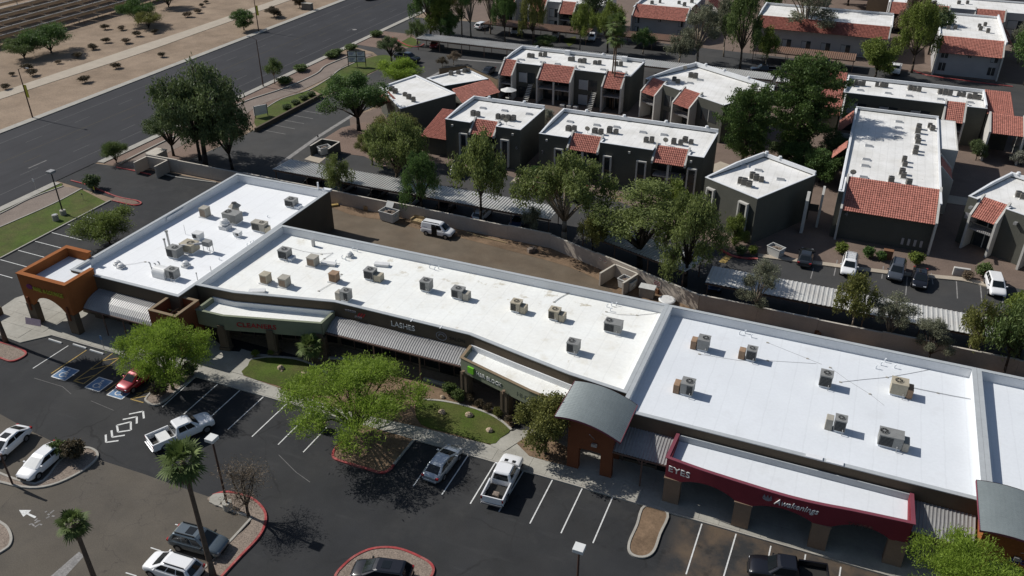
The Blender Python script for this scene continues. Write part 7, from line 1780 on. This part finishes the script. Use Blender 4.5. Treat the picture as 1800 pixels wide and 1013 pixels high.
# ---- trees of the shopping centre
tree('palo', (-57.8, 50.3), 7.2, 5.3, 'bright green palo verde over the red car', v=0, rz=20)
tree('palo', (-37.2, 51.5), 7.1, 7.3, 'largest bright green palo verde on the red kerbed island', v=1, rz=140)
tree('palo', (14.4, 49.2), 7.6, 5.2, 'bright green palo verde at the bottom right corner', v=0, rz=200)
tree('dense', (-19.7, 55.6), 7.2, 3.0, 'olive bushy tree left of the curved blue roof', 'leaf_olive', v=1)
tree('palo_small', (-87.42,72.01), 4.6, 4.2, 'green palo verde beside the long west parapet', 'palo_verde_soft', rz=70)
tree('palo_small', (-107.26,93.65), 3.6, 2.2, 'small round green tree at the road entrance', 'leaf_mesquite', rz=10)
tree('bare', (-39.9, 39.0), 5.6, 2.7, 'leafless brown tree in the red kerbed island by the lamp', rz=120)
# ---- trees along the road
tree('weep', (-93.2, 98.0), 17.2, 8.2, 'tallest weeping eucalyptus at the left, behind the wall end', 'leaf_deep', v=0, rz=40, bark='bark_dark')
tree('weep', (-95.6, 99.6), 13.0, 5.6, 'lower left half of the tallest eucalyptus clump', 'leaf_deep', v=1, rz=100, bark='bark_dark')
tree('weep', (-88.4, 98.6), 10.5, 4.6, 'lower dark weeping tree right of the tallest eucalyptus', 'leaf_deep', v=2, rz=190, bark='bark_dark')
tree('broad', (-100.8, 99.4), 7.6, 4.2, 'dark leaning tree left of the tallest eucalyptus', 'leaf_deep', v=1, rz=300)
tree('weep_thin', (-108.38,137.22), 5.2, 2.3, 'small lone tree on the gravel by the near street lamp', 'leaf_mesquite', v=1)
tree('broad', (-79.0, 121.0), 10.2, 7.0, 'broad shady green tree beside the low office pavilion', 'leaf_green', v=0, rz=80)
tree('palo_small', (-84.03,145.31), 5.6, 4.7, 'bright yellow green round tree behind the low pavilion', 'palo_verde', rz=160)
tree('broad', (-94.19,159.47), 5.6, 3.2, 'dark feathery tree by the driveway lawn', 'leaf_deep', v=1)
tree('weep_thin', (-95.97,174.57), 6.0, 2.6, 'small tree on the driveway corner', 'leaf_mesquite', v=0)
tree('weep_thin', (-80.88,162.68), 3.0, 1.9, 'reddish bush behind the tan screen wall', 'leaf_dry', v=1)
tree('weep_thin', (-82.46,160.67), 2.2, 1.5, 'low reddish bush left of the tan screen wall', 'leaf_brush', v=0)
# ---- top row
TOP = [('weep', 757, 62, 16, 4.8, 'leaf_green', 'dense green tree at the top left of the driveway'), ('dense', 775, 64, 10, 4.0, 'leaf_lime', 'bright green tree right of the dense one at the top'), ('dense', 790, 70, 6.5, 2.8, 'leaf_green', 'low rounded tree at the end of the weathered carport'),
       ('euca', 828, 66, 15, 3.6, 'leaf_green', 'tall eucalyptus with pale twin trunks at the top'), ('euca', 812, 62, 17, 3.2, 'leaf_olive', 'slender eucalyptus with bare lower trunk at the top'), ('weep', 888, 76, 14, 3.4, 'leaf_green', 'tall weeping tree before the far left block'), ('weep', 937, 82, 14, 3.8, 'leaf_olive', 'lighter weeping tree right of the far left tile screens'), ('euca', 862, 60, 15, 3.6, 'leaf_deep', 'dark tall tree between the white SUV and far block'),
       ('dense', 958, 88, 3.4, 2.8, 'leaf_mesquite', 'rounded bush behind the wide block'), ('weep_thin', 1019, 91, 11, 3.0, 'leaf_lime', 'thin tree in front of the brown carport'), ('weep', 1068, 96, 12, 4.6, 'leaf_lime', 'lush green tree hiding the gap in the brown carport'), ('dense', 1040, 62, 14, 4.6, 'leaf_deep', 'dark tree between the far left block and the far grey block'), ('weep_thin', 1130, 95, 6, 3.2, 'leaf_green', 'low leaning tree before the brown carport'), ('weep_thin', 1193, 112, 7, 3.6, 'leaf_grey', 'leaning grey green tree by the ribbed carport'),
       ('euca', 1225, 112, 13, 5.0, 'leaf_grey', 'grey green eucalyptus right of the far grey block'), ('weep', 1300, 122, 17, 5.0, 'leaf_mesquite', 'tall drooping tree left of the loaded truck'), ('weep_thin', 1272, 100, 13, 3.6, 'leaf_grey', 'grey drooping tree behind the leaning trunk'), ('weep_thin', 1345, 118, 9, 3.0, 'leaf_lime', 'thin pale tree over the loaded truck'), ('euca', 1412, 84, 14.5, 7.6, 'leaf_grey', 'big spreading grey tree before the far long block'), ('euca', 1440, 60, 17, 6.0, 'leaf_deep', 'dark crown behind the big grey tree'),
       ('dense', 1538, 136, 8.0, 4.6, 'leaf_lime', 'round olive green tree right of the brown carport'), ('weep', 1602, 128, 15, 4.8, 'leaf_lime', 'tall light green tree left of the far gabled block'), ('dense', 1632, 96, 11, 4.2, 'leaf_deep', 'dark tree between the light green tree and the gabled block'), ('dense', 1600, 70, 12, 4.4, 'leaf_dry', 'tree with rusty leaves behind the light green tree'), ('dense', 1745, 42, 11, 3.6, 'leaf_olive', 'olive tree at the top right'), ('dense', 1800, 150, 12, 4.8, 'leaf_green', 'green tree at the right edge beside the gabled block'), ('euca', 1790, 112, 11, 3.6, 'leaf_grey', 'grey twiggy tree right of the gabled block'), ('dense', 1830, 110, 14, 5.5, 'leaf_lime', 'lime tree cut by the right edge at the top'),
       ('dense', 1695, 20, 7, 5, 'leaf_green', 'green tree at the very top behind the farthest block'), ('dense', 1350, 20, 12, 6, 'leaf_green', 'green tree at the very top behind the far long block'), ('broad', 1490, 10, 8, 6, 'leaf_olive', 'olive tree at the very top beside the tan house')]
TOPP = [(-96.76,183.00),(-94.03,183.01),(-90.80,181.02),(-86.96,184.81),(-89.85,185.86),(-77.53,183.26),(-70.50,183.01),(-83.98,189.43),(-66.97,181.39),(-59.27,183.07),(-52.81,183.26),(-61.19,197.72),(-45.68,186.70),(-36.59,182.37),(-32.97,183.87),(-23.77,183.17),(-28.62,191.32),(-19.01,186.92),(-13.20,205.68),(-11.02,219.61),(2.91,188.18),(9.79,194.43),(13.14,210.55),(9.25,222.40),(28.13,246.52),(30.73,193.97),(31.00,210.34),(35.62,213.17),(22.05,258.38),(-25.73,238.62),(-6.80,253.50)]
for q, pp in zip(TOP, TOPP): tree(q[0], pp, q[3], q[4], q[6], q[5])
# ---- trees along the boundary wall and carports
tree('weep', (-60.3, 100.9), 12.4, 5.6, 'lush weeping tree growing through the long carport', 'leaf_gum', v=0, rz=30)
tree('weep_thin', (-66.3, 95.2), 7.4, 2.4, 'thin drooping tree by the wall left of the lush one', 'leaf_gum', v=0)
tree('weep', (-53.0, 95.2), 9.8, 3.4, 'dark weeping tree above the dumpster wall', 'leaf_green', v=1, bark='bark_dark')
tree('weep_thin', (-44.3, 95.6), 14.0, 4.4, 'tall narrow weeping tree before the small block', 'leaf_gum', v=1, bark='bark_dark')
tree('weep', (-31.9, 95.2), 12.8, 7.4, 'V shaped weeping tree at the end of the long carport', 'leaf_gum', v=2, rz=100, bark='bark_pale')
tree('weep_thin', (-36.6, 95.0), 4.6, 1.6, 'small grey sapling at the end of the long carport', 'leaf_grey', v=0)
tree('euca', (-20.9, 92.7), 11.6, 7.0, 'wide grey green tree behind the bin enclosure', 'leaf_gum', v=0, rz=10, bark='bark_dark')
tree('weep', (-14.6, 90.2), 12.6, 4.9, 'dark drooping tree at the gap between the carports', 'leaf_gum', v=1, rz=250, bark='bark_dark')
tree('weep_thin', (-27.2, 92.4), 7.0, 2.2, 'thin leaning sapling above the bent wall', 'leaf_olive', v=1, bark='bark_dark')
tree('weep_thin', (-19.5, 100.8), 9.5, 3.2, 'yellowish drooping tree before the free standing block', 'leaf_lime', v=0)
tree('dense', (-10.95,102.96), 4.4, 1.9, 'yellow green bush at the slit window of the free standing block', 'leaf_lime', v=0)
tree('euca', (-5.9, 86.0), 7.6, 2.6, 'pale grey tree over the left end of the pale carport', 'leaf_grey', v=1)
tree('weep_thin', (4.7, 86.1), 8.4, 2.5, 'yellow green tree hiding the white racked SUV', 'leaf_olive', v=1, bark='bark_pale')
tree('euca', (8.4, 85.9), 6.6, 2.8, 'grey leafy tree right of the yellow green tree', 'leaf_grey', v=0)
tree('euca', (12.5, 83.9), 6.0, 2.3, 'dusty tree leaning over the boundary wall', 'leaf_grey', v=1, bark='bark_dark')
tree('weep_thin', (16.2, 86.1), 7.8, 2.3, 'yellow green tree before the white SUV at the right', 'leaf_olive', v=0, bark='bark_pale')
tree('weep_thin', (19.6, 84.2), 9.4, 3.2, 'dark drooping tree at the right edge beside the wall', 'leaf_mesquite', v=0, bark='bark_dark')
tree('dense', (21.2, 88), 9.6, 3.0, 'lime tree cut by the right edge over the carport', 'leaf_lime', v=1)
# ---- court
tree('pine', (-14.6, 131.0), 12.0, 5.0, 'smaller dark pine between the courtyard blocks', v=1, rz=20)
tree('pine', (-7.0, 137.2), 16.0, 6.6, 'largest dark green pine before the long right block', v=0, rz=130)
for k, (pp, h, r, lm, lb) in enumerate((((-6.29,131.94), 4.6, 3.6, 'leaf_green', 'bushy dark tree below the largest pine'), ((-2.56,128.73), 5.2, 3.4, 'leaf_green', 'green tree left of the deep block'), ((-1.12,136.55), 5.5, 3.0, 'leaf_deep', 'dark tree against the deep block'), ((13.68,161.64), 5.0, 2.0, 'leaf_green', 'small tree between the deep block and the long right block'), ((-49.52,135.50), 3.2, 1.8, 'leaf_white', 'white flowering bush between the small and long blocks'), ((26.50,147.97), 3.4, 2.2, 'leaf_white', 'white flowering bush at the right edge'), ((-9.22,134.46), 3.5, 2.4, 'leaf_deep', 'low dark shrub mass under the pines'), ((19.89,147.28), 3.6, 1.6, 'leaf_deep', 'small dark tree by the white fin wall'), ((-62.37,108.73), 3.6, 2.6, 'leaf_mesquite', 'leafy tree over the gravel by the apartment kerb'), ((-30.73,148.69), 2.0, 2.4, 'leaf_mesquite', 'low green bush before the angled block'))):
    tree('dense', pp, h, r, lb, lm)
tree('broad', (-65.71,111.09), 8.2, 4.4, 'olive tree before the low red tile annexe', 'leaf_olive', v=0)
tree('broad', (-68.90,108.51), 5.5, 3.0, 'lower olive tree left of the red tile annexe', 'leaf_olive', v=1)
# ---- desert strip
DES = [('palo_small', 90, 92, 6.2, 6.2, 'leaf_green', 'wide green desert tree by the solar fence'), ('palo_small', 43, 103, 4.6, 4.4, 'leaf_mesquite', 'green desert tree at the far left'), ('palo_small', 243, 42, 6.0, 4.6, 'leaf_green', 'green desert tree by the fence corner'), ('palo_small', 262, 50, 4.0, 3.8, 'leaf_olive', 'rounded olive bush beside the fence corner tree'), ('palo_small', 297, 13, 6, 4.6, 'leaf_green', 'green desert tree at the top edge'), ('dense', 429, 53, 5.0, 3.2, 'leaf_green', 'round dark green tree on the far kerb'), ('dense', 482, 30, 2.6, 2.4, 'leaf_brush', 'brown green bush by the far street lamp'), ('dense', 527, 14, 3.2, 2.0, 'leaf_brush', 'dark bush left of the electrical box')]
for q, pp in zip(DES, [(-168.65,137.32),(-170.06,131.37),(-169.35,164.83),(-163.62,162.33),(-174.73,181.87),(-141.02,169.90),(-142.20,183.71),(-141.95,194.72)]): tree(q[0], pp, q[3], q[4], q[6], q[5])
SHR = [(-161.93,121.25),(-162.21,125.45),(-158.13,122.82),(-160.01,131.31),(-144.44,123.51),(-161.72,142.70),(-163.38,148.28),(-158.74,149.67),(-160.85,155.36),(-158.85,159.03),(-167.00,185.78),(-163.22,179.68),(-168.70,189.44),(-159.57,136.19),(-172.72,157.37),(-168.59,158.49),(-143.10,143.96),(-145.95,133.51),(-155.57,114.15),(-162.75,175.21)]
for k, (pp, rk_) in enumerate(zip(SHR, ranks(SHR))):
    s = random.uniform(.55, 1.15)
    tree('shrub', pp, 1.15 * s, 1.2 * s, 'low brown shrub on the bare desert strip, %s from the left' % rk_, ('leaf_brush', 'leaf_brush', 'leaf_brush', 'leaf_dry')[k % 4], 'shrub', group='desert strip shrubs')
# ---- clipped and bedding shrubs
for k, pp in enumerate([(-106.80,138.28),(-108.77,146.68),(-108.04,157.50),(-108.22,159.85),(-107.39,164.67),(-108.17,177.16)]):
    tree('ball', pp, 1.3, 1.7, 'clipped round shrub on the gravel along the brick path, %s from the left' % ('first', 'second', 'third', 'fourth', 'fifth', 'sixth')[k], 'leaf_mesquite', 'shrub')
for k, (pp, s, lm, lb) in enumerate((((-102.99,84.47), 2.6, 'leaf_deep', 'dark round bush by the red kerb of the lawn'), ((-60.39,38.47), 1.9, 'leaf_palm', 'spiky green plant in the island behind the white sedan'), ((-58.83,38.87), 2.3, 'leaf_brush', 'dark brown bush in the island behind the white sedan'), ((-58.14,49.12), 2.0, 'leaf_brush', 'brown bush at the front of the island by the red car'), ((-58.48,51.72), 1.6, 'leaf_dry', 'dry bush in the middle of the island by the red car'), ((-57.88,52.81), 1.9, 'leaf_deep', 'dark bush at the back of the island by the red car'),
    ((-30.44,59.60), 1.5, 'leaf_palm', 'green agave in the bed before the green shop canopy'), ((-31.61,60.19), 1.6, 'leaf_palm', 'pale spiky plant left of the agave'), ((-29.28,59.89), 1.0, 'leaf_brush', 'first small brown shrub right of the agave'), ((-28.12,59.50), 1.0, 'leaf_brush', 'second small brown shrub right of the agave'), ((-27.01,59.21), 1.0, 'leaf_brush', 'third small brown shrub right of the agave'), ((-25.83,58.85), 1.1, 'leaf_olive', 'olive shrub right of the three brown ones'), ((-24.38,58.36), 1.0, 'leaf_brush', 'last small brown shrub by the column'),
    ((-53.52,58.09), 1.0, 'leaf_lime', 'small lime plant beside the garden walk'), ((-52.14,58.89), .8, 'leaf_lime', 'small lime plant under the cleaners canopy'), ((-40.53,50.78), 1.3, 'leaf_dry', 'orange dry tuft at the tip of the tree island'), ((-44.48,113.26), 1.8, 'leaf_mesquite', 'clipped bush left of the V shaped tree'), ((-36.93,114.98), 1.7, 'leaf_mesquite', 'clipped bush behind the pale green sedan'), ((-43.42,114.64), 1.8, 'leaf_green', 'clipped bush by the long block corner'), ((-56.26,115.00), 1.5, 'leaf_green', 'clipped bush at the small block'),
    ((2.22,106.20), 1.8, 'leaf_lime', 'round bush left of the racked SUV'), ((5.42,106.37), 1.7, 'leaf_green', 'round bush right of the racked SUV'), ((7.01,106.05), 1.5, 'leaf_green', 'round bush left of the brown box'), ((11.18,106.49), 2.1, 'leaf_lime', 'bright round bush before the meters'), ((18.93,106.45), 2.2, 'leaf_mesquite', 'round bush beside the white SUV at the right'), ((17.08,104.93), 1.4, 'leaf_dry', 'reddish bush beside the low framed sign'), ((-9.84,100.72), 1.6, 'leaf_deep', 'dark bush at the red kerb of the free standing block'), ((-8.37,101.49), 1.4, 'leaf_lime', 'bright bush at the corner of the free standing block'),
    ((-116.02,201.26), 3.0, 'leaf_brush', 'x'))):
    if lb != 'x': tree('ball' if s > 1.2 else 'shrub', pp, s * .8, s * .5, lb, lm, 'shrub', z=0.08)
for k, pp in enumerate([(-97.18,128.33),(-97.22,131.18),(-97.26,133.72),(-97.15,125.57)]): tree('ball', pp, .9, 1.0, 'low green hedge plant on the shady side of the small lawn, %s' % ('first', 'second', 'third', 'fourth')[k], 'leaf_deep', 'shrub')

# ---- palms
def make_fronds(seed, n=34, petiole=.95, blade=1.05, seg=13, dead=False, spread=1.0):
    g = np.random.default_rng(seed); Q, T = [], []
    for i in range(n):
        th = i * 2.39996 + g.uniform(-.2, .2)
        el = (R(g.uniform(-85, -45)) if dead else R(80 - 125 * (i / n) + g.uniform(-10, 10)))
        d = np.array([math.cos(th) * math.cos(el), math.sin(th) * math.cos(el), math.sin(el)])
        sd = norm(np.cross(d, [0, 0, 1.0])); up = np.cross(sd, d)
        pl = petiole * g.uniform(.8, 1.15) * spread; base = d * .08; tip = d * pl + np.array([0, 0, -.10 * pl])
        w = .035
        Q.append([base - sd * w, base + sd * w, tip + sd * w * .6, tip - sd * w * .6]); T.append(.5)
        t0 = g.uniform(0, 1)
        for k in range(seg):
            a = R(-105 + 210 * k / (seg - 1)); bl = blade * (1 - .22 * abs(math.sin(a))) * g.uniform(.88, 1.08) * spread
            v = d * math.cos(a) + sd * math.sin(a)
            v = v + up * (.14 - .1 * abs(math.sin(a)));
            e = tip + v * bl + np.array([0, 0, -.26 * bl if not dead else -.5 * bl]); m = tip + v * bl * .55 + np.array([0, 0, -.02])
            s2 = norm(np.cross(v, up)) * .085 * spread
            Q.append([tip, m + s2, e, m - s2]); T.append(t0 * .6 + g.uniform(0, .35))
    return np.array(Q), np.array(T)
palm_c = quad_mesh('crown', *make_fronds(5, 27, .95, 1.15, 13), MAT['leaf_palm']); palm_d = quad_mesh('dead_fronds', *make_fronds(6, 22, .7, .75, 9, True), MAT['palm_dead'])
def palm(p, h, label, s=1.0, lean=(0, 0), tr=.19, skirt=True, rz=0):
    t = thing('fan_palm', label, 'palm', (p[0], p[1], 0), 0, 'fan palms')
    mb = MB(); pts = []
    for k in range(7):
        f = k / 6; pts.append((lean[0] * f * f, lean[1] * f * f, h * f))
    mb.pipe(pts, [tr * 1.5, tr * 1.15, tr, tr * .95, tr * .9, tr * .9, tr * 1.05], 9)
    mb.build('trunk', MAT['palm_bark'], t, smooth=True, local=True)
    for nm, me in (('crown', palm_c), ('dead_fronds', palm_d)):
        if nm == 'dead_fronds' and not skirt: continue
        o = bpy.data.objects.new(nm, me); link(o, t); o.location = (lean[0], lean[1], h - (.15 if nm == 'dead_fronds' else 0)); o.scale = (s,) * 3; o.rotation_euler = (0, 0, R(rz))
    return t
palm((-38.5, 32.8), 11.6, 'tall fan palm with grey SUV at its foot', 1.02, (-.3, .2))
palm((-45.3, 28.2), 7.5, 'shorter fan palm at the bottom left', .68, (-.1, 0), rz=77)
palm((-80.45,49.95), 12.6, 'fan palm at the left edge whose crown is out of frame', 1.3, (-.3, 0), rz=33)
palm((-82.11,49.98), 11.8, 'second fan palm beyond the left edge casting its shadow on the bays', 1.3, (.2, .2), rz=140)
palm((-41.9, 149.0), 15.4, 'very tall thin palm before the wide block, left trunk of two', 1.25, (.35, .3), .15, True, 20)
palm((-41.2, 148.4), 13.2, 'very tall thin palm before the wide block, right trunk of two', 1.1, (-.1, .3), .14, True, 50)
palm((-47.23,59.36), 2.3, 'small young palm before the cleaners canopy', .85, (0, 0), .12, False)
